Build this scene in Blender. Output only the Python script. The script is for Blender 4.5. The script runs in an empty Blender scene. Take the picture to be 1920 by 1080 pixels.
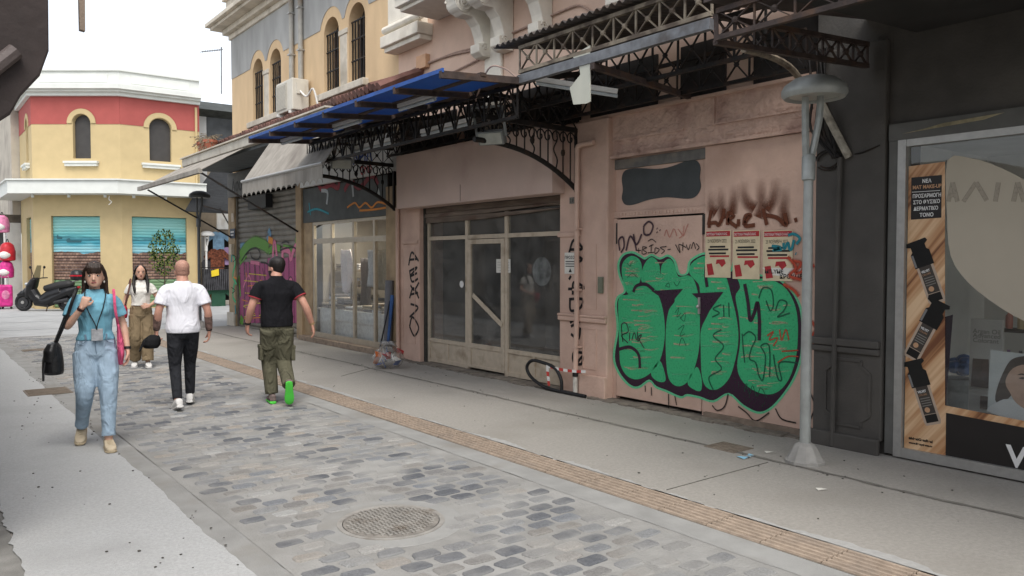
import bpy, bmesh, math, random
from mathutils import Vector, Matrix, Euler
from mathutils.geometry import tessellate_polygon
random.seed(7)
R = math.radians
scene = bpy.context.scene
# ---------------------------------------------------------------- camera, sky, sun, exposure
FPX = 1480.0; YAW = R(37.7); PIT = R(2.0); EYE = Vector((0, 0, 1.7))
cd = bpy.data.cameras.new('camera'); cam = bpy.data.objects.new('camera', cd)
scene.collection.objects.link(cam)
cd.sensor_width = 36; cd.lens = FPX / 1920 * 36; cd.clip_end = 900; cd.clip_start = .05
cam.location = EYE; cam.rotation_euler = Euler((R(90) - PIT, 0, -YAW), 'XYZ')
scene.camera = cam
SUN_EL, SUN_AZ = R(58), R(205)          # azimuth measured clockwise from +Y
w = bpy.data.worlds.new('World'); scene.world = w; w.use_nodes = True
nt = w.node_tree; bg = nt.nodes['Background']
sky = nt.nodes.new('ShaderNodeTexSky'); sky.sky_type = 'NISHITA'; sky.sun_disc = False
sky.sun_elevation = SUN_EL; sky.sun_rotation = SUN_AZ; sky.dust_density = 1.5; sky.air_density = 1.0
hs = nt.nodes.new('ShaderNodeHueSaturation'); hs.inputs['Saturation'].default_value = .30
nt.links.new(sky.outputs[0], hs.inputs['Color']); nt.links.new(hs.outputs[0], bg.inputs[0])
bg.inputs[1].default_value = .15
sl = bpy.data.lights.new('sun', 'SUN'); sl.energy = 1.5; sl.angle = R(35); sl.color = (1, .95, .88)
so = bpy.data.objects.new('sun', sl); scene.collection.objects.link(so)
sd = Vector((math.sin(SUN_AZ) * math.cos(SUN_EL), math.cos(SUN_AZ) * math.cos(SUN_EL), math.sin(SUN_EL)))
so.rotation_euler = (-sd).to_track_quat('-Z', 'Y').to_euler()
scene.view_settings.view_transform = 'Standard'; scene.view_settings.look = 'None'
scene.view_settings.exposure = 0.95; scene.view_settings.gamma = 1
# ---------------------------------------------------------------- photo pixel -> place helpers
FW = Vector((math.sin(YAW) * math.cos(PIT), math.cos(YAW) * math.cos(PIT), -math.sin(PIT)))
RT = Vector((math.cos(YAW), -math.sin(YAW), 0)); UP = RT.cross(FW)
def ray(x, y): return FW + RT * ((x - 960) / FPX) - UP * ((y - 540) / FPX)
def onX(x, y, X): d = ray(x, y); return EYE + d * (X / d.x)
def onY(x, y, Y): d = ray(x, y); return EYE + d * (Y / d.y)
def onZ(x, y, Z=0): d = ray(x, y); return EYE + d * ((Z - EYE.z) / d.z)
def yX(x, X=6.85): return onX(x, 488, X).y          # street position of a pixel column on a wall plane
# ---------------------------------------------------------------- materials
MATS = {}
def lin(c):
    return tuple((v / 12.92 if v <= .04045 else ((v + .055) / 1.055) ** 2.4) for v in c)
def M(name, col, rough=.75, var=.18, scale=6., bump=.15, bscale=70., metal=0., dirt=None, dscale=1.2, dlo=.52, dhi=.7,
      dist=.004, spec=.35, stretch=None, alpha=None):
    """procedural surface: two noises vary the base colour, a third gives relief, an optional dirt colour in patches"""
    if name in MATS: return MATS[name]
    m = bpy.data.materials.new(name); m.use_nodes = True; MATS[name] = m
    n = m.node_tree.nodes; l = m.node_tree.links; b = n['Principled BSDF']
    b.inputs['Roughness'].default_value = rough; b.inputs['Metallic'].default_value = metal
    b.inputs['Specular IOR Level'].default_value = spec
    g = n.new('ShaderNodeNewGeometry'); pos = g.outputs['Position']
    if stretch:
        mp = n.new('ShaderNodeMapping'); mp.inputs['Scale'].default_value = stretch
        l.new(pos, mp.inputs[0]); pos = mp.outputs[0]
    def noise(s, d=4):
        t = n.new('ShaderNodeTexNoise'); t.inputs['Scale'].default_value = s; t.inputs['Detail'].default_value = d
        l.new(pos, t.inputs['Vector']); return t.outputs['Fac']
    def ramp(f, lo, hi, a, c):
        r = n.new('ShaderNodeValToRGB'); e = r.color_ramp.elements
        e[0].position = lo; e[1].position = hi; e[0].color = (*a, 1); e[1].color = (*c, 1)
        l.new(f, r.inputs[0]); return r.outputs[0]
    def mix(t, f, a, c):
        x = n.new('ShaderNodeMix'); x.data_type = 'RGBA'; x.blend_type = t
        for s, v in ((0, f), (6, a), (7, c)):
            if hasattr(v, 'links') or isinstance(v, bpy.types.NodeSocket): l.new(v, x.inputs[s])
            else: x.inputs[s].default_value = v
        return x.outputs[2]
    c0 = tuple(max(0, v * (1 - var)) for v in col); c1 = tuple(min(1, v * (1 + var)) for v in col)
    c = ramp(noise(scale), .3, .7, c0, c1)
    big = ramp(noise(.55, 3), .3, .7, (1 - var * .6,) * 3, (1 + var * .3,) * 3)
    c = mix('MULTIPLY', 1.0, c, big)
    if dirt:
        f = ramp(noise(dscale, 6), dlo, dhi, (0, 0, 0), (1, 1, 1)); c = mix('MIX', f, c, (*dirt, 1))
    l.new(c, b.inputs['Base Color'])
    if bump:
        bp = n.new('ShaderNodeBump'); bp.inputs['Strength'].default_value = bump; bp.inputs['Distance'].default_value = dist * 5
        l.new(noise(bscale, 5), bp.inputs['Height']); l.new(bp.outputs[0], b.inputs['Normal'])
    return m
def glass(name, tint=(.9, .95, .95), refl=1.0, rough=.02, dust=0):
    if name in MATS: return MATS[name]
    m = bpy.data.materials.new(name); m.use_nodes = True; MATS[name] = m
    n = m.node_tree.nodes; l = m.node_tree.links; n.remove(n['Principled BSDF'])
    t = n.new('ShaderNodeBsdfTransparent'); t.inputs[0].default_value = (*tint, 1)
    gl = n.new('ShaderNodeBsdfGlossy'); gl.inputs['Roughness'].default_value = rough
    fr = n.new('ShaderNodeFresnel'); fr.inputs[0].default_value = 1.5
    mu = n.new('ShaderNodeMath'); mu.operation = 'MULTIPLY'; mu.inputs[1].default_value = refl; mu.use_clamp = True
    mx = n.new('ShaderNodeMixShader'); l.new(fr.outputs[0], mu.inputs[0]); 
    gb = n.new('ShaderNodeNewGeometry'); fb = n.new('ShaderNodeMath'); fb.operation = 'SUBTRACT'; fb.inputs[0].default_value = 1; l.new(gb.outputs['Backfacing'], fb.inputs[1])
    mf = n.new('ShaderNodeMath'); mf.operation = 'MULTIPLY'; l.new(mu.outputs[0], mf.inputs[0]); l.new(fb.outputs[0], mf.inputs[1]); l.new(mf.outputs[0], mx.inputs[0])   # one reflection for each pane: its back face has none
    l.new(t.outputs[0], mx.inputs[1]); l.new(gl.outputs[0], mx.inputs[2]); l.new(mx.outputs[0], n['Material Output'].inputs[0])
    if dust:
        g = n.new('ShaderNodeNewGeometry'); tx = n.new('ShaderNodeTexNoise'); tx.inputs['Scale'].default_value = 3.5; tx.inputs['Detail'].default_value = 8; l.new(g.outputs['Position'], tx.inputs['Vector'])
        mr = n.new('ShaderNodeMapRange'); mr.inputs[1].default_value = .3; mr.inputs[2].default_value = .75; mr.inputs[3].default_value = dust * .4; mr.inputs[4].default_value = dust * 1.6; l.new(tx.outputs[0], mr.inputs[0])
        df = n.new('ShaderNodeBsdfDiffuse'); df.inputs[0].default_value = (.45, .43, .40, 1); m3 = n.new('ShaderNodeMixShader'); l.new(mr.outputs[0], m3.inputs[0]); l.new(mx.outputs[0], m3.inputs[1]); l.new(df.outputs[0], m3.inputs[2]); l.new(m3.outputs[0], n['Material Output'].inputs[0])
    return m
def spray(name, col, rough=.6):
    """paint whose density is the vertex attribute 'a' (soft spray edges)"""
    if name in MATS: return MATS[name]
    m = bpy.data.materials.new(name); m.use_nodes = True; MATS[name] = m
    n = m.node_tree.nodes; l = m.node_tree.links; b = n['Principled BSDF']
    b.inputs['Base Color'].default_value = (*col, 1); b.inputs['Roughness'].default_value = rough
    b.inputs['Specular IOR Level'].default_value = .25
    a = n.new('ShaderNodeAttribute'); a.attribute_name = 'a'
    g = n.new('ShaderNodeNewGeometry'); t = n.new('ShaderNodeTexNoise'); t.inputs['Scale'].default_value = 45
    l.new(g.outputs['Position'], t.inputs['Vector'])
    r = n.new('ShaderNodeMapRange'); r.inputs[1].default_value = .25; r.inputs[2].default_value = .5
    r.inputs[3].default_value = .72; r.inputs[4].default_value = 1.0
    l.new(t.outputs[0], r.inputs[0])
    mu = n.new('ShaderNodeMath'); mu.operation = 'MULTIPLY'; l.new(a.outputs['Fac'], mu.inputs[0]); l.new(r.outputs[0], mu.inputs[1])
    l.new(mu.outputs[0], b.inputs['Alpha']); return m
# ---------------------------------------------------------------- mesh builder
class MB:
    def __init__(s): s.v = []; s.f = []; s.a = []
    def add(s, vs, fs, al=None):
        o = len(s.v); s.v += [tuple(v) for v in vs]; s.f += [tuple(i + o for i in f) for f in fs]
        s.a += list(al) if al else [1.0] * len(vs); return s
    def box(s, x0, x1, y0, y1, z0, z1):
        x0, x1 = min(x0, x1), max(x0, x1); y0, y1 = min(y0, y1), max(y0, y1); z0, z1 = min(z0, z1), max(z0, z1)
        return s.add([(x0, y0, z0), (x1, y0, z0), (x1, y1, z0), (x0, y1, z0), (x0, y0, z1), (x1, y0, z1), (x1, y1, z1), (x0, y1, z1)],
              [(3, 2, 1, 0), (4, 5, 6, 7), (0, 1, 5, 4), (1, 2, 6, 5), (2, 3, 7, 6), (3, 0, 4, 7)])
    def bar(s, p, q, w, h=None, up=(0, 0, 1)):
        p = Vector(p); q = Vector(q); h = h or w; d = (q - p).normalized(); up = Vector(up)
        if abs(d.dot(up)) > .98: up = Vector((1, 0, 0))
        a = d.cross(up).normalized() * w / 2; b = a.cross(d).normalized() * h / 2
        return s.add([p - a - b, p + a - b, p + a + b, p - a + b, q - a - b, q + a - b, q + a + b, q - a + b],
              [(3, 2, 1, 0), (4, 5, 6, 7), (0, 1, 5, 4), (1, 2, 6, 5), (2, 3, 7, 6), (3, 0, 4, 7)])
    def tube(s, pts, r, n=8, cap=True, squash=None):
        pts = [Vector(p) for p in pts]; rs = r if isinstance(r, (list, tuple)) else [r] * len(pts)
        o = len(s.v); t0 = (pts[1] - pts[0]).normalized()
        nrm = t0.cross(Vector((0, 0, 1)));
        if nrm.length < .1: nrm = t0.cross(Vector((0, 1, 0)))
        nrm.normalize()
        for i, p in enumerate(pts):
            t = (pts[min(i + 1, len(pts) - 1)] - pts[max(i - 1, 0)]).normalized()
            nrm = (nrm - t * nrm.dot(t)).normalized(); b = t.cross(nrm)
            for k in range(n):
                an = 2 * math.pi * k / n
                s.v.append(tuple(p + (nrm * math.cos(an) + b * math.sin(an)) * rs[i])); s.a.append(1.0)
        for i in range(len(pts) - 1):
            for k in range(n):
                a = o + i * n + k; b2 = o + i * n + (k + 1) % n
                s.f.append((a, b2, b2 + n, a + n))
        if cap:
            s.f.append(tuple(o + k for k in range(n))[::-1]); s.f.append(tuple(o + (len(pts) - 1) * n + k for k in range(n)))
        return s
    def lathe(s, c, prof, n=20, cap=True):
        c = Vector(c); o = len(s.v)
        for r, z in prof:
            for k in range(n):
                an = 2 * math.pi * k / n; s.v.append((c.x + r * math.cos(an), c.y + r * math.sin(an), c.z + z)); s.a.append(1.0)
        for i in range(len(prof) - 1):
            for k in range(n):
                a = o + i * n + k; b = o + i * n + (k + 1) % n; s.f.append((a, b, b + n, a + n))
        if cap:
            s.f.append(tuple(o + k for k in range(n))[::-1]); s.f.append(tuple(o + (len(prof) - 1) * n + k for k in range(n)))
        return s
    def rings(s, rg, n=18):
        """loft: list of (centre, rx, ry, rotz)"""
        o = len(s.v)
        for c, rx, ry, *a in rg:
            rz = a[0] if a else 0
            for k in range(n):
                an = 2 * math.pi * k / n; x = rx * math.cos(an); y = ry * math.sin(an)
                s.v.append((c[0] + x * math.cos(rz) - y * math.sin(rz), c[1] + x * math.sin(rz) + y * math.cos(rz), c[2])); s.a.append(1.0)
        for i in range(len(rg) - 1):
            for k in range(n):
                a = o + i * n + k; b = o + i * n + (k + 1) % n; s.f.append((a, b, b + n, a + n))
        s.f.append(tuple(o + k for k in range(n))[::-1]); s.f.append(tuple(o + (len(rg) - 1) * n + k for k in range(n)))
        return s
    def ball(s, c, rx, ry=None, rz=None, n=12, m=8):
        ry = ry or rx; rz = rz or rx
        return s.rings([((c[0], c[1], c[2] - rz * math.cos(math.pi * (i + .02) / (m + .04))), max(1e-4, rx * math.sin(math.pi * (i + .02) / (m + .04))), max(1e-4, ry * math.sin(math.pi * (i + .02) / (m + .04)))) for i in range(m + 1)], n)
    def prism(s, poly, d):
        """poly: 3D loop; d: extrusion vector"""
        d = Vector(d); P = [Vector(p) for p in poly]; n = len(P); tri = tessellate_polygon([P])
        vs = P + [p + d for p in P]
        fs = [tuple(t) for t in tri] + [tuple(i + n for i in t[::-1]) for t in tri] + [(i, (i + 1) % n, (i + 1) % n + n, i + n) for i in range(n)]
        return s.add(vs, fs)
    def poly(s, poly):
        P = [Vector(p) for p in poly]; return s.add(P, [tuple(t) for t in tessellate_polygon([P])])
def islands(mb):
    par = list(range(len(mb.v)))
    def find(a):
        while par[a] != a: par[a] = par[par[a]]; a = par[a]
        return a
    for f in mb.f:
        r0 = find(f[0])
        for i in f[1:]: par[find(i)] = r0
    grp = {}
    for i in range(len(mb.v)): grp.setdefault(find(i), []).append(i)
    out = []
    fs = {}
    for f in mb.f: fs.setdefault(find(f[0]), []).append(f)
    for r0, idx in grp.items():
        mp = {v: k for k, v in enumerate(idx)}; m = MB(); m.v = [mb.v[i] for i in idx]; m.a = [mb.a[i] for i in idx]
        m.f = [tuple(mp[i] for i in f) for f in fs.get(r0, [])]; out.append(m)
    return out
def split(name, mb, mat, parent=None, smooth=False, bevel=0):
    """one object for each separate piece of mb"""
    return [obj(name, m, mat, parent, smooth, bevel) for m in islands(mb)]
def stuff(o): o['kind'] = 'stuff'; return o
def obj(name, mb, mat, parent=None, smooth=False, bevel=0):
    me = bpy.data.meshes.new(name); me.from_pydata(mb.v, [], mb.f)
    if any(a != 1.0 for a in mb.a):
        at = me.attributes.new('a', 'FLOAT', 'POINT'); at.data.foreach_set('value', mb.a)
    elif mat and mat.name.startswith('spray'):
        at = me.attributes.new('a', 'FLOAT', 'POINT'); at.data.foreach_set('value', mb.a)
    bm = bmesh.new(); bm.from_mesh(me); bmesh.ops.recalc_face_normals(bm, faces=bm.faces); bm.to_mesh(me); bm.free()
    me.materials.append(mat)
    if smooth:
        me.polygons.foreach_set('use_smooth', [True] * len(me.polygons))
        me.set_sharp_from_angle(angle=R(40))
    o = bpy.data.objects.new(name, me); scene.collection.objects.link(o)
    if parent: o.parent = parent; o.matrix_parent_inverse = parent.matrix_world.inverted()
    if bevel:
        b = o.modifiers.new('bevel', 'BEVEL'); b.width = bevel; b.segments = 2; b.limit_method = 'ANGLE'
    return o
def tag(o, label, cat, group=None):
    o['label'] = label; o['category'] = cat
    if group: o['group'] = group
    return o
def thing(name, label, cat, loc=(0, 0, 0), group=None):
    o = bpy.data.objects.new(name, None); scene.collection.objects.link(o); o.location = loc
    o.empty_display_size = .2; bpy.context.view_layer.update(); return tag(o, label, cat, group)
def struct(o): o['kind'] = 'structure'; return o
def copy_tree(o, parent=None):
    c = o.copy(); scene.collection.objects.link(c)
    if parent: c.parent = parent
    for ch in o.children: copy_tree(ch, c)
    return c
def text(name, s, size, origin, ux, uy, mat, parent=None, align='LEFT', bold=0, shear=0, sx=1):
    """flat lettering in the plane spanned by ux, uy"""
    cu = bpy.data.curves.new('t', 'FONT'); cu.body = s; cu.size = size; cu.align_x = align; cu.offset = bold; cu.shear = shear
    to = bpy.data.objects.new('t', cu); scene.collection.objects.link(to); bpy.context.view_layer.update()
    me = bpy.data.meshes.new_from_object(to.evaluated_get(bpy.context.evaluated_depsgraph_get()))
    bpy.data.objects.remove(to); bpy.data.curves.remove(cu)
    ux = Vector(ux).normalized(); uy = Vector(uy).normalized(); uz = ux.cross(uy); o = Vector(origin)
    for v in me.vertices: v.co = o + ux * v.co.x * sx + uy * v.co.y + uz * v.co.z
    me.name = name; me.materials.clear(); me.materials.append(mat)
    if mat.name.startswith('spray'):
        at = me.attributes.new('a', 'FLOAT', 'POINT'); at.data.foreach_set('value', [1.0] * len(me.vertices))
    ob = bpy.data.objects.new(name, me); scene.collection.objects.link(ob)
    if parent: ob.parent = parent; ob.matrix_parent_inverse = parent.matrix_world.inverted()
    return ob
def catmull(pts, k=6):
    P = [Vector(p) for p in pts]
    if len(P) < 3: return [P[0].lerp(P[1], i / k) for i in range(k + 1)]
    out = []
    for i in range(len(P) - 1):
        p0 = P[max(i - 1, 0)]; p1 = P[i]; p2 = P[i + 1]; p3 = P[min(i + 2, len(P) - 1)]
        for j in range(k):
            t = j / k; out.append(.5 * ((2 * p1) + (p2 - p0) * t + (2 * p0 - 5 * p1 + 4 * p2 - p3) * t * t + (3 * p1 - p0 - 3 * p2 + p3) * t ** 3))
    return out + [P[-1]]
def smooth_loop(pts, k=4):
    n = len(pts); P = [Vector(p) for p in pts]; out = []
    for i in range(n):
        p0, p1, p2, p3 = P[i - 1], P[i], P[(i + 1) % n], P[(i + 2) % n]
        for j in range(k):
            t = j / k; out.append(.5 * ((2 * p1) + (p2 - p0) * t + (2 * p0 - 5 * p1 + 4 * p2 - p3) * t * t + (3 * p1 - p0 - 3 * p2 + p3) * t ** 3))
    return out
NST = 0
def stroke(mb, pts, wd, X, soft=.35, fade=None, k=6):
    """spray stroke: pts are (Y,Z) on plane X; wd metres; soft = share of the width that fades"""
    global NST; NST += 1; X = X - .0001 * (NST % 9)      # strokes lie over one another, never in one plane
    c = catmull([(X, p[0], p[1]) for p in pts], k); n = len(c); ws = wd if isinstance(wd, (list, tuple)) else None
    vs = []; al = []
    for i, p in enumerate(c):
        t = (c[min(i + 1, n - 1)] - c[max(i - 1, 0)]); t = t.normalized() if t.length else Vector((0, 1, 0))
        nn = Vector((0, -t.z, t.y)); wi = (ws[0] + (ws[1] - ws[0]) * i / (n - 1)) if ws else wd
        fa = 1 if not fade else fade[0] + (fade[1] - fade[0]) * i / (n - 1)
        for q, a in ((-.5, 0), (-.5 + soft * .5, 1), (.5 - soft * .5, 1), (.5, 0)):
            vs.append(p + nn * (q * wi)); al.append(a * fa)
    fs = [(i * 4 + j, i * 4 + j + 1, i * 4 + j + 5, i * 4 + j + 4) for i in range(n - 1) for j in range(3)]
    mb.add(vs, fs, al); return mb
def crop(x0, y0, s, X):
    """pixel of a magnified crop -> (Y,Z) on wall plane X"""
    def f(cx, cy): p = onX(x0 + cx / s, y0 + cy / s, X); return (p.y, p.z)
    return f
# ---------------------------------------------------------------- shared materials
m_conc = M('concrete_pavement', (.30, .283, .255), .9, .09, 38, .35, 120, dirt=(.225, .21, .185), dscale=.9, dlo=.5, dhi=.85)
m_white_conc = M('pale_concrete', (.40, .405, .40), .9, .10, 50, .35, 130, dirt=(.31, .312, .305), dscale=1.1, dlo=.5, dhi=.8)
m_gutter = M('gutter_concrete', (.275, .273, .26), .9, .12, 4, .3, 110, dirt=(.22, .21, .19), dscale=1.6)
m_mortar = M('cobble_mortar', (.255, .25, .235), .92, .13, 5, .5, 60, dirt=(.34, .335, .32), dscale=1.3, dlo=.5, dhi=.75)
m_tact = M('tactile_tile', (.33, .26, .20), .85, .16, 14, .25, 90, dirt=(.24, .2, .165), dscale=2.4, dlo=.52, dhi=.8)
m_joint = M('joint_dirt', (.12, .115, .1), .95, .3, 14, .3, 60)
m_pink = M('pink_plaster', (.56, .39, .31), .85, .09, 4, .35, 26, dirt=(.43, .285, .22), dscale=1.4, dlo=.5, dhi=.8)
m_pink_rough = M('pink_peeling_plaster', (.55, .38, .305), .9, .1, 6, 1.0, 9, dirt=(.33, .2, .165), dscale=2.4, dlo=.52, dhi=.75, dist=.012)
m_pinkpanel = M('pink_painted_panel', (.53, .395, .335), .6, .06, 2, .06, 20, dirt=(.40, .27, .23), dscale=.8)
m_beige = M('beige_plaster', (.62, .45, .27), .88, .08, 3, .2, 40, dirt=(.47, .33, .2), dscale=.9, dlo=.5, dhi=.85, stretch=(1, 1, .35))
m_greyband = M('grey_plaster_band', (.36, .36, .35), .9, .12, 3, .2, 40, dirt=(.25, .25, .24), dscale=1.6, stretch=(1, 1, .3))
m_stone = M('pale_stone_trim', (.55, .50, .42), .85, .1, 6, .25, 50, dirt=(.33, .29, .23), dscale=1.8, dlo=.52, dhi=.75)
m_dark = M('dark_grey_paint', (.072, .066, .059), .7, .15, 4, .2, 40, dirt=(.105, .095, .082), dscale=1.2, dlo=.55, dhi=.8)
m_iron = M('black_iron', (.016, .014, .013), .6, .35, 20, .2, 80, metal=.3, dirt=(.045, .026, .016), dscale=6)
m_rustiron = M('rusty_brown_iron', (.05, .035, .03), .7, .35, 12, .25, 70, dirt=(.09, .05, .03), dscale=5)
m_lattice = M('weathered_lattice_paint', (.24, .20, .15), .7, .3, 14, .25, 70, dirt=(.08, .06, .045), dscale=7, dlo=.45, dhi=.6)
m_silver = M('silver_grey_beam', (.16, .165, .175), .5, .25, 12, .15, 60, metal=.3, dirt=(.07, .06, .055), dscale=4)
m_alu = M('brushed_aluminium', (.40, .39, .37), .42, .08, 20, .05, 90, metal=.55)
m_cream = M('cream_frame_paint', (.50, .42, .32), .6, .1, 10, .1, 60, dirt=(.27, .2, .13), dscale=3.5, dlo=.55, dhi=.75)
m_tan = M('tan_paint', (.36, .26, .155), .75, .14, 6, .2, 50, dirt=(.2, .14, .085), dscale=2, dlo=.5, dhi=.75)
m_black = M('black_rubber', (.012, .012, .013), .55, .2, 20, .1, 80)
m_white = M('white_paint', (.70, .69, .66), .6, .06, 8, .08, 60, dirt=(.45, .42, .37), dscale=2.5, dlo=.56, dhi=.8)
m_paper = M('paper', (.66, .64, .58), .9, .06, 10, .1, 40)
m_galv = M('galvanised_pole', (.36, .375, .36), .5, .08, 12, .08, 60, metal=.35, dirt=(.26, .27, .25), dscale=4)
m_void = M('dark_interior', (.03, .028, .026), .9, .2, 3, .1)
m_sp_black = spray('spray_black', (.012, .011, .012)); m_sp_brown = spray('spray_brown', (.12, .035, .015))
m_sp_purple = spray('spray_purple', (.035, .014, .03)); m_sp_green = spray('spray_green', (.045, .40, .17))
m_sp_lgreen = spray('spray_light_green', (.13, .52, .27)); m_sp_pale = spray('spray_pale', (.5, .42, .28))
m_sp_teal = spray('spray_teal', (.02, .2, .24)); m_sp_red = spray('spray_red', (.42, .06, .03)); m_sp_dgreen = spray('spray_dark_green', (.012, .09, .05))
m_ink = M('black_ink', (.012, .012, .012), .6, .1, 20, 0); m_redink = M('red_ink', (.35, .025, .03), .6, .15, 20, 0)
m_whiteink = M('white_ink', (.72, .71, .69), .6, .05, 20, 0)
UY = Vector((0, -1, 0)); UZ = Vector((0, 0, 1)); UXN = Vector((-1, 0, 0))
# ================================================================= SETTING
struct(obj('ground', MB().box(-300, 300, -300, 300, -.3, -.012), m_conc))
def sheet(name, x0, x1, y0, y1, z, mat, nx=1, jag=None):
    mb = MB(); n = max(2, int((y1 - y0) / .05)) if jag else 1; vs = []; ja = jb_ = 0.0
    for i in range(n + 1):
        y = y0 + (y1 - y0) * i / n
        if jag: ja = ja * .8 + random.gauss(0, jag[0] * .6); jb_ = jb_ * .8 + random.gauss(0, jag[1] * .6)
        j0, j1 = ja, jb_
        vs += [(x0 + j0, y, z), (x1 + j1, y, z)]
    mb.add(vs, [(2 * i, 2 * i + 1, 2 * i + 3, 2 * i + 2) for i in range(n)])
    return struct(obj(name, mb, mat))
road = sheet('road', 1.64, 3.80, -4, 20.6, 0, m_mortar)
sheet('gutter', 1.40, 1.64, -4, 20.6, -.002, m_gutter, jag=(0, .004))
sheet('pavement', .50, 1.47, -4, 20.6, .004, m_white_conc, jag=(.015, .007))
sheet('pavement', -6, .50, -4, 20.6, -.004, M('dark_kerb_strip', (.2, .195, .18), .9, .2, 6, .3, 80))
sheet('kerb', 3.80, 4.03, -4, 20.6, .002, m_gutter, jag=(.004, 0))
pave_r = sheet('pavement', 4.37, 6.95, -4, 20.7, .004, m_conc, jag=(.006, 0))
sheet('cross_street', -40, 60, 20.6, 60, -.004, M('pale_paving', (.34, .345, .345), .9, .1, 2, .2, 90, dirt=(.27, .275, .275), dscale=.5))
for y in (22.6, 25.4, 28.0):
    sheet('paving_band', -10, 30, y, y + .12, .002, M('paving_band', (.42, .43, .43), .9, .08, 4, .2, 90))
# pale laitance stripe where the tactile strip meets the pavement
sheet('pavement_edge', 4.37, 4.405, -4, 20.6, .008, M('laitance', (.34, .335, .32), .9, .1, 20, .2, 120), jag=(0, .03))
# joints in the right-hand pavement
jm = MB(); n = 170
pts = []
for i in range(n + 1):
    y = -4 + 24.6 * i / n; pts.append((5.80 + .012 * math.sin(y * 1.7) + random.gauss(0, .006), y))
for i in range(n):
    (x0, y0), (x1, y1) = pts[i], pts[i + 1]; w0 = .016 + .012 * random.random()
    jm.add([(x0 - w0, y0, .0085), (x0 + w0, y0, .0085), (x1 + w0, y1, .0085), (x1 - w0, y1, .0085)], [(0, 1, 2, 3)])
obj('pavement_joint', jm, M('joint_fill', (.17, .16, .14), .95, .25, 12, .3, 60), pave_r)
jm = MB()
for (a, b) in (((1250, 920), (1440, 868)), ((640, 706), (700, 690))):
    p = onZ(*a); q = onZ(*b); jm.bar((p.x, p.y, .006), (q.x, q.y, .006), .006, .006)
obj('pavement_joint', jm, m_joint, pave_r)
# cobbles: rows across the street
m_cob = bpy.data.materials.new('cobble_stone'); m_cob.use_nodes = True
n_ = m_cob.node_tree.nodes; l_ = m_cob.node_tree.links; b_ = n_['Principled BSDF']; b_.inputs['Roughness'].default_value = .72
oi = n_.new('ShaderNodeObjectInfo'); ge = n_.new('ShaderNodeNewGeometry'); ad = n_.new('ShaderNodeMath'); ad.operation = 'ADD'
fr = n_.new('ShaderNodeMath'); fr.operation = 'FRACT'
l_.new(oi.outputs['Random'], ad.inputs[0]); l_.new(ge.outputs['Random Per Island'], ad.inputs[1]); l_.new(ad.outputs[0], fr.inputs[0])
rp = n_.new('ShaderNodeValToRGB'); rp.color_ramp.interpolation = 'LINEAR'; e = rp.color_ramp.elements
e[0].color = (.085, .09, .10, 1); e[1].color = (.32, .32, .31, 1)
for p_, c_ in ((.2, (.11, .115, .125)), (.38, (.18, .185, .19)), (.5, (.20, .185, .165)), (.62, (.155, .165, .18)), (.8, (.235, .235, .23)), (.9, (.27, .24, .205))):
    q_ = e.new(p_); q_.color = (*c_, 1)
l_.new(fr.outputs[0], rp.inputs[0])
tn = n_.new('ShaderNodeTexNoise'); tn.inputs['Scale'].default_value = 75; tn.inputs['Detail'].default_value = 8; tn.inputs['Roughness'].default_value = .75
l_.new(ge.outputs['Position'], tn.inputs['Vector'])
tm = n_.new('ShaderNodeTexNoise'); tm.inputs['Scale'].default_value = 2.2; tm.inputs['Detail'].default_value = 6; l_.new(ge.outputs['Position'], tm.inputs['Vector'])
mx = n_.new('ShaderNodeMix'); mx.data_type = 'RGBA'; mx.blend_type = 'OVERLAY'; mx.inputs[0].default_value = .95
l_.new(rp.outputs[0], mx.inputs[6]); l_.new(tn.outputs['Fac'], mx.inputs[7])
r2 = n_.new('ShaderNodeValToRGB'); r2.color_ramp.elements[0].position = .42; r2.color_ramp.elements[1].position = .70; l_.new(tm.outputs['Fac'], r2.inputs[0])
m2 = n_.new('ShaderNodeMix'); m2.data_type = 'RGBA'; l_.new(r2.outputs[0], m2.inputs[0]); l_.new(mx.outputs[2], m2.inputs[6]); m2.inputs[7].default_value = (.28, .275, .26, 1)
l_.new(m2.outputs[2], b_.inputs['Base Color'])
bp = n_.new('ShaderNodeBump'); bp.inputs['Strength'].default_value = .6; bp.inputs['Distance'].default_value = .012
l_.new(tn.outputs['Fac'], bp.inputs['Height']); l_.new(bp.outputs[0], b_.inputs['Normal'])
def cobble(mb, cx, cy, lx, ly, h):
    top = []; mid = []; bot = []
    base = [(-1, -.55), (-.82, -.97), (-.3, -1), (.3, -1), (.82, -.97), (1, -.55), (1, .55), (.82, .97), (.3, 1), (-.3, 1), (-.82, .97), (-1, .55)]
    sk = random.uniform(-.10, .10); tp = random.uniform(-.08, .08)
    for u, v in base:
        x = (u + random.gauss(0, .035) + sk * v) * lx / 2; y = (v * (1 + tp * u) + random.gauss(0, .045)) * ly / 2
        top.append((cx + x * .84, cy + y * .78, h * random.uniform(.85, 1.12))); mid.append((cx + x * .96, cy + y * .95, h * .55)); bot.append((cx + x * 1.03, cy + y * 1.05, -.004))
    k = len(base)
    mb.add(top + mid + bot, [tuple(range(k))] + [(i, (i + 1) % k, (i + 1) % k + k, i + k) for i in range(k)] + [(i + k, (i + 1) % k + k, (i + 1) % k + 2 * k, i + 2 * k) for i in range(k)])
variants = []
for i in range(14):
    mb = MB(); cobble(mb, 0, 0, .182, .102, .009)
    me = bpy.data.meshes.new('cobble'); me.from_pydata(mb.v, [], mb.f); me.materials.append(m_cob)
    bm = bmesh.new(); bm.from_mesh(me); bmesh.ops.recalc_face_normals(bm, faces=bm.faces); bm.to_mesh(me); bm.free(); variants.append(me)
MH = Vector((2.48, 4.49, 0))
spots = []; y = 1.6; row = 0
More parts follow.
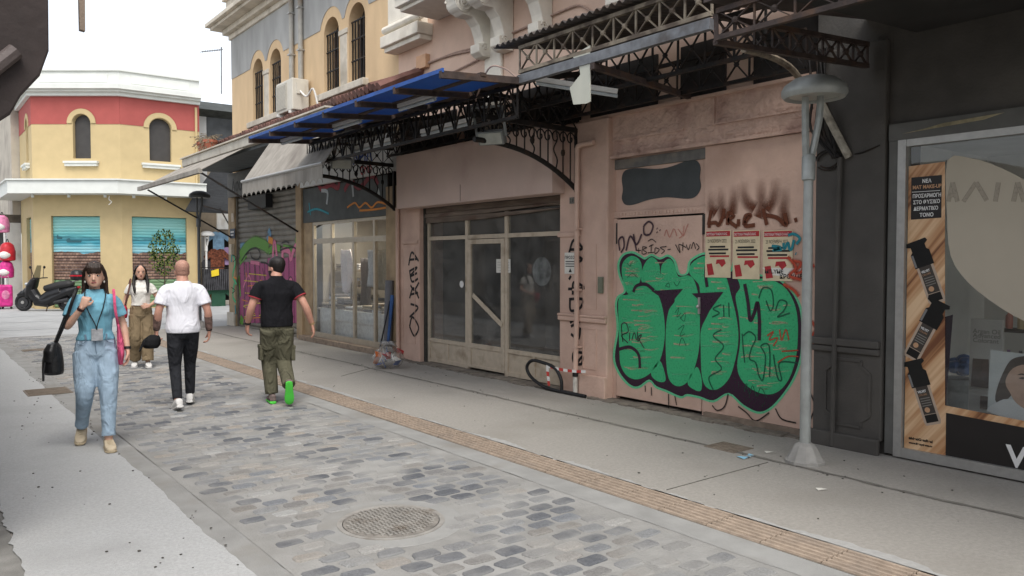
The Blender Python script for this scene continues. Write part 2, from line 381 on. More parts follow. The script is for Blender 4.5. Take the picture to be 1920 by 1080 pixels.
while y < 20.4:
    x = 1.80 + (0.11 if row % 2 else 0) + random.uniform(-.03, .03)
    while x < 3.70:
        if (Vector((x, y, 0)) - MH).length > .46 and random.random() > .07: spots.append((x, y + random.gauss(0, .008), random.uniform(.86, 1.06)))
        x += random.uniform(.205, .228)
    y += .134 + random.uniform(-.004, .005); row += 1
def inview(x, y):
    q = Vector((x, y, 0)) - EYE; z = q.dot(FW); return z > .5 and abs(q.dot(RT) / z) < .68 and -q.dot(UP) / z < .38
spots.sort(key=lambda s: (not inview(s[0], s[1]), s[0] ** 2 + s[1] ** 2))
rest = MB()
for i, (x, y, s) in enumerate(spots):
    if i < 300:
        o = bpy.data.objects.new('cobble', random.choice(variants)); scene.collection.objects.link(o)
        o.location = (x, y, 0); o.scale = (s, random.uniform(.9, 1.12), random.uniform(.6, 1.3)); o.rotation_euler = (0, 0, random.gauss(0, .03) + (math.pi if random.random() > .5 else 0)); o.parent = road
    else: cobble(rest, x, y, .182 * s, .102, .009)
o = obj('cobbles', rest, m_cob, road); o['kind'] = 'stuff'
# tactile strip tiles
tb_ = MB().box(0, .336, .003, .397, -.02, .002); tr_ = MB()
for k in range(6):
    xx = .016 + k * .0535; tr_.add([(xx, .004, .001), (xx + .004, .004, .012), (xx + .026, .004, .012), (xx + .030, .004, .001), (xx, .396, .001), (xx + .004, .396, .012), (xx + .026, .396, .012), (xx + .030, .396, .001)],
            [(0, 1, 5, 4), (1, 2, 6, 5), (2, 3, 7, 6), (0, 3, 2, 1), (4, 5, 6, 7)])
t0 = obj('tactile_tile', tb_, M('tactile_groove', (.17, .14, .11), .9, .2, 14, .2, 90), pave_r); t0.location = (4.032, 1.2, 0)
r0 = stuff(obj('ridges', tr_, m_tact, t0))
for i in range(1, 49):
    t = copy_tree(t0); t.location = (4.032 + random.gauss(0, .002), 1.2 + .4 * i, random.gauss(0, .001))
# cast iron covers
mh = thing('manhole_cover', 'round cast iron manhole cover set among the cobbles', 'manhole', (MH.x, MH.y, 0))
m_cast = M('cast_iron_dusty', (.30, .285, .26), .7, .15, 12, .2, 60, metal=.2, dirt=(.17, .14, .11), dscale=5)
obj('surround', MB().lathe((MH.x, MH.y, 0), [(.47, .001), (.46, .004), (.345, .006)], 40), m_gutter, mh)
obj('frame', MB().lathe((MH.x, MH.y, 0), [(.345, .004), (.345, .010), (.315, .010), (.312, .006)], 40), m_cast, mh)
lid = obj('lid', MB().lathe((MH.x, MH.y, 0), [(.308, .004), (.308, .009), (.30, .009)], 40), M('cast_iron_dirt', (.19, .175, .155), .8, .3, 12, .2), mh)
st = MB()
for i in range(-9, 10):
    for j in range(-9, 10):
        x = i * .034; y = j * .034
        if x * x + y * y < .285 ** 2:
            if (i + j) % 2: st.box(MH.x + x - .014, MH.x + x + .014, MH.y + y - .007, MH.y + y + .007, .008, .017)
            else: st.box(MH.x + x - .007, MH.x + x + .007, MH.y + y - .014, MH.y + y + .014, .008, .017)
stuff(obj('studs', st, m_cast, lid))
for (cx, cy, lx, ly, lab) in ((1.46, 11.7, .5, .55, 'square iron access cover beside the gutter near the walking woman'), (1.95, 17.3, .4, .3, 'small iron grate farther up the gutter line'), (5.9, 4.42, .29, .33, 'rusty square drain cover in the pavement by the pink door')):
    g = thing('drain_cover', lab, 'drain cover', (cx, cy, .006))
    obj('plate', MB().box(cx - lx / 2, cx + lx / 2, cy - ly / 2, cy + ly / 2, .003, .0095), M('rusty_cover', (.2, .165, .13), .8, .2, 12, .3, 60), g)
    rb = MB()
    for i in range(9):
        yy = cy - ly / 2 + .02 + i * (ly - .04) / 8; rb.box(cx - lx / 2 + .02, cx + lx / 2 - .02, yy - .008, yy + .008, .0095, .015)
    split('rib', rb, M('rusty_cover', (0, 0, 0)), g)
# ================================================================= BUILDING HELPERS
class Fr:
    """wall frame: u to the viewer's right, z up, w out of the wall"""
    def __init__(s, o, u):
        s.o = Vector(o); s.u = Vector(u).normalized(); s.w = s.u.cross(UZ)
    def __call__(s, u, z, w=0): return s.o + s.u * u + UZ * z + s.w * w
    def box(s, mb, u0, u1, z0, z1, w0, w1):
        P = [s(u, z, w_) for w_ in (w0, w1) for z in (z0, z1) for u in (u0, u1)]
        return mb.add(P, [(0, 1, 3, 2), (4, 6, 7, 5), (0, 4, 5, 1), (2, 3, 7, 6), (0, 2, 6, 4), (1, 5, 7, 3)])
def arch(u0, u1, z0, z1, n=14):
    r = (u1 - u0) / 2; c = (u0 + u1) / 2
    return [(u0, z0), (u1, z0)] + [(c + r * math.cos(math.pi * i / n), z1 - r + r * math.sin(math.pi * i / n)) for i in range(n + 1)]
def rect(u0, u1, z0, z1): return [(u0, z0), (u1, z0), (u1, z1), (u0, z1)]
def holed(fr, outer, holes, depth, w=0):
    mb = MB(); loops = [[fr(u, z, w) for u, z in lp] for lp in [outer] + holes]
    flat = [p for lp in loops for p in lp]; mb.add(flat, [tuple(t) for t in tessellate_polygon(loops)])
    for h in holes:
        k = len(h); mb.add([fr(u, z, w) for u, z in h] + [fr(u, z, w - depth) for u, z in h], [(i, (i + 1) % k, (i + 1) % k + k, i + k) for i in range(k)])
    return mb
def plate(fr, loop, w0, w1):
    return MB().prism([fr(u, z, w0) for u, z in loop], fr.w * (w1 - w0))
def slab_of(fr, loop, w): return MB().poly([fr(u, z, w) for u, z in loop])
FR = lambda X: Fr((X, 0, 0), (0, -1, 0))      # facade of the shop row: u = -Y
def fbox(X0, X1, Ya, Yb, z0, z1): return MB().box(X0, X1, Ya, Yb, z0, z1)
m_glass = glass('shop_glass', (.80, .82, .82), 1.6, .03, .10); m_glass_clear = glass('clear_glass', (.92, .94, .94), 1.5, .02, .02)
def spiral(mb, c, r0, turns, plane_y, rad, dirx=1):
    pts = []
    for i in range(int(turns * 14) + 1):
        t = i / 14; rr = r0 * (1 - t / (turns + .25)); a = 2 * math.pi * t
        pts.append((c[0] + dirx * rr * math.cos(a), plane_y, c[1] + rr * math.sin(a)))
    mb.tube(pts, rad, 6)
# ================================================================= PINK BUILDING
pk = thing('pink_building', 'old pink plastered building with graffiti door, empty shop and scroll corbels above the canopy', 'building', (6.85, 8, 0))
F = FR(6.85)
obj('wall', fbox(6.85, 7.25, 4.12, 5.47, 0, 2.92), m_pink, pk)
obj('plinth', fbox(6.80, 6.848, 4.14, 5.43, 0.0, .07), M('dirty_plinth', (.22, .17, .13), .9, .25, 8, .6, 30), pk)
obj('frieze', fbox(6.84, 7.25, 4.12, 7.36, 2.962, 3.46), m_pink_rough, pk)
mb = MB().box(6.80, 6.839, 4.12, 7.0, 2.925, 2.96)
mb.box(6.815, 6.839, 4.2, 5.35, 3.13, 3.15); mb.box(6.815, 6.839, 5.33, 5.35, 3.15, 3.44); mb.box(6.82, 6.839, 5.75, 6.9, 3.13, 3.155)
split('moulding', mb, m_pink_rough, pk)
obj('eave_strip', fbox(6.79, 6.838, 4.12, 7.40, 3.43, 3.462), m_pink, pk)
# broken plaster lumps along the frieze
mb = MB()
for i in range(26):
    y = random.uniform(4.3, 7.1); z = random.uniform(2.98, 3.2); a = random.uniform(.04, .14)
    mb.ball((6.842, y, z), .012, a, a * random.uniform(.2, .5), 8, 5)
stuff(obj('loose_plaster', mb, m_pink_rough, pk, True))
# door
obj('roller_box', fbox(6.88, 7.1, 5.475, 6.86, 2.80, 2.915), M('grey_steel_box', (.13, .125, .115), .6, .25, 8, .2, 40, dirt=(.2, .17, .14), dscale=4), pk)
tr = obj('transom_panel', fbox(6.90, 7.1, 5.475, 6.86, 2.292, 2.798), m_pink, pk)
c3 = crop(1040, 200, 3.6, 6.898)
lp = smooth_loop([(6.897, *c3(*p)) for p in ((455, 480), (480, 430), (560, 415), (700, 420), (800, 400), (900, 362), (960, 365), (985, 410), (980, 480), (988, 540), (960, 600), (900, 622), (760, 612), (640, 628), (540, 660), (480, 662), (455, 620), (462, 560))], 4)
obj('dark_patch', MB().prism(lp, (-.004, 0, 0)), M('dark_grey_overpaint', (.045, .05, .05), .5, .15, 6, .1, 30), tr)
mb = fbox(6.87, 7.1, 5.475, 6.86, 2.215, 2.288)
obj('lintel', mb, m_cream if False else m_pink, pk)
mb = MB()
for i in range(24): mb.box(6.862, 6.872, 5.55 + i * .053, 5.585 + i * .053, 2.235, 2.268)
stuff(obj('lintel_beading', mb, m_pink, pk))
mb = fbox(6.86, 7.1, 6.80, 6.858, 0, 2.21); mb.box(6.86, 7.1, 5.475, 5.492, 0.02, 2.21); split('door_frame', mb, m_pink, pk)
door = obj('door_leaf', fbox(6.85, 6.9, 5.50, 6.785, .06, 2.19), m_pink, pk)
obj('door_gap', fbox(6.93, 7.1, 5.493, 6.80, 0, 2.214), m_void, pk)
mb = MB().box(6.825, 6.85, 5.512, 5.535, 1.12, 1.30); mb.ball((6.81, 5.523, 1.2), .02); obj('door_handle', mb, m_alu, door)
mb = MB().box(6.845, 6.87, 5.465, 5.50, 1.98, 2.2); mb.box(6.845, 6.87, 6.78, 6.80, 1.9, 2.15); split('hinge', mb, m_void, door)
# pillar between door and empty shop
pl = obj('pilaster', fbox(6.76, 7.25, 6.86, 7.74, .0, 3.43), m_pink, pk, bevel=.02)
mb = MB().box(6.70, 6.759, 6.84, 7.3, 0, .28); mb.box(6.725, 6.759, 6.86, 7.74, .93, .99); mb.box(6.715, 6.759, 6.86, 7.74, .99, 1.02); mb.box(6.735, 6.759, 7.33, 7.76, 2.0, 2.06)
split('pilaster_base', mb, m_pink, pl, bevel=.012)
mb = MB()
for z0, z1 in ((.35, .85), (1.1, 1.9)):
    for a, b in (((7.05, z0), (7.05, z1)), ((7.28, z0), (7.28, z1)), ((7.05, z0), (7.28, z0)), ((7.05, z1), (7.28, z1))):
        mb.bar((6.758, *a), (6.758, *b), .012, .012)
split('panel_moulding', mb, m_pink, pl)
mb = MB().box(6.735, 6.758, 7.44, 7.52, 2.42, 2.50); o = obj('number_plaque', mb, M('plaque', (.16, .15, .13), .6, .3, 30, .1), pk)
text('house_number', '21', .07, (6.733, 7.515, 2.435), UY, UZ, m_ink, o)
# drain pipe on the pillar
def pipe(name, pts, r, mat, par, n=10): return obj(name, MB().tube(catmull(pts, 5), r, n), mat, par, True)
dp = obj('drain_pipe', MB().tube([(6.70, 7.34, 3.10), (6.70, 7.34, 2.0), (6.70, 7.34, 1.0), (6.68, 7.34, .25)], .032, 10), m_pink, pk, True)
obj('pipe_elbow', MB().tube([(6.70, 7.34, 3.08), (6.70, 7.32, 3.12), (6.70, 7.25, 3.14), (6.71, 7.05, 3.14)], .033, 10), m_pink, dp, True)
mb = MB()
for z in (2.08, 1.32, .6): mb.box(6.66, 6.76, 7.30, 7.38, z, z + .025)
split('pipe_clamp', mb, m_pink, dp)
mb = MB().tube([(6.68, 7.34, .30), (6.68, 7.34, .24)], .036, 10); obj('black_band', mb, m_ink, dp)
obj('pipe_foot', MB().tube([(6.68, 7.34, .24), (6.68, 7.34, .0)], .03, 10), M('white_sleeve', (.5, .48, .43), .7, .2, 20), dp)
mb = fbox(6.744, 6.758, 7.38, 7.62, 1.53, 1.80); o = obj('warning_notice', mb, m_paper, pk)
text('warning_text', 'ΠΡΟΣΟΧΗ', .052, (6.742, 7.615, 1.72), UY, UZ, m_ink, o, bold=.001)
mb = MB()
for z in (1.68, 1.65, 1.62): mb.box(6.7425, 6.744, 7.41, 7.60, z, z + .011)
mb.prism([(6.7425, 7.54, 1.55), (6.7425, 7.48, 1.55), (6.7425, 7.51, 1.60)], (-.001, 0, 0)); split('notice_line', mb, m_ink, o)
obj('door_bell', fbox(6.735, 6.76, 6.92, 7.0, 1.30, 1.50), M('bell_green', (.16, .17, .12), .6, .2, 20), pk)
# pilaster beyond the empty shop
pl2 = obj('pilaster', fbox(6.78, 7.25, 11.28, 11.98, 0, 3.43), m_pink, pk, bevel=.015)
split('panel_moulding', MB().bar((6.777, 11.42, .3), (6.777, 11.42, 1.9), .012).bar((6.777, 11.82, .3), (6.777, 11.82, 1.9), .012).bar((6.777, 11.42, .3), (6.777, 11.82, .3), .012).box(6.75, 6.779, 11.3, 11.8, 1.98, 2.03), m_pink, pl2)
obj('drain_pipe', MB().tube([(6.74, 11.93, 2.6), (6.74, 11.93, 0)], .035, 10), m_pink, pk, True)
# projecting sign box
sg = obj('sign_box', fbox(6.55, 6.85, 7.64, 11.62, 2.56, 3.43), m_pinkpanel, pk)
obj('panel_seam', MB().box(6.547, 6.549, 9.72, 9.728, 2.57, 2.82), m_void, sg)
# empty shop front
X2 = 6.93
Y = lambda px: yX(px, X2)
ya, yb = 7.76, 11.27
split('shop_lining', MB().box(6.86, 6.99, 7.742, 7.80, 0, 2.56).box(6.86, 6.99, 11.22, 11.278, 0, 2.56), M('dark_green_steel', (.045, .045, .04), .6, .3, 14, .1, 50), pk)
m_rollbox = M('rusty_roller_box', (.17, .13, .10), .75, .3, 5, .5, 30, dirt=(.09, .05, .035), dscale=3, stretch=(1, .5, 3))
rb = MB()
for k, (zt, zb, xo) in enumerate(((2.555, 2.47, 6.87), (2.462, 2.40, 6.855), (2.395, 2.34, 6.865))):
    rb.prism([(xo, 7.81, zt), (xo, 11.21, zt), (xo, 11.21, zb - .03 * (k == 2)), (xo, 9.6, zb - .02 * (k == 2)), (xo, 7.81, zb + .05 * (k > 0))], (.07, 0, 0))
split('shutter_slat', rb, m_rollbox, pk)
fm = MB(); P_ = (ya + .05, 9.0, 10.05, yb - .06)   # jambs
d0, d1 = yX(948, X2), yX(881, X2)
for y in (ya + .06, d0 - .05, d1 + .05, yb - .07): fm.box(6.90, 6.96, y - .035, y + .035, .02, 2.5)
fm.box(6.905, 6.955, ya + .06, yb - .07, 2.03, 2.09); fm.box(6.905, 6.955, ya + .06, yb - .07, 2.44, 2.5)
for a, b in ((ya + .06, d0 - .05), (d1 + .05, yb - .07)):
    fm.box(6.907, 6.953, a, b, .36, .42); fm.box(6.907, 6.953, a, b, .03, .09); fm.box(6.91, 6.95, (a + b) / 2 - .02, (a + b) / 2 + .02, .09, .36)
sf = obj('shop_frame', fm, m_cream, pk)
for a, b in ((ya + .09, d0 - .09), (d1 + .09, yb - .10)):
    obj('kick_panel', fbox(6.925, 6.945, a, b, .09, .36), m_cream, sf)
    obj('pane', fbox(6.928, 6.934, a, b, .42, 2.03), m_glass, sf); obj('pane', fbox(6.928, 6.934, a, b, 2.09, 2.44), m_glass, sf)
obj('pane', fbox(6.928, 6.934, d0, d1, 2.09, 2.44), m_glass, sf)
dm = MB(); 
for y in (d0 + .03, d1 - .03): dm.box(6.895, 6.945, y - .04, y + .04, .06, 2.02)
dm.box(6.896, 6.944, d0 + .07, d1 - .07, 1.95, 2.02); dm.box(6.896, 6.944, d0 + .07, d1 - .07, .36, .43); dm.box(6.896, 6.944, d0 + .07, d1 - .07, .06, .10)
a = onX(886, 553, 6.88); b = onX(941, 610, 6.88)
dm.bar((6.885, a.y, a.z), (6.885, b.y, b.z), .012, .07, up=(0, 0, 1))
dr = obj('shop_door', dm, m_cream, pk)
obj('pane', fbox(6.918, 6.924, d0 + .07, d1 - .07, .43, 1.95), m_glass, dr); obj('kick_panel', fbox(6.91, 6.93, d0 + .07, d1 - .07, .10, .36), m_cream, dr)
o = obj('paper_note', fbox(6.911, 6.914, 8.98, 9.32, 1.52, 1.72), m_paper, dr)
mb = MB()
for k in range(4): mb.box(6.9095, 6.911, 9.0, 9.29 - .05 * (k == 3), 1.67 - k * .04, 1.677 - k * .04)
split('handwriting_line', mb, M('pencil', (.35, .34, .32), .9, .3, 40), o)
obj('round_sticker', MB().tube([(6.91, d1 + .2, 1.33), (6.913, d1 + .2, 1.33)], .055, 18), m_white, sf)
room = MB(); room.box(7.0, 9.6, 7.5, 7.6, 0, 3.2); room.box(7.0, 9.6, 11.4, 11.5, 0, 3.2); room.box(9.6, 9.7, 7.5, 11.5, 0, 3.2); room.box(7.0, 9.6, 7.6, 11.4, 3.1, 3.2)
obj('shop_interior', room, M('dim_shop_wall', (.16, .15, .14), .9, .2, 2, .1), pk); obj('shop_floor', fbox(7.0, 9.6, 7.6, 11.4, .0, .06), M('shop_floor', (.2, .18, .16), .6, .2, 4, .1), pk)
mb = MB().tube([(6.937, 8.31, 1.55), (6.94, 8.31, 1.55)], .2, 22); obj('dust_smear', mb, M('dusty_smear', (.33, .33, .33), .9, .6, 7, .1), sf)
# rough threshold along the row
mb = MB()
for i in range(60):
    y = 4.1 + i * .135; mb.box(6.66 + random.uniform(-.05, .03), 6.99, y, y + .135, .003, .012 + .016 * random.random())
stuff(obj('threshold', mb, M('broken_mortar', (.2, .175, .145), .95, .3, 9, .8, 30), pk))
# upper floor
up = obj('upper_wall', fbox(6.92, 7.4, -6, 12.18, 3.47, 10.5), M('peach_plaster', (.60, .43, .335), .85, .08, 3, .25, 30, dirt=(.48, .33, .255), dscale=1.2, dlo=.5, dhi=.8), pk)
m_stone_keep = m_stone; m_stone = M('cream_trim', (.66, .615, .53), .8, .08, 6, .2, 50, dirt=(.45, .40, .33), dscale=2.2, dlo=.55, dhi=.8)
mb = MB()
mb.box(6.62, 6.919, 11.05, 12.3, 5.36, 5.55); mb.box(6.68, 6.919, 11.08, 12.26, 5.28, 5.36); mb.box(6.72, 6.919, 11.2, 12.2, 5.55, 6.2)
mb.tube([(6.70, 11.06, 5.66), (6.70, 12.28, 5.66)], .07, 8)
split('cornice', mb, m_stone, up, bevel=.012)
mb = MB().box(6.15, 6.919, 3.0, 10.95, 5.62, 5.76).box(6.22, 6.919, 3.05, 10.9, 5.56, 5.62).box(6.12, 6.3, 2.9, 11.0, 5.76, 5.84)
obj('balcony_slab', mb, m_stone, up, bevel=.012)
def corbel(y):
    pr = [(6.915, 5.56), (6.24, 5.56), (6.22, 5.44), (6.28, 5.28), (6.40, 5.2), (6.56, 5.2), (6.66, 5.1), (6.72, 4.95), (6.74, 4.86), (6.66, 4.84), (6.66, 4.72), (6.74, 4.66), (6.915, 4.66)]
    c = obj('corbel', MB().prism([(x, y - .11, z) for x, z in pr], (0, .22, 0)), m_stone, up, bevel=.012)
    mb = MB()
    for s in (-1, 1):
        spiral(mb, (6.39, 5.37), .15, 2.4, y + s * .118, .018, -1); spiral(mb, (6.77, 4.80), .055, 1.6, y + s * .115, .011, -1)
        mb.tube([(6.39, y + s * .10, 5.37), (6.39, y + s * .14, 5.37)], .03, 8)
    mb.tube([(6.39, y - .125, 5.37), (6.39, y + .125, 5.37)], .14, 16)
    split('volute', mb, m_stone, c, True)
for px in (868, 905, 975, 1120): corbel(yX(px, 6.45))
o = obj('pilaster_strip', fbox(6.86, 6.919, 9.15, 9.55, 3.5, 5.5), m_stone, up, bevel=.02)
mb = MB(); spiral(mb, (0, 0), 0.1, .1, 0, .001)
m_stone = m_stone_keep
# cables clipped to the pink upper wall
m_cable = M('pinkish_cable', (.36, .25, .2), .7, .15, 20, .05)
def px6(pl, X=6.86): return [tuple(onX(*p, X)) for p in pl]
for pl_ in ([(748, 150), (775, 130), (795, 122), (850, 100), (905, 85), (950, 66), (1000, 45), (1050, 22), (1085, 10), (1110, 22), (1140, 36)], [(850, 135), (900, 110), (950, 85), (985, 68), (1040, 52), (1100, 34), (1150, 12), (1200, -8)], [(800, 118), (850, 102), (912, 88), (960, 60)]):
    obj('cable', MB().tube(catmull(px6(pl_, 6.89), 4), .014, 6), m_cable, up, True)
jb = obj('junction_box', fbox(6.83, 6.919, 11.15, 11.45, 4.86, 5.08), M('orange_box', (.55, .33, .2), .7, .1), up, bevel=.01)
# ---------------------------------------------------------------- graffiti on the pink wall and door
XG = 6.8465
c4 = crop(1120, 400, 2.5705, XG)
def gpoly(name, pts, mat, x, par, k=4, cf=None):
    cf = cf or c4; lp = [(x, *cf(*p)) for p in pts]; lp = smooth_loop(lp, k) if k else lp
    return obj(name, MB().poly(lp), mat, par)
halo = [(95, 400), (128, 372), (102, 300), (97, 240), (122, 195), (170, 182), (212, 202), (228, 212), (262, 195), (302, 212), (342, 198), (378, 228), (398, 288), (428, 285), (440, 232), (480, 200), (520, 188), (562, 205), (612, 258), (640, 272), (660, 215), (712, 193), (762, 225), (778, 290), (850, 298), (922, 348), (972, 420), (992, 500), (993, 600), (986, 700), (952, 800), (892, 890), (832, 950), (772, 966), (700, 932), (632, 876), (560, 912), (490, 892), (432, 882), (400, 892), (330, 862), (280, 842), (250, 812), (200, 844), (150, 832), (98, 770), (74, 690), (92, 560), (84, 450)]
def inset(pts, d):
    n = len(pts); out = []
    for i in range(n):
        a = Vector(pts[i - 1]); b = Vector(pts[i]); c = Vector(pts[(i + 1) % n])
        t = (c - a).normalized(); nn = Vector((-t.y, t.x)); out.append(tuple(b + nn * d))
    return out
gpoly('graffiti_halo', halo, m_sp_lgreen, XG, pk)
gpoly('graffiti_outline', inset(halo, 11), m_sp_purple, XG - .0015, pk)
lobes = [[(110, 408), (150, 396), (185, 362), (240, 350), (288, 392), (316, 490), (320, 600), (300, 700), (255, 765), (195, 795), (148, 780), (118, 730), (112, 660), (108, 520)],
 [(124, 290), (130, 238), (165, 210), (203, 230), (210, 285), (194, 345), (162, 386), (142, 368)],
 [(222, 335), (226, 262), (260, 216), (292, 242), (303, 300), (316, 252), (345, 224), (368, 247), (388, 308), (438, 304), (466, 332), (486, 420), (490, 540), (486, 650), (464, 745), (428, 812), (386, 828), (350, 795), (337, 700), (336, 560), (350, 470), (378, 412), (300, 372)],
 [(450, 288), (460, 244), (520, 210), (572, 238), (614, 300), (642, 400), (666, 500), (676, 600), (662, 700), (632, 792), (580, 842), (534, 838), (510, 785), (504, 650), (506, 560), (542, 482), (572, 402), (505, 388), (494, 340)],
 [(664, 270), (684, 228), (715, 212), (746, 237), (751, 290), (742, 322), (820, 320), (896, 356), (940, 422), (960, 500), (962, 600), (952, 700), (922, 792), (876, 850), (820, 868), (752, 846), (700, 800), (680, 735), (694, 620), (688, 500), (672, 400), (694, 352)],
 [(265, 770), (300, 715), (325, 790), (318, 808), (285, 800)], [(440, 815), (480, 745), (497, 790), (497, 850), (470, 845)]]
for lb in lobes: gpoly('graffiti_fill', inset(lb, -5), m_sp_green, XG - .003, pk)
def inpoly(p, poly):
    x, y = p; r = False; j = len(poly) - 1
    for i in range(len(poly)):
        xi, yi = poly[i]; xj, yj = poly[j]
        if (yi > y) != (yj > y) and x < (xj - xi) * (y - yi) / (yj - yi) + xi: r = not r
        j = i
    return r
st1 = MB(); st2 = MB()
for lb in lobes[:5]:
    xs = [p[0] for p in lb]; ys = [p[1] for p in lb]
    for i in range(120):
        x = random.uniform(min(xs), max(xs)); y = random.uniform(min(ys), max(ys)); L = random.uniform(25, 90)
        if inpoly((x, y), lb) and inpoly((x + L, y), lb):
            stroke(st1 if random.random() < .45 else st2, [c4(x, y), c4(x + L * .5, y + random.uniform(-5, 5)), c4(x + L, y + random.uniform(-6, 6))], random.uniform(.010, .032), XG - .0045, .9, fade=(.85, .25), k=3)
stuff(obj('graffiti_streaks', st1, m_sp_pale, pk)); stuff(obj('graffiti_streaks', st2, m_sp_lgreen, pk))
def tagline(name, mat, lines, wd, cf, x, soft=.35, fade=None):
    mb = MB()
    for ln in lines: stroke(mb, [cf(*p) for p in ln], wd, x, soft, fade)
    return stuff(obj(name, mb, mat, pk))
XT = XG - .006
tagline('graffiti_line', m_sp_purple, [[(712, 340), (728, 430), (738, 515), (758, 480), (774, 430), (783, 520), (782, 612)], [(527, 250), (524, 300), (531, 355)], [(175, 380), (190, 350), (235, 342), (275, 372)], [(105, 655), (160, 645), (200, 680), (207, 745)]], .045, c4, XT, .2)
for t in ([(262, 374), (415, 364), (355, 436)], [(456, 386), (610, 378), (545, 466)]): gpoly('graffiti_wedge', t, m_sp_purple, XT, pk, 0)
tagline('graffiti_tag', m_sp_purple, [[(125, 620), (118, 540), (140, 530), (150, 570), (118, 590), (150, 625)], [(158, 575), (156, 615)], [(157, 545), (158, 550)], [(168, 610), (180, 575), (190, 612)], [(195, 570), (197, 615), (215, 585), (200, 600), (228, 650)]], .016, c4, XT)
tagline('graffiti_tag', m_sp_dgreen, [[(700, 580), (705, 650), (712, 720)], [(705, 590), (735, 570), (765, 600), (745, 650), (735, 700), (765, 720), (780, 780), (800, 800), (812, 690), (790, 640), (830, 640), (832, 790)], [(850, 680), (870, 790), (890, 800), (880, 720), (970, 722)], [(555, 500), (590, 480), (560, 460), (600, 440)], [(610, 440), (612, 500)], [(635, 430), (637, 500)], [(600, 560), (560, 590), (610, 640), (570, 700), (600, 750), (540, 790), (560, 850)],
            [(780, 410), (800, 360), (840, 370), (850, 440), (835, 470), (815, 420)], [(860, 470), (880, 420), (915, 430), (900, 470), (870, 500), (930, 480)]], .022, c4, XT, .7)
tagline('graffiti_tag', m_sp_dgreen, [[(375, 480), (395, 455), (385, 500), (405, 480)], [(400, 510), (425, 480), (420, 520), (400, 500)], [(390, 560), (420, 540), (400, 590), (425, 580)], [(395, 640), (410, 600), (430, 640)], [(330, 350), (345, 335), (350, 355), (330, 350)], [(370, 330), (385, 350), (400, 325)], [(145, 240), (160, 255), (165, 235)], [(145, 310), (170, 290), (195, 310)], [(710, 860), (720, 820), (735, 870), (750, 830), (770, 880), (790, 840), (820, 890)]], .010, c4, XT, .5)
tagline('graffiti_tag', m_sp_red, [[(820, 590), (850, 570), (830, 610), (870, 600), (850, 640)], [(880, 560), (890, 610), (910, 560), (925, 610)], [(870, 720), (920, 690), (970, 690)], [(890, 665), (970, 660)]], .022, c4, XT, .8)
tagline('graffiti_tag', m_sp_purple, [[(110, 180), (105, 130), (125, 115), (130, 160), (115, 190)], [(140, 180), (160, 110), (190, 150), (215, 100)], [(175, 100), (190, 180)], [(225, 60), (250, 40), (270, 60), (255, 100), (228, 100), (225, 60)]], .035, c4, XT, .75)
tagline('graffiti_tag', m_sp_purple, [[(288, 72), (291, 75)], [(288, 90), (291, 93)], [(302, 80), (305, 83)]], .03, c4, XT, .4)
tagline('graffiti_tag', m_sp_black, [[(190, 180), (212, 178)], [(201, 168), (201, 190)], [(220, 160), (218, 195), (240, 190), (222, 175), (240, 165), (220, 160)], [(250, 160), (272, 150)], [(262, 150), (260, 190)], [(245, 190), (275, 188)], [(280, 165), (280, 195), (300, 175), (282, 165)], [(335, 160), (305, 165), (325, 180), (310, 195)], [(340, 175), (355, 173)], [(245, 135), (265, 125), (285, 140)],
            [(378, 150), (400, 190), (395, 150), (430, 165)], [(415, 140), (412, 180)], [(430, 150), (440, 175), (450, 148)], [(455, 170), (465, 140), (475, 172)], [(478, 145), (492, 165), (480, 178)]], .013, c4, XT)
tagline('graffiti_tag', spray('spray_faint_red', (.5, .2, .15)), [[(325, 110), (335, 80), (350, 115), (370, 75), (385, 110)], [(390, 75), (410, 105), (395, 120)], [(420, 60), (415, 110), (440, 50)]], .016, c4, XT, .8)
tagline('graffiti_drip', m_sp_black, [[(232, 830), (233, 860)], [(262, 838), (263, 878)], [(345, 870), (346, 940)], [(375, 880), (384, 925)], [(555, 925), (580, 950), (615, 930), (632, 870)], [(680, 930), (720, 960), (765, 1000), (830, 960)], [(860, 940), (890, 990), (960, 1010)], [(1030, 870), (1050, 930), (1030, 990)]], .022, c4, XT, .7)
# SKEK. in brown with spray faded upwards
mb = MB()
for x0, top, ln in ((1060, 590, [(1110, 720), (1080, 690), (1075, 640)]), (1130, 560, [(1165, 760), (1150, 700), (1140, 620)]), (1200, 540, [(1215, 720), (1225, 660), (1232, 600)]), (1290, 560, [(1370, 690), (1320, 650), (1295, 580)]), (1400, 500, [(1395, 750), (1415, 680), (1412, 560)]), (1480, 560, [(1450, 700), (1490, 640), (1508, 560)]), (1560, 590, [(1582, 800), (1565, 700), (1570, 620)])):
    stroke(mb, [c3(*p) for p in ln + [(ln[-1][0] - 3, ln[-1][1] - 80)]], .16, XG, .8, fade=(1.0, .0))
split('graffiti_spray', mb, m_sp_brown, pk)
tagline('graffiti_letters', m_sp_brown, [[(1065, 820), (1070, 790), (1110, 785), (1130, 800), (1160, 740), (1165, 690)], [(1060, 800), (1080, 700)], [(1190, 800), (1195, 720), (1230, 740), (1200, 770), (1255, 815)], [(1265, 760), (1262, 810)], [(1300, 800), (1310, 740), (1345, 735), (1320, 765), (1310, 805), (1375, 800)], [(1430, 690), (1455, 800)], [(1425, 730), (1520, 750), (1585, 800), (1575, 720)], [(1640, 770), (1660, 762)]], .05, c3, XT, .3)
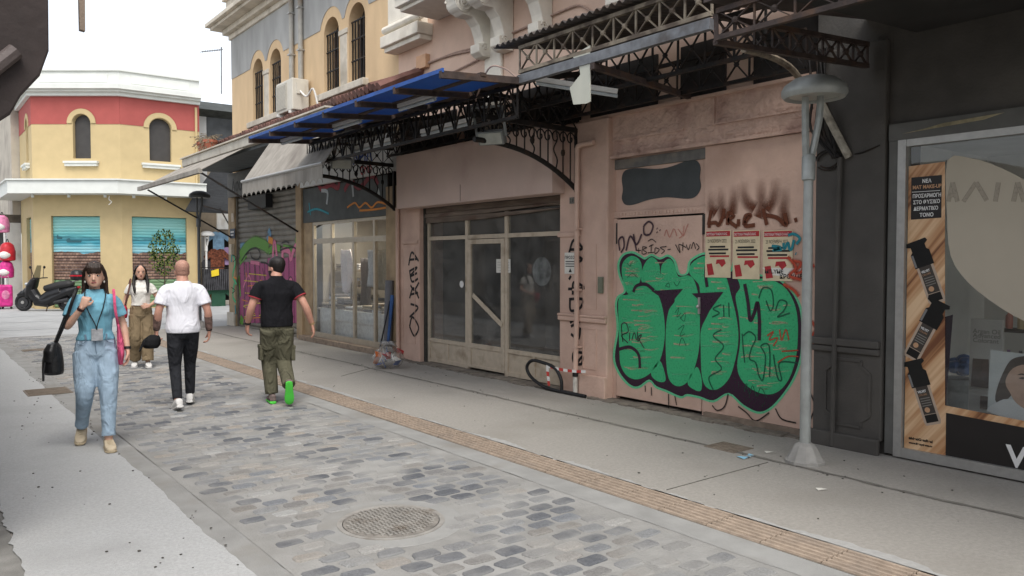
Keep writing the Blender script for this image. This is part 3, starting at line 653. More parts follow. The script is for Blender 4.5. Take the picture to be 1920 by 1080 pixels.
# vertical lettering on the pilasters
c2b = crop(680, 380, 2.843, 6.7555)
mbs = MB()
for ln in ([(1100, 270), (1125, 200), (1170, 245), (1105, 250)], [(1095, 330), (1130, 280), (1100, 275), (1170, 300), (1120, 330)], [(1100, 410), (1110, 390)], [(1095, 460), (1180, 455), (1125, 425), (1120, 490)], [(1100, 515), (1170, 515), (1160, 560), (1110, 575), (1105, 520)], [(1105, 640), (1150, 600), (1105, 605), (1160, 625), (1110, 660)], [(1110, 700), (1150, 725), (1160, 665)], [(1148, 762), (1152, 768)], [(1170, 800), (1125, 800), (1125, 850), (1165, 860), (1170, 820), (1125, 890), (1170, 905)]): stroke(mbs, [c2b(*p) for p in ln], .042, 6.7555, .3)
split('graffiti_letter', mbs, m_sp_black, pk)
c2c = crop(680, 380, 2.843, 6.7755)
mbs = MB()
for ln in ([(245, 335), (262, 265), (298, 312)], [(248, 305), (290, 300)], [(250, 360), (262, 420), (295, 405)], [(250, 365), (290, 345), (255, 390), (290, 375)], [(255, 440), (275, 465), (300, 425)], [(250, 510), (270, 455), (300, 510)], [(255, 490), (295, 480)], [(255, 540), (295, 560), (250, 610)], [(250, 660), (265, 610), (298, 665), (275, 710), (250, 660)]): stroke(mbs, [c2c(*p) for p in ln], .045, 6.7755, .3)
split('graffiti_letter', mbs, m_sp_black, pk)
# posters
for i, (ax, bx, lab) in enumerate(((1042, 1212, 'a'), (1228, 1408, 'b'), (1432, 1630, 'c'))):
    (y0, z0) = c3(ax, 838); (y1, z1) = c3(bx, 1090); z1 = z0 - .50
    ps = obj('poster', fbox(XG - .009, XG - .0075, y1, y0, z1, z0), M('poster_paper', (.58, .49, .33), .85, .1, 8, .15, 30), pk)
    xx = XG - .0095; wdt = y0 - y1
    obj('poster_header', MB().poly([(xx, y0 - .01, z0 - .01), (xx, y1 + .01, z0 - .01), (xx, y1 + .01, z0 - .065), (xx, y0 - .01, z0 - .065)]), m_redink, ps)
    text('poster_text', 'ΟΜΟΣΠΟΝΔΙΑ ΓΥΝΑΙΚΩΝ ΕΛΛΑΔΑΣ', .034, (xx - .001, y0 - .015, z0 - .052), UY, UZ, m_whiteink, ps, sx=(wdt - .03) / .66)
    text('poster_text', '25 ΝΟΕΜΒΡΗ 2022', .05, (xx - .001, y0 - .03, z0 - .13), UY, UZ, m_ink, ps, sx=(wdt - .06) / .47)
    mb = MB(); mr = MB()
    for z_, a_, b_, t in ((.165, .06, .07, mb), (.195, .04, .03, mb), (.235, .05, .06, mb), (.265, .06, .02, mr)):
        t.poly([(xx - .0008, y0 - a_, z0 - z_), (xx - .0008, y1 + b_, z0 - z_), (xx - .0008, y1 + b_, z0 - z_ - .019), (xx - .0008, y0 - a_, z0 - z_ - .019)])
    mr.poly([(xx - .0008, y0 - .15, z0 - .31), (xx - .0008, y0 - .25, z0 - .305), (xx - .0008, y0 - .27, z0 - .35), (xx - .0008, y0 - .22, z0 - .39), (xx - .0008, y0 - .18, z0 - .35), (xx - .0008, y0 - .14, z0 - .36)])
    mr.poly([(xx - .0008, y0 - .02, z0 - .36), (xx - .0008, y0 - .09, z0 - .35), (xx - .0008, y0 - .12, z0 - .47), (xx - .0008, y0 - .04, z0 - .48)])
    split('poster_print', mb, m_ink, ps); split('poster_print', mr, m_redink, ps)
(y0, z0) = c4(797, 262); (y1, z1) = c4(985, 300)
ps = obj('torn_poster', MB().prism([(XG - .0075, y0, z0), (XG - .0075, y1, z0 - .0), (XG - .0075, y1 + .02, z1 - .02), (XG - .0075, y0 - .1, z1)], (-.002, 0, 0)), m_paper, pk)
text('poster_text', 'ΜΠ..ΥΜΕ', .05, (XG - .0105, y0 - .03, z0 - .055), UY, UZ, m_ink, ps, bold=.002); text('poster_text', 'ΚΡΟΥΜΕ', .06, (XG - .0105, y0 - .2, z0 - .105), UY, UZ, m_ink, ps, bold=.002)
tagline('graffiti_tag', m_sp_teal, [[(1490, 940), (1550, 950), (1500, 970), (1560, 965)], [(1570, 920), (1575, 960), (1600, 920), (1610, 960), (1625, 960), (1640, 900)], [(1600, 870), (1640, 860), (1680, 890), (1655, 930)], [(1650, 990), (1656, 994)]], .035, c3, XG - .012)
tagline('graffiti_tag', m_sp_red, [[(920, 210), (960, 260), (930, 300), (985, 320)], [(900, 340), (950, 370), (975, 400)], [(1035, 520), (1060, 560), (1030, 600), (1065, 640)], [(940, 230), (985, 240), (960, 290), (1050, 250)]], .06, c4, XG - .012, .9)
# ================================================================= DARK SHOP
dk = thing('dark_shop_building', 'dark grey painted shop building with cosmetics posters in its display window', 'building', (6.75, 2, 0))
XD = 6.75
yl = yX(1666, XD)                       # left edge of window frame
split('wall', MB().box(XD + .02, 7.3, yl, 4.115, .0, 4.5).box(XD + .02, 7.3, -6, yl - .001, 2.86, 4.5), m_dark, dk)
pil = obj('pilaster', fbox(XD - .05, XD + .019, yl + .02, 4.08, .12, 3.6), m_dark, dk, bevel=.012)
split('pilaster_band', MB().box(XD - .10, XD - .052, yl + .03, 4.09, .93, 1.0).box(XD - .085, XD - .052, yl + .03, 4.09, .87, .925).box(XD - .10, XD - .052, yl + .02, 4.1, .0, .14), m_dark, pil, bevel=.012)
ym, yn = yl + .12, 3.95
lp = [(ym + .08, .22), (yn - .08, .22), (yn - .08, .27), (yn, .33), (yn, .70), (yn - .08, .76), (yn - .08, .81), (ym + .08, .81), (ym + .08, .76), (ym, .70), (ym, .33), (ym + .08, .27)]
mb = MB()
for i in range(len(lp)): mb.bar((XD - .052, *lp[i]), (XD - .052, *lp[(i + 1) % len(lp)]), .022, .022)
stuff(obj('panel_moulding', mb, m_dark, pil))
obj('service_pipe', MB().tube([(XD - .09, 3.82, 2.62), (XD - .09, 3.84, 1.5), (XD - .09, 3.86, .02)], .022, 8), m_dark, dk, True)
# window frame
fm = MB(); z1 = 2.72
fm.box(XD - .03, XD + .06, -6, yl, z1, 2.86); fm.box(XD - .02, XD + .06, yl - .08, yl, .03, z1 - .001)
obj('window_surround', fm, M('grey_surround', (.11, .108, .10), .6, .15, 6, .1), dk)
win = obj('window_frame', MB().box(XD - .035, XD + .05, yl - .15, yl - .082, .02, z1 - .002).box(XD - .035, XD + .05, -6, yl - .151, .02, .10).box(XD - .03, XD + .05, -6, yl - .151, z1 - .06, z1 - .002), m_alu, dk)
obj('tape_residue', MB().prism([(XD - .0315, yl - .12, 2.77), (XD - .0315, yl - .75, 2.80), (XD - .0315, yl - .9, 2.835), (XD - .0315, yl - .45, 2.815), (XD - .0315, yl - .3, 2.79)], (-.002, 0, 0)), M('tape', (.3, .26, .16), .8, .3, 12), dk)
obj('pane', fbox(XD + .012, XD + .018, -6, yl - .151, .10, z1 - .06), m_glass_clear, win)
# interior
split('shop_interior', MB().box(9.2, 9.3, -6, 4.1, 0, 2.9).box(6.83, 9.2, 3.6, 3.7, 0, 2.9).box(6.83, 9.2, -6, 3.6, 2.8, 2.9), M('shop_wall_pale', (.62, .60, .56), .8, .1, 2, .05), dk)
obj('shop_floor', fbox(6.83, 9.2, -6, 3.6, 0, .07), M('shop_floor_grey', (.2, .19, .18), .5, .2, 3), dk)
def wx(px, py, X): return onX(px, py, X)
c7 = crop(1640, 240, 3.0, XD + .009); c8 = crop(1640, 560, 3.0, XD + .009)
# poster with wood-grain print: tall strip and bottom strip, printed flat on a sheet behind the glass face
mw = bpy.data.materials.new('copper_swatch_print'); mw.use_nodes = True
n = mw.node_tree.nodes; l = mw.node_tree.links; b = n['Principled BSDF']; b.inputs['Roughness'].default_value = .45
g = n.new('ShaderNodeNewGeometry'); mp = n.new('ShaderNodeMapping'); mp.vector_type = 'TEXTURE'; mp.inputs['Rotation'].default_value = (R(-52), 0, 0); mp.inputs['Scale'].default_value = (1, 1.2, .03)
t = n.new('ShaderNodeTexNoise'); t.inputs['Scale'].default_value = 1.0; t.inputs['Detail'].default_value = 3
mp2 = n.new('ShaderNodeMapping'); mp2.vector_type = 'TEXTURE'; mp2.inputs['Rotation'].default_value = (R(-52), 0, 0); mp2.inputs['Scale'].default_value = (1, 1.6, .16)
t2 = n.new('ShaderNodeTexNoise'); t2.inputs['Scale'].default_value = 1.0; t2.inputs['Detail'].default_value = 2
ml = n.new('ShaderNodeMath'); ml.operation = 'MULTIPLY_ADD'; ml.inputs[1].default_value = .45
r = n.new('ShaderNodeValToRGB'); r.color_ramp.elements[0].position = .54; r.color_ramp.elements[0].color = (.16, .055, .02, 1); r.color_ramp.elements[1].position = .92; r.color_ramp.elements[1].color = (.72, .50, .30, 1)
q = r.color_ramp.elements.new(.68); q.color = (.46, .23, .10, 1)
l.new(g.outputs['Position'], mp.inputs[0]); l.new(mp.outputs[0], t.inputs['Vector']); l.new(g.outputs['Position'], mp2.inputs[0]); l.new(mp2.outputs[0], t2.inputs['Vector'])
l.new(t.outputs[0], ml.inputs[0]); l.new(t2.outputs[0], ml.inputs[2]); l.new(ml.outputs[0], r.inputs[0]); l.new(r.outputs[0], b.inputs['Base Color'])
XP = XD + .006
def px_poly(name, pts, X, mat, par, th=.0015, cf=None):
    lp = [((X, *cf(*p)) if cf else tuple(onX(*p, X))) for p in pts]
    return obj(name, MB().prism(lp, (-th, 0, 0)), mat, par)
ps = px_poly('poster', [(1704, 312), (1772, 303), (1772, 760), (1975, 800), (1975, 905), (1695, 855)], XP, mw, dk)
m_pblack = M('poster_black', (.018, .015, .014), .45, .1, 6, 0)
o = px_poly('text_panel', [(1709, 333), (1766, 328), (1765, 408), (1708, 412)], XP - .003, m_pblack, ps)
m_copper = M('copper_ink', (.5, .28, .15), .5, .05, 10, 0)
def ptxt(s, px, py, pxw, h, mat, par=None, X=XP - .006, bold=.0012):
    a = onX(px, py, X); bq = onX(px + pxw, py, X); ob = text('poster_text', s, h, (a.x, a.y, a.z), UY, UZ, mat, par or ps, bold=bold)
    xs = [v.co.y for v in ob.data.vertices]; wd_ = max(xs) - min(xs); k = (a.y - bq.y) / wd_
    for v in ob.data.vertices: v.co.y = a.y - (a.y - v.co.y) * k
    return ob
for s, px, py, pw, mt in (('ΝΕΑ', 1729, 343, 17, m_whiteink), ('MAT MAKE-UP', 1711, 355, 54, m_copper), ('ΠΡΟΣΑΡΜΟΓΗ', 1711, 371.5, 53, m_whiteink), ('ΣΤΟ ΦΥΣΙΚΟ', 1712, 383, 50, m_whiteink), ('ΔΕΡΜΑΤΙΚΟ', 1713, 395, 46, m_whiteink), ('ΤΟΝΟ', 1724, 406.5, 26, m_whiteink)): ptxt(s, px, py, pw, .042, mt)
obj('text_rule', MB().poly([(XP - .005, *c7(*p)) for p in ((212, 360), (370, 350), (370, 353), (212, 363))]), m_whiteink, ps)
ptxt('#IdealGetsReal', 1704, 823, 45, .03, m_ink); ptxt('www.frezyderm.gr', 1704, 831, 45, .024, m_ink)
blk = px_poly('black_panel', [(1774, 774), (1975, 812), (1975, 893), (1773, 861)], XP - .003, m_pblack, ps)
a = onX(1887, 872, XP - .008); ob = text('poster_text', 'VELVET', .23, (XP - .008, a.y, a.z), UY, UZ, m_whiteink, ps, bold=.006)
# three pump bottles printed on the poster
m_bcap = M('bottle_cap_print', (.01, .01, .01), .3, .1, 10, 0); m_blabel = M('bottle_label_print', (.055, .045, .038), .5, .1, 10, 0); m_bglass = M('bottle_rim_print', (.45, .35, .27), .4, .1, 10, 0)
def bottle(cx, cy, ang, s):
    """cx, cy centre pixel; ang lean; s scale; drawn upright in a local frame then turned"""
    ca, sa = math.cos(ang), math.sin(ang); c = onX(cx, cy, XP); k = .0045 * s
    def pp(pts, x): return [(x, c.y - (u * ca - v * sa) * k, c.z + (u * sa + v * ca) * k) for u, v in pts]
    bo = obj('printed_bottle', MB().poly(pp([(-12, -52), (12, -52), (14, -46), (14, 12), (-14, 12), (-14, -46)], XP - .0035)), m_bglass, ps)
    obj('bottle_label', MB().poly(pp([(-10, -34), (10, -34), (10, 12), (-10, 12)], XP - .0045)), m_blabel, bo)
    obj('bottle_base', MB().poly(pp([(-10, -48), (10, -48), (10, -35), (-10, -35)], XP - .0045)), m_bcap, bo)
    obj('bottle_cap', MB().poly(pp([(-16, 12), (16, 12), (16, 36), (12, 40), (12, 48), (18, 52), (16, 57), (-22, 57), (-20, 51), (-12, 48), (-12, 40), (-16, 36)], XP - .0055)), m_bcap, bo)
    obj('cap_shine', MB().poly(pp([(-15.5, 14), (-12, 14), (-12, 35), (-15.5, 35)], XP - .0062)), M('cap_shine', (.2, .2, .2), .4, .1, 10, 0), bo)
    o3 = pp([(-8.5, 2)], XP - .0065)[0]; ux = Vector((0, -ca, sa)); uy = Vector((0, sa, ca))
    text('bottle_text', 'VELVET', .024 * s, o3, ux, uy, m_whiteink, bo, bold=.0008, sx=.8)
    o3 = pp([(-8.5, -3)], XP - .0065)[0]; text('bottle_text', 'COLORS', .019 * s, o3, ux, uy, m_copper, bo, sx=.85)
    mbb = MB()
    for q in range(4): mbb.poly(pp([(-8, -7 - q * 4), (8, -7 - q * 4), (8, -8.5 - q * 4), (-8, -8.5 - q * 4)], XP - .0065))
    stuff(obj('label_lines', mbb, M('label_grey', (.2, .19, .17), .6, .1), bo))
    obj('shade_dot', MB().poly(pp([(-2 + 4.5 * math.cos(i * .63), -27 + 4.5 * math.sin(i * .63)) for i in range(10)], XP - .0068)), M('shade_dot', (.5, .3, .17), .5, .1), bo)
bottle(1739, 512, R(20), 1.12); bottle(1734, 622, R(-26), 1.12); bottle(1732, 738, R(19), 1.12)
# cream round decal on the glass
lp = smooth_loop([(XD + .006, onX(*p, XD).y, onX(*p, XD).z) for p in ((1776, 300), (1822, 297), (1870, 312), (1925, 340), (1990, 385), (2050, 470), (2040, 590), (1985, 625), (1920, 602), (1868, 572), (1815, 530), (1782, 480), (1775, 400))], 3)
dc = obj('round_window_decal', MB().prism(lp, (.002, 0, 0)), M('cream_decal', (.44, .39, .31), .8, .05, 2, .02), dk)
mb = MB()
for ln in ([(1778, 378), (1786, 342)], [(1786, 342), (1795, 378)], [(1781, 366), (1792, 366)], [(1806, 378), (1830, 342)], [(1830, 342), (1850, 376)], [(1872, 342), (1866, 378)], [(1900, 378), (1908, 342)], [(1908, 342), (1920, 378)]): stroke(mb, [tuple(onX(*p, XD)[1:]) for p in ln], .035, XD + .003, .2, k=2)
split('decal_letter', mb, spray('spray_decal', (.33, .29, .23)), dc)
obj('plum_card', MB().prism([tuple(onX(*p, XD + .14)) for p in ((1768, 595), (1786, 590), (1772, 770), (1764, 765))], (.01, 0, 0)), M('plum', (.04, .02, .045), .6, .1), dk)
# display inside: stand with text, portrait card, shelves
dsp = obj('display_stand', MB().prism([tuple(onX(*p, 7.3)) for p in ((1820, 597), (1880, 600), (1880, 780), (1815, 768))], (.03, 0, 0)), M('stand_white', (.5, .48, .45), .7, .05), dk)
for s, py in (('Argan Oil', 624), ('Advanced', 632), ('Colorant', 641)):
    a = onX(1824, py, 7.29); text('stand_text', s, .055, (7.29, a.y, a.z), UY, UZ, M('stand_ink', (.2, .19, .18), .7, .05), dsp)
split('stand_picture', MB().prism([tuple(onX(*p, 7.28)) for p in ((1824, 672), (1853, 674), (1853, 728), (1820, 724))], (.008, 0, 0)).prism([tuple(onX(*p, 7.28)) for p in ((1838, 742), (1853, 744), (1853, 768), (1837, 766))], (.008, 0, 0)), M('dark_portrait', (.09, .06, .05), .6, .5, 9, 0), dsp)
pc = obj('portrait_card', MB().prism([tuple(onX(*p, 7.0)) for p in ((1857, 656), (1960, 668), (1960, 805), (1851, 772))], (.01, 0, 0)), M('card_grey', (.48, .49, .48), .7, .05), dk)
def cpoly(nm, pts, x, mat): return obj(nm, MB().poly(smooth_loop([tuple(onX(*p, x)) for p in pts], 3)), mat, pc)
cpoly('portrait_hair', ((1885, 690), (1897, 674), (1918, 668), (1945, 672), (1950, 740), (1930, 745), (1905, 735), (1880, 757), (1866, 750), (1872, 720)), 6.997, M('print_hair', (.05, .035, .028), .7, .2, 20, 0))
cpoly('portrait_shirt', ((1851, 770), (1868, 755), (1890, 748), (1925, 760), (1955, 790), (1955, 803), (1900, 788)), 6.996, M('print_white', (.6, .59, .58), .7, .05))
cpoly('portrait_face', ((1887, 708), (1900, 690), (1925, 684), (1945, 700), (1945, 750), (1928, 768), (1905, 755), (1893, 735), (1886, 722)), 6.994, M('print_skin', (.46, .29, .21), .7, .1, 12, 0))
cpoly('portrait_brow', ((1907, 703), (1916, 700), (1922, 703), (1916, 703)), 6.992, M('print_hair', (0, 0, 0)))
cpoly('portrait_eye', ((1910, 709), (1918, 707), (1923, 710), (1916, 711)), 6.992, M('print_hair', (0, 0, 0)))
for i, (px, py) in enumerate(((1880, 590), (1888, 575), (1845, 575))):
    sh = MB(); p = onX(px, py, 8.2)
    for k in range(5): sh.box(8.15, 8.4, p.y - .9, p.y, p.z - 1.3 + k * .38, p.z - 1.27 + k * .38)
    if i == 0: split('shelf', sh, M('shelf_dark', (.05, .04, .035), .6, .2), dk)
m_items = [M('jar_%d' % i, c, .4, .1, 10, 0) for i, c in enumerate(((.35, .2, .4), (.5, .15, .1), (.6, .55, .5), (.1, .1, .12), (.55, .4, .2)))]
p = onX(1880, 590, 8.2)
for k in range(5):
    for j in range(8):
        yy = p.y - .05 - j * .1; zz = p.z - 1.268 + k * .38
        obj('jar', MB().lathe((8.22, yy, zz), [(.03, 0), (.033, .02), (.033, .12), (.015, .14), (.015, .18)], 8), random.choice(m_items), dk, True)
bk = thing('bucket', 'grey bucket with a blue bag standing inside the cosmetics shop', 'bucket', tuple(onX(1795, 760, 7.6)))
p = onX(1797, 770, 7.6); obj('tub', MB().lathe((7.6, p.y, p.z - .1), [(.13, 0), (.15, .4), (.16, .4)], 16), M('bucket_grey', (.25, .27, .27), .5, .1), bk, True)
mb = MB()
for i in range(8): mb.ball((7.6 + random.gauss(0, .06), p.y + random.gauss(0, .06), p.z + .36 + random.random() * .1), .07, .07, .06, 7, 5)
obj('blue_bag', mb, M('blue_plastic', (.05, .12, .3), .3, .3, 12, .3, 20), bk, True)
# cable bundle at the pilaster head
mb = MB()
for i in range(7):
    y = 4.0 + random.uniform(-.16, .14); x = XD - .08 - random.random() * .05
    mb.tube(catmull([(x, y, 3.62), (x, y + random.gauss(0, .03), 3.2), (x, y + random.gauss(0, .05), 2.9), (x, 3.86 + random.gauss(0, .02), 2.62)], 4), .012, 6)
split('cable', mb, m_iron, dk, True)
a = onX(1540, 195, XD - .2); b = onX(1592, 295, XD - .06); obj('conduit', MB().tube([a, (a + b) / 2, b], .035, 8), M('peeling_white_conduit', (.38, .35, .29), .7, .3, 14, .2, 40, dirt=(.1, .08, .06), dscale=8), dk, True)
for rr in (.10, .13): 
    c = onX(1553, 300, XD - .07); obj('cable_coil', MB().tube([(XD - .07, c.y + rr * math.cos(i * .35), c.z + rr * .7 * math.sin(i * .35)) for i in range(17)], .007, 6), m_iron, dk, True)
obj('cable', MB().tube(catmull([onX(1598, 290, XD - .04), onX(1620, 285, XD - .06), onX(1650, 272, XD - .05)], 4), .007, 6), m_iron, dk, True)
# ================================================================= BEIGE BUILDING
bb = thing('beige_building', 'beige two storey building with paired arched windows, grey band and shuttered shops below', 'building', (6.9, 16, 0))
XB = 6.95; FB = FR(XB); Y1, Y0 = 12.2, 21.0
wins = [(-19.44, -18.76), (-18.30, -17.62), (-15.30, -14.60), (-14.17, -13.48)]
holes = [arch(a, b, 5.10, 6.60) for a, b in wins]
obj('upper_wall', holed(FB, rect(-Y0, -Y1, 3.9, 8.0), holes, .28), m_beige, bb)
obj('side_wall', MB().box(XB + .01, 12, Y0 - .05, Y0, 3.9, 8.0).box(XB + .01, 12, Y0 - .05, Y0, 0, 3.9), m_beige, bb) if False else obj('side_wall', fbox(XB + .01, 12, Y0 - .05, Y0, 0, 8.0), m_beige, bb)
obj('roof', fbox(6.96, 12, 12.2, 20.94, 7.9, 8.0), m_stone, bb); obj('back_wall', fbox(12.01, 12.1, 12.2, 20.94, 0, 8.0), m_beige, bb); obj('inner_wall', fbox(7.11, 7.2, 12.0, 20.93, 2.73, 5.0), m_void, bb)
# grey band with the beige hoods left free
low = [(-Y0, 6.44)]
for a, b in ((-19.44, -18.76), (-18.30, -17.62), (-15.30, -14.60), (-14.17, -13.48)):
    c = (a + b) / 2; r = (b - a) / 2 + .20; zc = 6.60 - (b - a) / 2
    dz = 6.44 - zc; t0 = math.asin(max(-1, min(1, dz / r))); 
    low += [(c - r * math.cos(t0 + (math.pi - 2 * t0) * i / 10), zc + r * math.sin(t0 + (math.pi - 2 * t0) * i / 10)) for i in range(11)]
# drop points that run back where two hoods meet
cl = [low[0]]
for p in low[1:]:
    if p[0] > cl[-1][0] + .004: cl.append(p)
low = cl + [(-Y1, 6.44)]
obj('grey_band', plate(FB, low + [(-Y1, 7.5), (-Y0, 7.5)], .001, .012), m_greyband, bb)
for i, (a, b) in enumerate(wins):
    wn = obj('window', plate(FB, arch(a + .005, b - .005, 5.11, 6.59), -.27, -.25), M('window_dark', (.03, .026, .024), .35, .3, 4, .05), bb)
    sa = obj('sash', MB(), m_iron, wn) if False else None
    fm = MB()
    for u in (a + .04, (a + b) / 2, b - .04): FB.box(fm, u - .025, u + .025, 5.12, 6.3, -.248, -.21)
    FB.box(fm, a + .02, b - .02, 6.02, 6.07, -.246, -.215)
    split('sash_bar', fm, M('brown_sash', (.12, .08, .055), .6, .2, 10), wn)
    gm = MB()
    for k in range(6):
        u = a + .05 + k * (b - a - .1) / 5; gm.bar(FB(u, 5.12, -.06), FB(u, 6.32, -.06), .02)
    split('grille_bar', gm, m_iron, wn); gm = MB()
    for z in (5.15, 5.55, 5.95, 6.3): gm.bar(FB(a + .01, z, -.06), FB(b - .01, z, -.06), .024)
    split('grille_bar', gm, m_iron, wn)
for a, b in ((-18.76, -18.30), (-14.60, -14.17)):
    c = (a + b) / 2
    cm = MB(); FB.box(cm, c - .15, c + .15, 5.1, 6.12, -.2, .015)
    co = obj('window_column', cm, m_stone, bb, bevel=.015)
    cm = MB(); FB.box(cm, c - .19, c + .19, 6.121, 6.22, -.21, .03); obj('capital', cm, m_stone, co, bevel=.01)
for a, b in ((-19.6, -17.5), (-15.42, -13.36)):
    sm = MB(); FB.box(sm, a, b, 4.96, 5.098, -.25, .12); obj('window_sill', sm, m_stone, bb, bevel=.015)
def steps(nm, prof, u0, u1, mat, par, fr):
    for (z0, z1, w1, ex) in prof:
        m_ = MB(); fr.box(m_, u0 - ex, u1, z0, z1, -.2, w1); obj(nm, m_, mat, par, bevel=.012)
steps('cornice', [(7.45, 7.58, .06, .06), (7.581, 7.72, .18, .18), (7.721, 7.80, .42, .42), (7.801, 7.90, .52, .52), (7.901, 8.45, .10, .10), (8.451, 8.52, .18, .18)], -Y0, -Y1, m_stone, bb, FB)
for px in (551, 568):
    y = yX(px, XB - .06); dpi = obj('drain_pipe', MB().tube([(XB - .07, y, 7.5), (XB - .07, y, 4.2)], .055, 10), M('grey_pvc', (.34, .33, .3), .6, .15, 8, .05, dirt=(.25, .2, .15), dscale=2), bb, True)
    mb = MB()
    for z in (5.2, 6.2, 7.1): mb.box(XB - .14, XB, y - .065, y + .065, z, z + .03)
    split('pipe_clamp', mb, m_alu, dpi)
# ground floor: tan piers
ys = {k: yX(v, 6.9) for k, v in dict(cl=433, sl=448, sr=563, l1=574, f0=588, f1=733).items()}
pr = obj('corner_pier', fbox(6.80, 7.3, ys['sl'], 20.98, 0, 3.95), m_tan, bb, bevel=.015)
obj('pier_base', fbox(6.74, 6.799, ys['sl'], 20.99, 0, .35), m_stone, pr, bevel=.015)
c5 = crop(420, 400, 3.6, 6.797)
for mt, lines, wd in ((m_sp_green, [[(50, 250), (75, 330), (60, 420), (85, 480)], [(70, 470), (60, 560), (80, 600)]], .10), (m_sp_teal, [[(55, 260), (50, 330)], [(75, 620), (80, 680)]], .10), (spray('spray_orange', (.6, .22, .03)), [[(65, 430), (85, 440)]], .07), (m_sp_black, [[(50, 500), (75, 520), (55, 540)], [(60, 280), (85, 300), (60, 330)]], .03)):
    mb = MB(); [stroke(mb, [c5(*p) for p in ln], wd, 6.796 - random.random() * .002, .4) for ln in lines]; split('graffiti', mb, mt, pr)
o = obj('street_sign', fbox(6.78, 6.798, 20.42, 20.78, 2.27, 2.52), M('navy_sign', (.03, .04, .07), .5, .1), bb); split('sign_line', MB().box(6.777, 6.779, 20.48, 20.72, 2.42, 2.45).box(6.777, 6.779, 20.5, 20.7, 2.34, 2.37), m_whiteink, o)
obj('meter_box', fbox(6.72, 6.798, 20.5, 20.7, 1.85, 2.12), m_cream, bb, bevel=.01); obj('notice_plate', fbox(6.785, 6.798, 20.5, 20.68, 2.7, 2.92), m_cream, bb)
pier2 = obj('pier', fbox(6.80, 7.3, ys['l1'] + .02, ys['sr'], 0, 3.95), m_tan, bb, bevel=.01)
obj('pier', fbox(6.80, 7.3, 11.99, ys['f1'], 0, 3.0), m_tan, bb, bevel=.01)
# roller shutter
m_slat = M('shutter_steel', (.17, .155, .13), .55, .15, 5, .1, 50, dirt=(.11, .095, .075), dscale=2)
sh = thing  # (keeps the name free)
shut = obj('shutter_guide', MB().box(6.84, 6.92, ys['sr'] + .001, ys['sr'] + .06, .02, 3.3), m_slat, bb); obj('shutter_guide', MB().box(6.84, 6.92, ys['sl'] - .06, ys['sl'] - .001, .02, 3.3), m_slat, bb)
sm = MB(); n = 6; pts = [(0, 0), (-.012, .012), (-.028, .045), (-.028, .085), (-.010, .12), (0, .128)]
yA, yB = ys['sr'] + .06, ys['sl'] - .06
sm.add([(x, y, z) for y in (yA, yB) for x, z in pts], [(i, i + 1, i + 7, i + 6) for i in range(5)])
s0 = obj('slat', sm, m_slat, shut); s0.location = (6.90, 0, .06)
for k in range(1, 25):
    s_ = s0.copy(); scene.collection.objects.link(s_); s_.location = (6.90, 0, .06 + k * .13)
obj('bottom_rail', fbox(6.86, 6.91, yA, yB, .01, .06), m_slat, shut)
# graffiti on the shutter
XS = 6.868; cs = crop(420, 400, 3.6, XS)
GC = dict(mag=spray('spray_magenta', (.30, .06, .16)), pnk=spray('spray_pink', (.55, .16, .26)), grn=spray('spray_leaf', (.10, .26, .04)), blu=spray('spray_sky', (.12, .25, .38)), org=spray('spray_orange', (.6, .22, .03)), blk=m_sp_black, yel=spray('spray_yellow', (.55, .45, .05)))
mbg = {k: MB() for k in GC}; lay = dict(mag=0, pnk=.002, grn=.001, blu=.0, org=.003, blk=.0045, yel=.0035)
def gs(c, ln, wd, soft=.4): stroke(mbg[c], [cs(*p) for p in ln], wd, XS - lay[c], soft)
for x in range(120, 300, 34): gs('mag', [(x, 330), (x + 6, 500), (x, 640), (x + 5, 740)], .42, .5)
for x in range(310, 500, 36): gs('mag', [(x, 300), (x + 4, 430), (x, 600), (x + 3, 740)], .42, .5)
gs('grn', [(300, 260), (340, 230), (380, 240)], .2); gs('grn', [(310, 700), (330, 745), (400, 750)], .25); gs('pnk', [(320, 480), (350, 420), (400, 520), (450, 440), (480, 540)], .10); gs('pnk', [(130, 500), (170, 420), (200, 540), (250, 450)], .08); gs('blk', [(320, 470), (350, 405), (402, 510), (452, 428), (485, 530)], .035); gs('blk', [(330, 600), (360, 690), (420, 620), (470, 700)], .035); gs('grn', [(100, 420), (112, 560)], .12)
gs('grn', [(110, 290), (150, 230), (210, 195), (270, 215), (300, 240)], .35); gs('grn', [(105, 330), (150, 270)], .25); gs('grn', [(110, 710), (130, 740)], .3); gs('grn', [(280, 700), (300, 760)], .15); gs('grn', [(480, 190), (500, 200)], .25); gs('grn', [(400, 230), (470, 250)], .2)
gs('blu', [(300, 110), (310, 150), (290, 180)], .22); gs('blu', [(110, 225), (140, 215)], .2); gs('org', [(300, 175), (330, 190)], .2); gs('org', [(150, 400), (152, 430)], .06)
gs('pnk', [(330, 320), (335, 215), (345, 200), (360, 320)], .14); gs('pnk', [(395, 310), (400, 250), (440, 260), (450, 310), (470, 250), (490, 230), (490, 420)], .16); gs('pnk', [(180, 330), (240, 340)], .12)
gs('blk', [(120, 320), (170, 250), (220, 235), (245, 270), (230, 310), (190, 300), (180, 260)], .05); gs('blk', [(250, 330), (300, 350), (310, 450)], .05); gs('blk', [(390, 200), (420, 190), (440, 200)], .05); gs('blk', [(380, 250), (420, 235), (470, 230), (500, 250)], .05); gs('blk', [(150, 340), (160, 470), (150, 560)], .035); gs('blk', [(210, 340), (220, 480)], .035); gs('blk', [(260, 370), (280, 460)], .035)
for i in range(16): gs('yel' if i % 3 else 'org', [(random.uniform(120, 300), y_ := random.uniform(380, 720)), (random.uniform(120, 300), y_ + 12)], .03)
for k, m_ in mbg.items(): split('graffiti', m_, GC[k], shut)
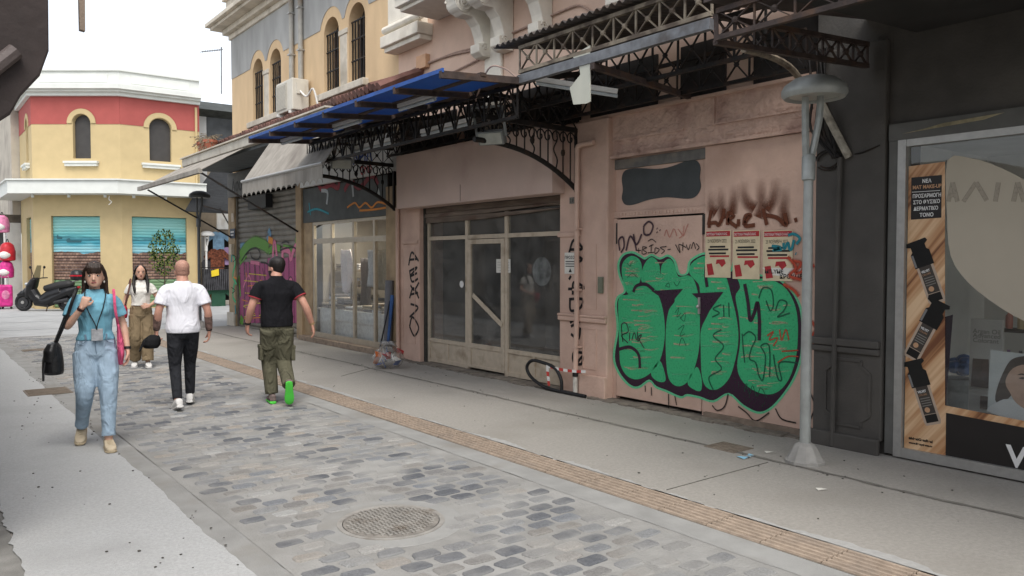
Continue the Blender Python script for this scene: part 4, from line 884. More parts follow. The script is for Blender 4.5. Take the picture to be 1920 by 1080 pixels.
spk = obj('speaker_box', fbox(6.70, 6.86, 18.0, 19.2, 2.93, 3.25), m_black, bb)
# sign over the shutter and fascia
sb = obj('shop_sign', fbox(6.72, 6.80, 16.35, 20.75, 3.32, 3.92), M('grey_sign', (.13, .13, .125), .6, .15, 4), bb)
text('sign_text', 'Αφοι  ΤΖΙΤΖ', .42, (6.715, 20.4, 3.45), UY, UZ, m_ink, sb, bold=.012, sx=.9)
# slab canopy
slb = obj('concrete_slab', fbox(5.60, 6.949, 12.25, 20.75, 4.03, 4.22), M('stained_slab', (.46, .43, .37), .85, .15, 5, .2, 50, dirt=(.25, .21, .17), dscale=2.5, dlo=.48, dhi=.7), bb, bevel=.015)
obj('slab_lip', fbox(5.56, 6.94, 12.22, 20.78, 4.222, 4.25), m_stone, slb); obj('soffit_panel', fbox(5.72, 6.79, 12.3, 20.7, 3.96, 4.028), M('slate_soffit', (.09, .1, .105), .7, .2, 4), slb)
# tiled lean-to strip over the slab
mb = MB(); ny = 60
for i in range(ny):
    y = 11.4 + i * .14
    mb.tube([(6.94, y, 4.86), (6.55, y, 4.70), (6.1, y, 4.50 + random.gauss(0, .012))], .075, 6)
stuff(obj('roof_tiles', mb, M('old_red_tiles', (.14, .07, .058), .85, .35, 4, .4, 30, dirt=(.08, .06, .055), dscale=1.6), bb, True))
# glazed shop
XC = 6.90; f0, f1 = ys['f1'], ys['l1']
fm = MB()
cols = [yX(p, XC) for p in (731, 704, 665, 624, 590)]
for y in cols: fm.box(XC - .03, XC + .03, y - .035, y + .035, .1, 2.5)
fm.box(XC - .028, XC + .028, cols[0], cols[-1], 2.44, 2.5); fm.box(XC - .032, XC + .028, cols[0], cols[-1], 2.05, 2.15); fm.box(XC - .034, XC + .028, cols[0], cols[-1], .10, .20)
fr_ = obj('shop_frame', fm, M('beige_aluminium', (.42, .36, .28), .45, .08, 12, .05, metal=.3), bb)
for a, b in zip(cols[:-1], cols[1:]):
    obj('pane', fbox(XC - .003, XC + .003, a + .035, b - .035, .2, 2.05), m_glass_clear, fr_); obj('pane', fbox(XC - .003, XC + .003, a + .035, b - .035, 2.15, 2.44), m_glass_clear, fr_)
obj('door_pull', fbox(XC - .07, XC - .04, cols[2] + .04, cols[2] + .06, .95, 1.25), m_alu, fr_)
obj('shop_step', fbox(6.70, 7.2, f0 - .02, f1, .005, .1), M('brick_step', (.26, .2, .15), .9, .25, 12, .3, 40), bb)
obj('side_panel', fbox(6.86, 6.94, cols[-1] + .036, ys['l1'] + .019, .1, 2.5), m_tan, fr_)
hd = obj('roller_housing', fbox(6.84, 7.1, f0 + .002, f1 - .002, 2.502, 3.22), M('dark_teal_shutter', (.055, .06, .058), .6, .25, 4, .1), bb)
cg = crop(250, 220, 3.49, 6.835); mb1 = MB(); mb2 = MB(); mb3 = MB()
for ln in ([(1200, 400), (1230, 470), (1290, 440), (1340, 460), (1345, 380)], [(1380, 480), (1420, 420), (1480, 460), (1560, 380), (1600, 440)]): stroke(mb1, [cg(*p) for p in ln], .13, 6.836, .3)
for ln in ([(1230, 480), (1270, 490), (1265, 570)], [(1430, 400), (1440, 520)], [(1600, 470), (1610, 510)]): stroke(mb2, [cg(*p) for p in ln], .10, 6.834, .4)
for ln in ([(1400, 590), (1450, 560), (1480, 590), (1520, 560), (1560, 590), (1600, 555), (1660, 570)], [(1480, 610), (1560, 605), (1660, 590)]): stroke(mb3, [cg(*p) for p in ln], .05, 6.832, .4)
split('graffiti', mb1, spray('spray_dark_red', (.2, .02, .03)), hd); split('graffiti', mb2, spray('spray_grey', (.32, .34, .34)), hd); split('graffiti', mb3, GC['org'], hd)
mb = MB(); [stroke(mb, [cg(*p) for p in ln], .06, 6.833, .4) for ln in ([(1140, 620), (1200, 600), (1280, 630)], [(1150, 560), (1160, 640)], [(1500, 350), (1660, 330)])]; split('graffiti', mb, m_sp_teal, hd)
wsg = obj('shop_sign', fbox(6.74, 6.82, 11.95, 16.1, 3.24, 3.92), M('white_sign', (.5, .49, .47), .6, .1, 3, .05), bb)
text('sign_text', 'ΑΡΙΑ', .34, (6.735, 13.6, 3.5), UY, UZ, M('blue_letters', (.03, .06, .25), .6, .05), wsg, bold=.01); text('sign_text', 'ΟΝΟ', .2, (6.735, 13.3, 3.28), UY, UZ, m_redink, wsg, bold=.006)
# shop interior
split('shop_interior', MB().box(9.4, 9.5, f0 - .3, f1 + .3, 0, 2.7).box(7.0, 9.4, f0 - .12, f0 - .02, 0, 2.7).box(7.0, 9.4, f1 + .02, f1 + .12, 0, 2.7).box(7.0, 9.4, f0 - .02, f1 + .02, 2.62, 2.72), M('shop_dim', (.42, .38, .33), .9, .15, 2), bb)
obj('shop_floor', fbox(7.0, 9.4, f0 - .02, f1 + .02, .02, .1), M('shop_floor_grey', (0, 0, 0)), bb)
sl_ = thing('shop_lamp', 'lit ceiling lamp inside the glazed clothes shop', 'lamp', (7.55, 14.2, 2.5))
obj('fitting', fbox(7.45, 7.65, 13.2, 15.2, 2.57, 2.615), m_white, sl_)
me_l = bpy.data.materials.new('lamp_glow'); me_l.use_nodes = True; me_l.node_tree.nodes['Principled BSDF'].inputs['Emission Color'].default_value = (1, .9, .75, 1); me_l.node_tree.nodes['Principled BSDF'].inputs['Emission Strength'].default_value = 6
obj('tube', fbox(7.50, 7.60, 13.25, 15.15, 2.53, 2.565), me_l, sl_)
ll = bpy.data.lights.new('shop_lamp_light', 'AREA'); ll.shape = 'RECTANGLE'; ll.size = .2; ll.size_y = 1.9; ll.energy = 28; ll.color = (1, .9, .75)
lo = bpy.data.objects.new('shop_lamp_light', ll); scene.collection.objects.link(lo); lo.location = (7.55, 14.2, 2.52); lo.parent = sl_; lo.matrix_parent_inverse = sl_.matrix_world.inverted()
cloth_m = [M('cloth_%d' % i, c, .9, .12, 25, .4, 25) for i, c in enumerate(((.5, .47, .42), (.35, .3, .25), (.12, .11, .11), (.5, .5, .52), (.25, .22, .2), (.42, .36, .28), (.2, .22, .26)))]
def stackof(par, x, y, z, n):
    for k in range(n):
        h = random.uniform(.035, .06); m_ = MB().box(x - .14, x + .14, y - .17, y + .17, z, z + h - .004); obj('folded_cloth', m_, random.choice(cloth_m), par, bevel=.015); z += h
for zz in (.75, 1.15, 1.5):
    t_ = thing('shop_shelf', 'shelf board stacked with folded clothes inside the glazed shop, %s' % {.75: 'the lowest', 1.15: 'the middle one', 1.5: 'the top one'}[zz], 'shelf', (7.7, 14.2, zz))
    obj('board', fbox(7.45, 7.95, f0 + .1, f1 - .1, zz - .03, zz), m_cream, t_)
    for k in range(9): stackof(t_, 7.65, f0 + .35 + k * .38, zz, random.randint(2, 5))
tb = thing('display_table', 'low table with folded linen behind the shop glass', 'table', (7.4, 14, .1))
obj('table_top', fbox(7.02, 7.42, f0 + .3, f1 - .3, .66, .70), m_white, tb)
for yy in (f0 + .35, f1 - .4): split('leg', MB().box(7.05, 7.09, yy, yy + .04, .1, .66).box(7.36, 7.40, yy, yy + .04, .1, .66), m_white, tb)
for k in range(8): stackof(tb, 7.2, f0 + .5 + k * .38, .70, random.randint(2, 6))
obj('table_cloth', fbox(7.0, 7.018, f0 + .4, f1 - .5, .15, .7), M('white_linen', (.5, .5, .5), .9, .15, 12, .5, 14), tb)
def drape(name, label, x, y, z, w_, h, mat, point=True, grp=None):
    m_ = MB(); nx, nz = 10, 10; vs = []
    for j in range(nz + 1):
        for i in range(nx + 1):
            u = i / nx - .5; v = j / nz; s = 1 if not point else min(1, 1.25 - abs(v - .35) * 1.3)
            vs.append((x + .03 * math.sin(u * 14 + v * 3), y + u * w_ * s, z - v * h + (.05 * abs(u) if point else 0)))
    m_.add(vs, [(j * 11 + i, j * 11 + i + 1, j * 11 + i + 12, j * 11 + i + 11) for j in range(nz) for i in range(nx)])
    o = tag(obj(name, m_, mat, None, True), label, 'garment'); sm_ = o.modifiers.new('thick', 'SOLIDIFY'); sm_.thickness = .006; return o
fl = M('floral_print', (.55, .48, .5), .9, .1, 10, .2); 
fn = fl.node_tree; v_ = fn.nodes.new('ShaderNodeTexVoronoi'); v_.inputs['Scale'].default_value = 22; rr_ = fn.nodes.new('ShaderNodeValToRGB'); rr_.color_ramp.elements[0].color = (.35, .1, .2, 1); rr_.color_ramp.elements[1].color = (.6, .56, .56, 1); rr_.color_ramp.elements[1].position = .5
fn.links.new(v_.outputs['Distance'], rr_.inputs[0]); fn.links.new(rr_.outputs[0], fn.nodes['Principled BSDF'].inputs['Base Color'])
p = onX(648, 488, 6.99); drape('headscarf', 'white floral kerchief hanging in the shop door glass', 6.99, p.y, 1.90, .55, .85, fl)
p = onX(697, 488, 7.05); drape('blouse', 'pale grey blouse hanging behind the shop glass', 7.05, p.y, 1.9, .35, .7, cloth_m[3], False)
p = onX(716, 488, 7.05); drape('shirt', 'olive shirt hanging at the shop glass next to the grey blouse', 7.05, p.y, 1.9, .45, .75, cloth_m[5], False)
p = onX(684, 488, 7.3); drape('apron', 'dark apron hanging farther inside the glazed shop', 7.3, p.y, 1.75, .4, 1.0, cloth_m[2], False)
# rolled goods and poles leaning at the pier by the glazed shop
tag(obj('cloth_roll', MB().tube([(6.72, 12.28, .02), (6.74, 12.22, 1.35)], .075, 12), M('grey_roll', (.15, .15, .16), .7, .1), None, True), 'tall grey roll standing on end at the shop pier', 'roll')
tag(obj('broom_pole', MB().tube([(6.35, 11.95, .02), (6.68, 12.1, 1.0)], .014, 6), m_black, None, True), 'thin black pole leaning on the pier above the rubbish bag', 'pole')
tag(obj('umbrella', MB().tube([(6.6, 12.08, .02), (6.70, 12.05, 1.1)], [.02, .035], 8), M('blue_nylon', (.03, .09, .25), .5, .2), None, True), 'folded blue umbrella leaning beside the grey roll', 'umbrella')
# air conditioner
ac = thing('air_conditioner', 'white air conditioner unit on the beige wall below the drain pipes', 'air conditioner', (6.7, 16.5, 4.8))
m_ac = M('ac_cream', (.56, .53, .46), .5, .06, 8, .05)
y0_, y1_ = 15.95, 16.85
obj('casing', fbox(6.53, 6.90, y0_, y1_, 4.86, 5.52), m_ac, ac, bevel=.02)
g_ = obj('fan_grille', fbox(6.515, 6.529, y0_ + .3, y1_ - .03, 4.92, 5.46), M('ac_grille', (.4, .38, .33), .5, .1), ac)
mb = MB()
for k in range(18): mb.box(6.505, 6.514, y0_ + .32, y1_ - .05, 4.94 + k * .028, 4.955 + k * .028)
stuff(obj('louvres', mb, m_ac, g_)); obj('valve_cover', fbox(6.62, 6.80, y0_ - .03, y0_ - .001, 5.2, 5.42), m_ac, ac)
split('bracket', MB().box(6.5, 6.94, y0_ + .1, y0_ + .14, 4.80, 4.858).box(6.5, 6.94, y1_ - .14, y1_ - .1, 4.80, 4.858), m_white, ac)
obj('hose', MB().tube(catmull([(6.7, y0_ - .02, 5.25), (6.72, y0_ - .3, 5.1), (6.75, y0_ - .55, 5.22), (6.8, y0_ - .65, 4.9)], 5), .02, 8), m_white, ac, True)
# pots with dry plants on the slab
for i, (px, lab) in enumerate(((385, 'terracotta pot of dry stems at the end of the concrete slab'), (397, 'second terracotta pot of dry stems next to the slab end'))):
    yy = yX(px, 5.85); pt = thing('plant_pot', lab, 'plant pot', (5.85, yy, 4.25))
    obj('pot', MB().lathe((5.85, yy, 4.25), [(.10, 0), (.15, .24), (.17, .24), (.17, .30), (.14, .30), (.13, .26)], 14), M('terracotta', (.3, .1, .06), .85, .2, 8), pt, True)
    mb = MB()
    for k in range(60):
        a = random.uniform(0, 6.28); r_ = random.uniform(.1, .3); b_ = Vector((5.85, yy, 4.5)); e_ = b_ + Vector((math.cos(a) * r_, math.sin(a) * r_, random.uniform(-.2, .2)))
        mb.tube([b_, (b_ + e_) / 2 + Vector((0, 0, .1)), e_], .006, 4); mb.ball(e_, .022, .022, .014, 5, 4)
    stuff(obj('dry_stems', mb, M('dry_plant', (.2, .16, .11), .9, .3, 20), pt))
# ================================================================= YELLOW CORNER BUILDING
yb_ = thing('yellow_corner_building', 'yellow corner building with red band, white parapet and murals on its shutters', 'building', (6, 31.5, 0))
PC = [Vector((3.67, 35.6, 0)), Vector((3.67, 32.1, 0)), Vector((6.11, 30.21, 0)), Vector((8.78, 30.21, 0)), Vector((8.78, 37, 0))]
m_yel = M('ochre_render', (.50, .39, .21), .85, .05, 3, .12, 60); m_red = M('red_render', (.36, .085, .075), .85, .06, 3, .12, 60); m_wht = M('white_render', (.62, .635, .60), .75, .05, 3, .08, 50)
faces = [Fr(PC[0], PC[1] - PC[0]), Fr(PC[1], PC[2] - PC[1]), Fr(PC[2], PC[3] - PC[2])]
lens = [(PC[i + 1] - PC[i]).length for i in range(3)]
specs = [((1.6, 2.9), (2.0, 2.65)), ((.62, 2.33), (1.44, 2.06)), ((.33, 2.18), (.95, 1.69))]
def path_band(z0, z1, out, pts=PC[:4], inn=.05):
    offs = []
    for i in range(len(pts)):
        ns = []
        for a, b in ((i - 1, i), (i, i + 1)):
            if a >= 0 and b < len(pts): d = (pts[b] - pts[a]).normalized(); ns.append(Vector((d.y, -d.x, 0)))
        n_v = sum(ns, Vector()).normalized(); offs.append(n_v / max(.3, n_v.dot(ns[0])))
    mb = MB(); k = len(pts)
    vs = [p + o_ * w_ + Vector((0, 0, z)) for z in (z0, z1) for w_ in (-inn, out) for p, o_ in zip(pts, offs)]
    fs = []
    for i in range(k - 1): fs += [(i, i + 1, k + i + 1, k + i), (2 * k + i, 3 * k + i, 3 * k + i + 1, 2 * k + i + 1), (k + i, k + i + 1, 3 * k + i + 1, 3 * k + i)]
    fs += [(0, k, 3 * k, 2 * k), (k - 1, 3 * k - 1, 4 * k - 1, 2 * k - 1)]
    return mb.add(vs, fs)
# mural shutter material: painted sea, brick wall and green stones by height on the shutter
mm = bpy.data.materials.new('mural_paint'); mm.use_nodes = True; n = mm.node_tree.nodes; l = mm.node_tree.links; b = n['Principled BSDF']; b.inputs['Roughness'].default_value = .5
g = n.new('ShaderNodeNewGeometry'); sx = n.new('ShaderNodeSeparateXYZ'); l.new(g.outputs['Position'], sx.inputs[0])
mpn = n.new('ShaderNodeMapping'); mpn.inputs['Scale'].default_value = (1, 1, 6); l.new(g.outputs['Position'], mpn.inputs[0])
tn = n.new('ShaderNodeTexNoise'); tn.inputs['Scale'].default_value = 1.8; tn.inputs['Detail'].default_value = 4; l.new(mpn.outputs[0], tn.inputs['Vector'])
nz = n.new('ShaderNodeTexNoise'); nz.inputs['Scale'].default_value = 2.5; l.new(g.outputs['Position'], nz.inputs['Vector'])
ma = n.new('ShaderNodeMath'); ma.operation = 'MULTIPLY_ADD'; ma.inputs[1].default_value = .35; l.new(tn.outputs[0], ma.inputs[0]); l.new(sx.outputs[2], ma.inputs[2])
mr_ = n.new('ShaderNodeMapRange'); mr_.inputs[1].default_value = 1.6; mr_.inputs[2].default_value = 3.5; l.new(ma.outputs[0], mr_.inputs[0])
sea = n.new('ShaderNodeValToRGB'); el = sea.color_ramp.elements; el[0].color = (.02, .17, .30, 1); el[1].color = (.16, .42, .40, 1)
for p_, c_ in ((.22, (.03, .25, .36)), (.36, (.25, .48, .52)), (.47, (.04, .28, .36)), (.55, (.03, .16, .2)), (.6, (.10, .38, .40)), (.78, (.22, .46, .43))): q_ = el.new(p_); q_.color = (*c_, 1)
l.new(mr_.outputs[0], sea.inputs[0])
cx = n.new('ShaderNodeCombineXYZ'); sm1 = n.new('ShaderNodeMath'); sm1.operation = 'SUBTRACT'; l.new(sx.outputs[0], sm1.inputs[0]); l.new(sx.outputs[1], sm1.inputs[1]); l.new(sm1.outputs[0], cx.inputs[0]); l.new(sx.outputs[2], cx.inputs[1])
br = n.new('ShaderNodeTexBrick'); br.inputs['Scale'].default_value = 3.2; br.inputs['Color1'].default_value = (.10, .05, .035, 1); br.inputs['Color2'].default_value = (.26, .16, .11, 1); br.inputs['Mortar'].default_value = (.03, .018, .016, 1); br.inputs['Mortar Size'].default_value = .03; br.inputs['Row Height'].default_value = .3; l.new(cx.outputs[0], br.inputs['Vector'])
vo = n.new('ShaderNodeTexVoronoi'); vo.feature = 'DISTANCE_TO_EDGE'; vo.inputs['Scale'].default_value = 2.2; l.new(g.outputs['Position'], vo.inputs['Vector'])
gr = n.new('ShaderNodeValToRGB'); gr.color_ramp.elements[0].color = (.02, .05, .02, 1); gr.color_ramp.elements[1].color = (.13, .22, .11, 1); gr.color_ramp.elements[1].position = .05; l.new(vo.outputs['Distance'], gr.inputs[0])
def step(edge):
    a_ = n.new('ShaderNodeMath'); a_.operation = 'MULTIPLY_ADD'; a_.inputs[1].default_value = .28; l.new(nz.outputs[0], a_.inputs[0]); l.new(sx.outputs[2], a_.inputs[2])
    c_ = n.new('ShaderNodeMath'); c_.operation = 'GREATER_THAN'; c_.inputs[1].default_value = edge; l.new(a_.outputs[0], c_.inputs[0]); return c_.outputs[0]
x1 = n.new('ShaderNodeMix'); x1.data_type = 'RGBA'; l.new(step(2.12), x1.inputs[0]); l.new(br.outputs[0], x1.inputs[6]); l.new(sea.outputs[0], x1.inputs[7])
c2_ = n.new('ShaderNodeMath'); c2_.operation = 'GREATER_THAN'; c2_.inputs[1].default_value = 1.02; l.new(sx.outputs[2], c2_.inputs[0])
x2 = n.new('ShaderNodeMix'); x2.data_type = 'RGBA'; l.new(c2_.outputs[0], x2.inputs[0]); l.new(gr.outputs[0], x2.inputs[6]); l.new(x1.outputs[2], x2.inputs[7]); l.new(x2.outputs[2], b.inputs['Base Color'])
for i, (fr, L, (sh_, wn_)) in enumerate(zip(faces, lens, specs)):
    hs_ = [rect(sh_[0], sh_[1], .03, 3.25), arch(wn_[0], wn_[1], 5.25, 6.78)]
    obj('wall', holed(fr, rect(0, L, 0, 7.4), hs_, .18), m_yel, yb_)
    c = (wn_[0] + wn_[1]) / 2; r = (wn_[1] - wn_[0]) / 2; ro = r + .2; zc = 6.78 - r; t0 = math.asin((6.44 - zc) / ro)
    hood = [(c - ro * math.cos(t0 + (math.pi - 2 * t0) * k / 12), zc + ro * math.sin(t0 + (math.pi - 2 * t0) * k / 12)) for k in range(13)]
    obj('red_band', plate(fr, [(0, 6.44)] + hood + [(L, 6.44), (L, 7.4), (0, 7.4)], .001, .012), m_red, yb_)
    # raised arch trim
    tr_ = MB(); pts_ = [(c - (r + .1) * math.cos(math.pi * k / 16), zc + (r + .1) * math.sin(math.pi * k / 16)) for k in range(17)]
    loop = [(c - (r + .19) * math.cos(math.pi * k / 16), zc + (r + .19) * math.sin(math.pi * k / 16)) for k in range(17)] + [(c + (r + .02) * math.cos(math.pi * k / 16), zc + (r + .02) * math.sin(math.pi * k / 16)) for k in range(17)]
    obj('arch_trim', plate(fr, loop, .012, .035), m_yel, yb_)
    w_ = obj('window', plate(fr, arch(wn_[0] + .002, wn_[1] - .002, 5.252, 6.778), -.17, -.15), M('window_screen', (.05, .047, .045), .6, .1, 5), yb_)
    sm_ = MB(); fr.box(sm_, wn_[0] - .25, wn_[1] + .25, 4.98, 5.08, -.02, .12); fr.box(sm_, wn_[0] - .28, wn_[1] + .28, 5.081, 5.15, -.02, .16)
    split('window_sill', sm_, m_wht, yb_)
    cu = MB(); nz_ = 30; vs = []
    for k in range(nz_ * 4 + 1):
        z = .04 + 3.2 * k / (nz_ * 4); wv = -.12 + .018 * abs(math.sin(math.pi * k / 4)); vs += [fr(sh_[0] + .01, z, wv), fr(sh_[1] - .01, z, wv)]
    cu.add(vs, [(2 * k, 2 * k + 1, 2 * k + 3, 2 * k + 2) for k in range(nz_ * 4)])
    shu = obj('mural_shutter', cu, mm, yb_, True)
    if i == 2:
        lf = MB(); lf2 = MB()
        for k in range(560):
            a = random.uniform(0, 6.28); rr = math.sqrt(random.random()); u = 1.42 + .62 * rr * math.cos(a) * random.uniform(.6, 1); z = 2.0 + .85 * rr * math.sin(a); s_ = .035
            t_ = random.uniform(0, 3.14); m_ = lf if random.random() < .5 else lf2
            m_.add([fr(u + s_ * math.cos(t_ + q) * (1 if q % 3.14 < .1 else .5), z + s_ * math.sin(t_ + q), -.096) for q in (0, 1.57, 3.14, 4.71)], [(0, 1, 2, 3)])
        stuff(obj('painted_leaves', lf, M('leaf_dark', (.02, .06, .015), .6, .3), shu)); stuff(obj('painted_leaves', lf2, M('leaf_light', (.14, .18, .03), .6, .3), shu))
        tk = MB(); fr.box(tk, 1.40, 1.44, .35, 1.7, -.098, -.095); obj('painted_trunk', tk, M('trunk_paint', (.05, .035, .02), .7, .2), shu)
        pm = MB().tube([fr(L - .12, 0, .05), fr(L - .12, 7.3, .05)], .045, 8); obj('drain_pipe', pm, m_yel, yb_, True)
    if i == 1:
        for u, z, s_ in ((1.35, 2.38, .28), (.85, 2.5, .1)): obj('painted_boat', MB().poly([fr(u - s_, z + .03, -.096), fr(u - s_ * .8, z - .05, -.096), fr(u + s_ * .9, z - .05, -.096), fr(u + s_, z + .02, -.096), fr(u - s_ * .4, z + .02, -.096), fr(u - s_ * .5, z + .1, -.096), fr(u - s_ * .7, z + .1, -.096)]), M('boat_paint', (.03, .1, .12), .7, .1), shu)
obj('wall', fbox(8.77, 8.779, 30.3, 37, 0, 7.4), m_yel, yb_)
for nm, z0, z1, out in (('cornice', 7.40, 7.52, .14), ('cornice', 7.521, 7.60, .26), ('cornice', 7.601, 7.76, .38), ('parapet', 7.761, 8.25, .10), ('coping', 8.251, 8.31, .16), ('ledge', 3.98, 4.42, .78), ('ledge_lip', 4.421, 4.47, .84)):
    obj(nm, path_band(z0, z1, out), m_wht, yb_)
for fr, L in zip(faces[1:], lens[1:]):
    mb = MB(); fr.box(mb, .35, L - .35, 7.86, 8.16, .10, .115); obj('parapet_panel', mb, m_wht, yb_, bevel=.01)
    for u in (.3, L * .5, L - .3): p = fr(u, 3.979, .5); obj('spotlight', MB().tube([p, p - Vector((0, 0, .12))], .05, 8), m_wht, yb_)
obj('roof_deck', MB().prism([p + Vector((0, 0, 7.9)) for p in PC], (0, 0, .02)), m_wht, yb_)
p = faces[1](lens[1] - .1, 3.9, .6); obj('loose_wire', MB().tube(catmull([p, p - Vector((.02, 0, .12)), p + Vector((.06, 0, -.2)), p + Vector((-.03, 0, -.3))], 4), .012, 5), m_white, yb_)
# ================================================================= NEIGHBOURS
gh = thing('grey_house', 'weathered grey house with dark roof and clothes shop beside the yellow building', 'building', (10, 31, 0))
m_gw = M('dirty_white_wall', (.45, .45, .44), .9, .12, 3, .2, 40, dirt=(.28, .27, .25), dscale=1.5)
obj('wall', fbox(8.80, 9.28, 31.0, 31.3, 3.6, 7.3), m_gw, gh); obj('wall', fbox(8.80, 16, 31.05, 31.4, 2.6, 5.3), M('brownish_wall', (.26, .22, .17), .9, .2, 3, .2), gh)
obj('slate_panel', fbox(9.30, 16, 31.0, 31.3, 5.3, 7.15), M('slate_cladding', (.06, .065, .068), .6, .3, 3, .1, dirt=(.14, .15, .15), dscale=1.5, dlo=.6, dhi=.72), gh)
obj('roof', MB().prism([(8.75, 30.5, 7.35), (8.75, 34, 8.3), (8.75, 34, 7.2), (8.75, 31, 7.15)], (8, 0, 0)), M('dark_roof', (.05, .055, .05), .8, .4, 4, .3, 20), gh)
obj('wall', fbox(8.80, 9.25, 31.05, 31.3, 0, 2.6), m_gw, gh); obj('wall', fbox(11.2, 16, 31.05, 31.3, 0, 2.6), m_gw, gh)
split('shop_interior', MB().box(9.25, 11.2, 33.5, 33.6, 0, 2.6).box(9.2, 9.25, 31.3, 33.5, 0, 2.6), m_void, gh)
obj('step', fbox(9.2, 11.3, 30.75, 31.4, .0, .14), m_stone, gh)
lb_ = MB().box(9.6, 10.2, 30.9, 31.04, 2.9, 3.7); obj('sign_board', lb_, m_white, gh)
aw = thing('dark_awning', 'black fabric awning over the far clothes shop beyond the beige corner', 'awning', (10, 30.5, 3.6))
obj('fabric', MB().prism([tuple(onY(*p, 29.6)) for p in ((398, 318), (470, 330), (470, 402), (346, 396), (360, 372))], (.3, .35, 0)), M('black_canvas', (.035, .037, .04), .8, .2, 6, .3, 20, stretch=(1, 1, 5)), aw)
split('arm', MB().bar(onY(378, 385, 29.5), onY(440, 402, 29.5), .05).bar(onY(412, 390, 29.5), onY(440, 440, 29.5), .04), m_iron, aw)
# antenna
an = thing('antenna', 'television antenna mast rising over the dark roof', 'antenna', tuple(onY(415, 176, 33)))
a = onY(415, 176, 33); b = onY(415, 88, 33); obj('mast', MB().tube([a, b], .025, 6), m_silver, an)
c = onY(378, 97, 33); d = onY(418, 93, 33); obj('boom', MB().tube([c, d], .018, 5), m_silver, an); mb = MB()
for k in range(9): q = c.lerp(d, k / 9); mb.tube([q + Vector((0, -.22, 0)), q + Vector((0, .22, 0))], .01, 4)
stuff(obj('elements', mb, m_silver, an))
# clothes hanging at the far shop
def tshirt(name, label, c, s, mat, grp='clothes hanging at the far shop'):
    P = [(-.22, -.38), (.22, -.38), (.22, .1), (.36, -.02), (.44, .12), (.2, .36), (.08, .38), (0, .33), (-.08, .38), (-.2, .36), (-.44, .12), (-.36, -.02), (-.22, .1)]
    m_ = MB().prism([(c[0] + u * s, c[1], c[2] + v * s) for u, v in P], (0, .05, 0))
    o = tag(obj(name, m_, mat, None, bevel=.012), label, 'shirt', grp); return o
def q(px, py, Y=30.55): return tuple(onY(px, py, Y))
tshirt('hanging_shirt', 'light blue printed t-shirt hanging above the brown blouse', q(410, 452), .95, M('blue_tee', (.2, .33, .45), .9, .3, 7, .3, 20))
tshirt('hanging_shirt', 'brown leopard blouse hanging below the light blue shirt', q(408, 488, 30.45), 1.15, M('leopard', (.16, .05, .025), .9, .7, 14, .3, 20))
tshirt('hanging_shirt', 'lilac top hanging at the corner pier', q(431, 480), .9, M('lilac_cloth', (.3, .2, .34), .9, .15))
tshirt('hanging_shirt', 'grey hoodie hanging behind the lamp post', q(393, 505), 1.0, M('grey_cloth', (.09, .09, .1), .9, .2))
for nm, lab, px, py, m_ in (('sweatshirt', 'orange and tan sweatshirt on the clothes rack', 405, 540, M('tan_cloth', (.42, .2, .09), .9, .2)), ('sweatshirt', 'dark green sweatshirt with white mark on the clothes rack', 410, 556, M('green_cloth', (.02, .07, .04), .9, .15))): tshirt(nm, lab, q(px, py, 30.1 if 'orange' in lab else 29.9), 1.15, m_)
rk = thing('clothes_rack', 'black clothes rack with yellow price card in front of the far shop', 'clothes rack', q(405, 577, 30.0))
rx = q(405, 577, 30.0)[0]
split('upright', MB().bar((rx - .5, 30.0, 0), (rx - .5, 30.0, 1.45), .03).bar((rx + .5, 30.0, 0), (rx + .5, 30.0, 1.45), .03), m_iron, rk); obj('rail', MB().bar((rx - .55, 30.0, 1.43), (rx + .55, 30.0, 1.43), .03), m_iron, rk)
obj('price_card', MB().prism([q(396, 508, 29.8), q(410, 504, 29.8), q(411, 516, 29.8), q(397, 519, 29.8)], (0, .02, 0)), M('yellow_card', (.65, .48, .02), .6, .05), rk)
mb = MB()
for k in range(14): 
    xx = rx - .45 + k * .07; mb.prism([(xx, 29.85, 1.38), (xx, 30.15, 1.38), (xx, 30.2, .6), (xx, 29.8, .6)], (.04, 0, 0))
split('garment', mb, M('dark_garments', (.05, .05, .055), .9, .5, 6), rk)
# far-left neighbour with children's goods
fh = thing('far_shop_house', 'pale stained house with a children goods shop up the street', 'building', (3, 36, 0))
obj('wall', fbox(3.4, 9, 35.65, 52, 3.2, 7.8), M('stained_cream', (.42, .38, .32), .9, .12, 2, .2, 30, dirt=(.26, .23, .2), dscale=.8), fh); obj('ledge', fbox(2.9, 3.66, 35.64, 45, 3.15, 3.45), M('dark_ledge', (.1, .085, .07), .9, .3, 4), fh)
obj('pier', fbox(3.2, 3.66, 35.62, 36.1, 0, 3.14), m_gw, fh); obj('shop_interior', fbox(3.6, 3.65, 36.1, 50, 0, 3.14), m_void, fh); obj('conduit', MB().tube([(3.15, 35.9, 3.0), (3.15, 35.9, .1)], .04, 6), m_white, fh)
def z27(px, py, z=28.0): d_ = ray(px, py); return EYE + d_ * z
mp_ = [M('magenta_goods', (.55, .03, .22), .5, .3, 9, .2, 30), M('pink_goods', (.6, .2, .35), .6, .3, 9, .2, 30), M('red_goods', (.45, .02, .03), .4, .25, 9, .1)]
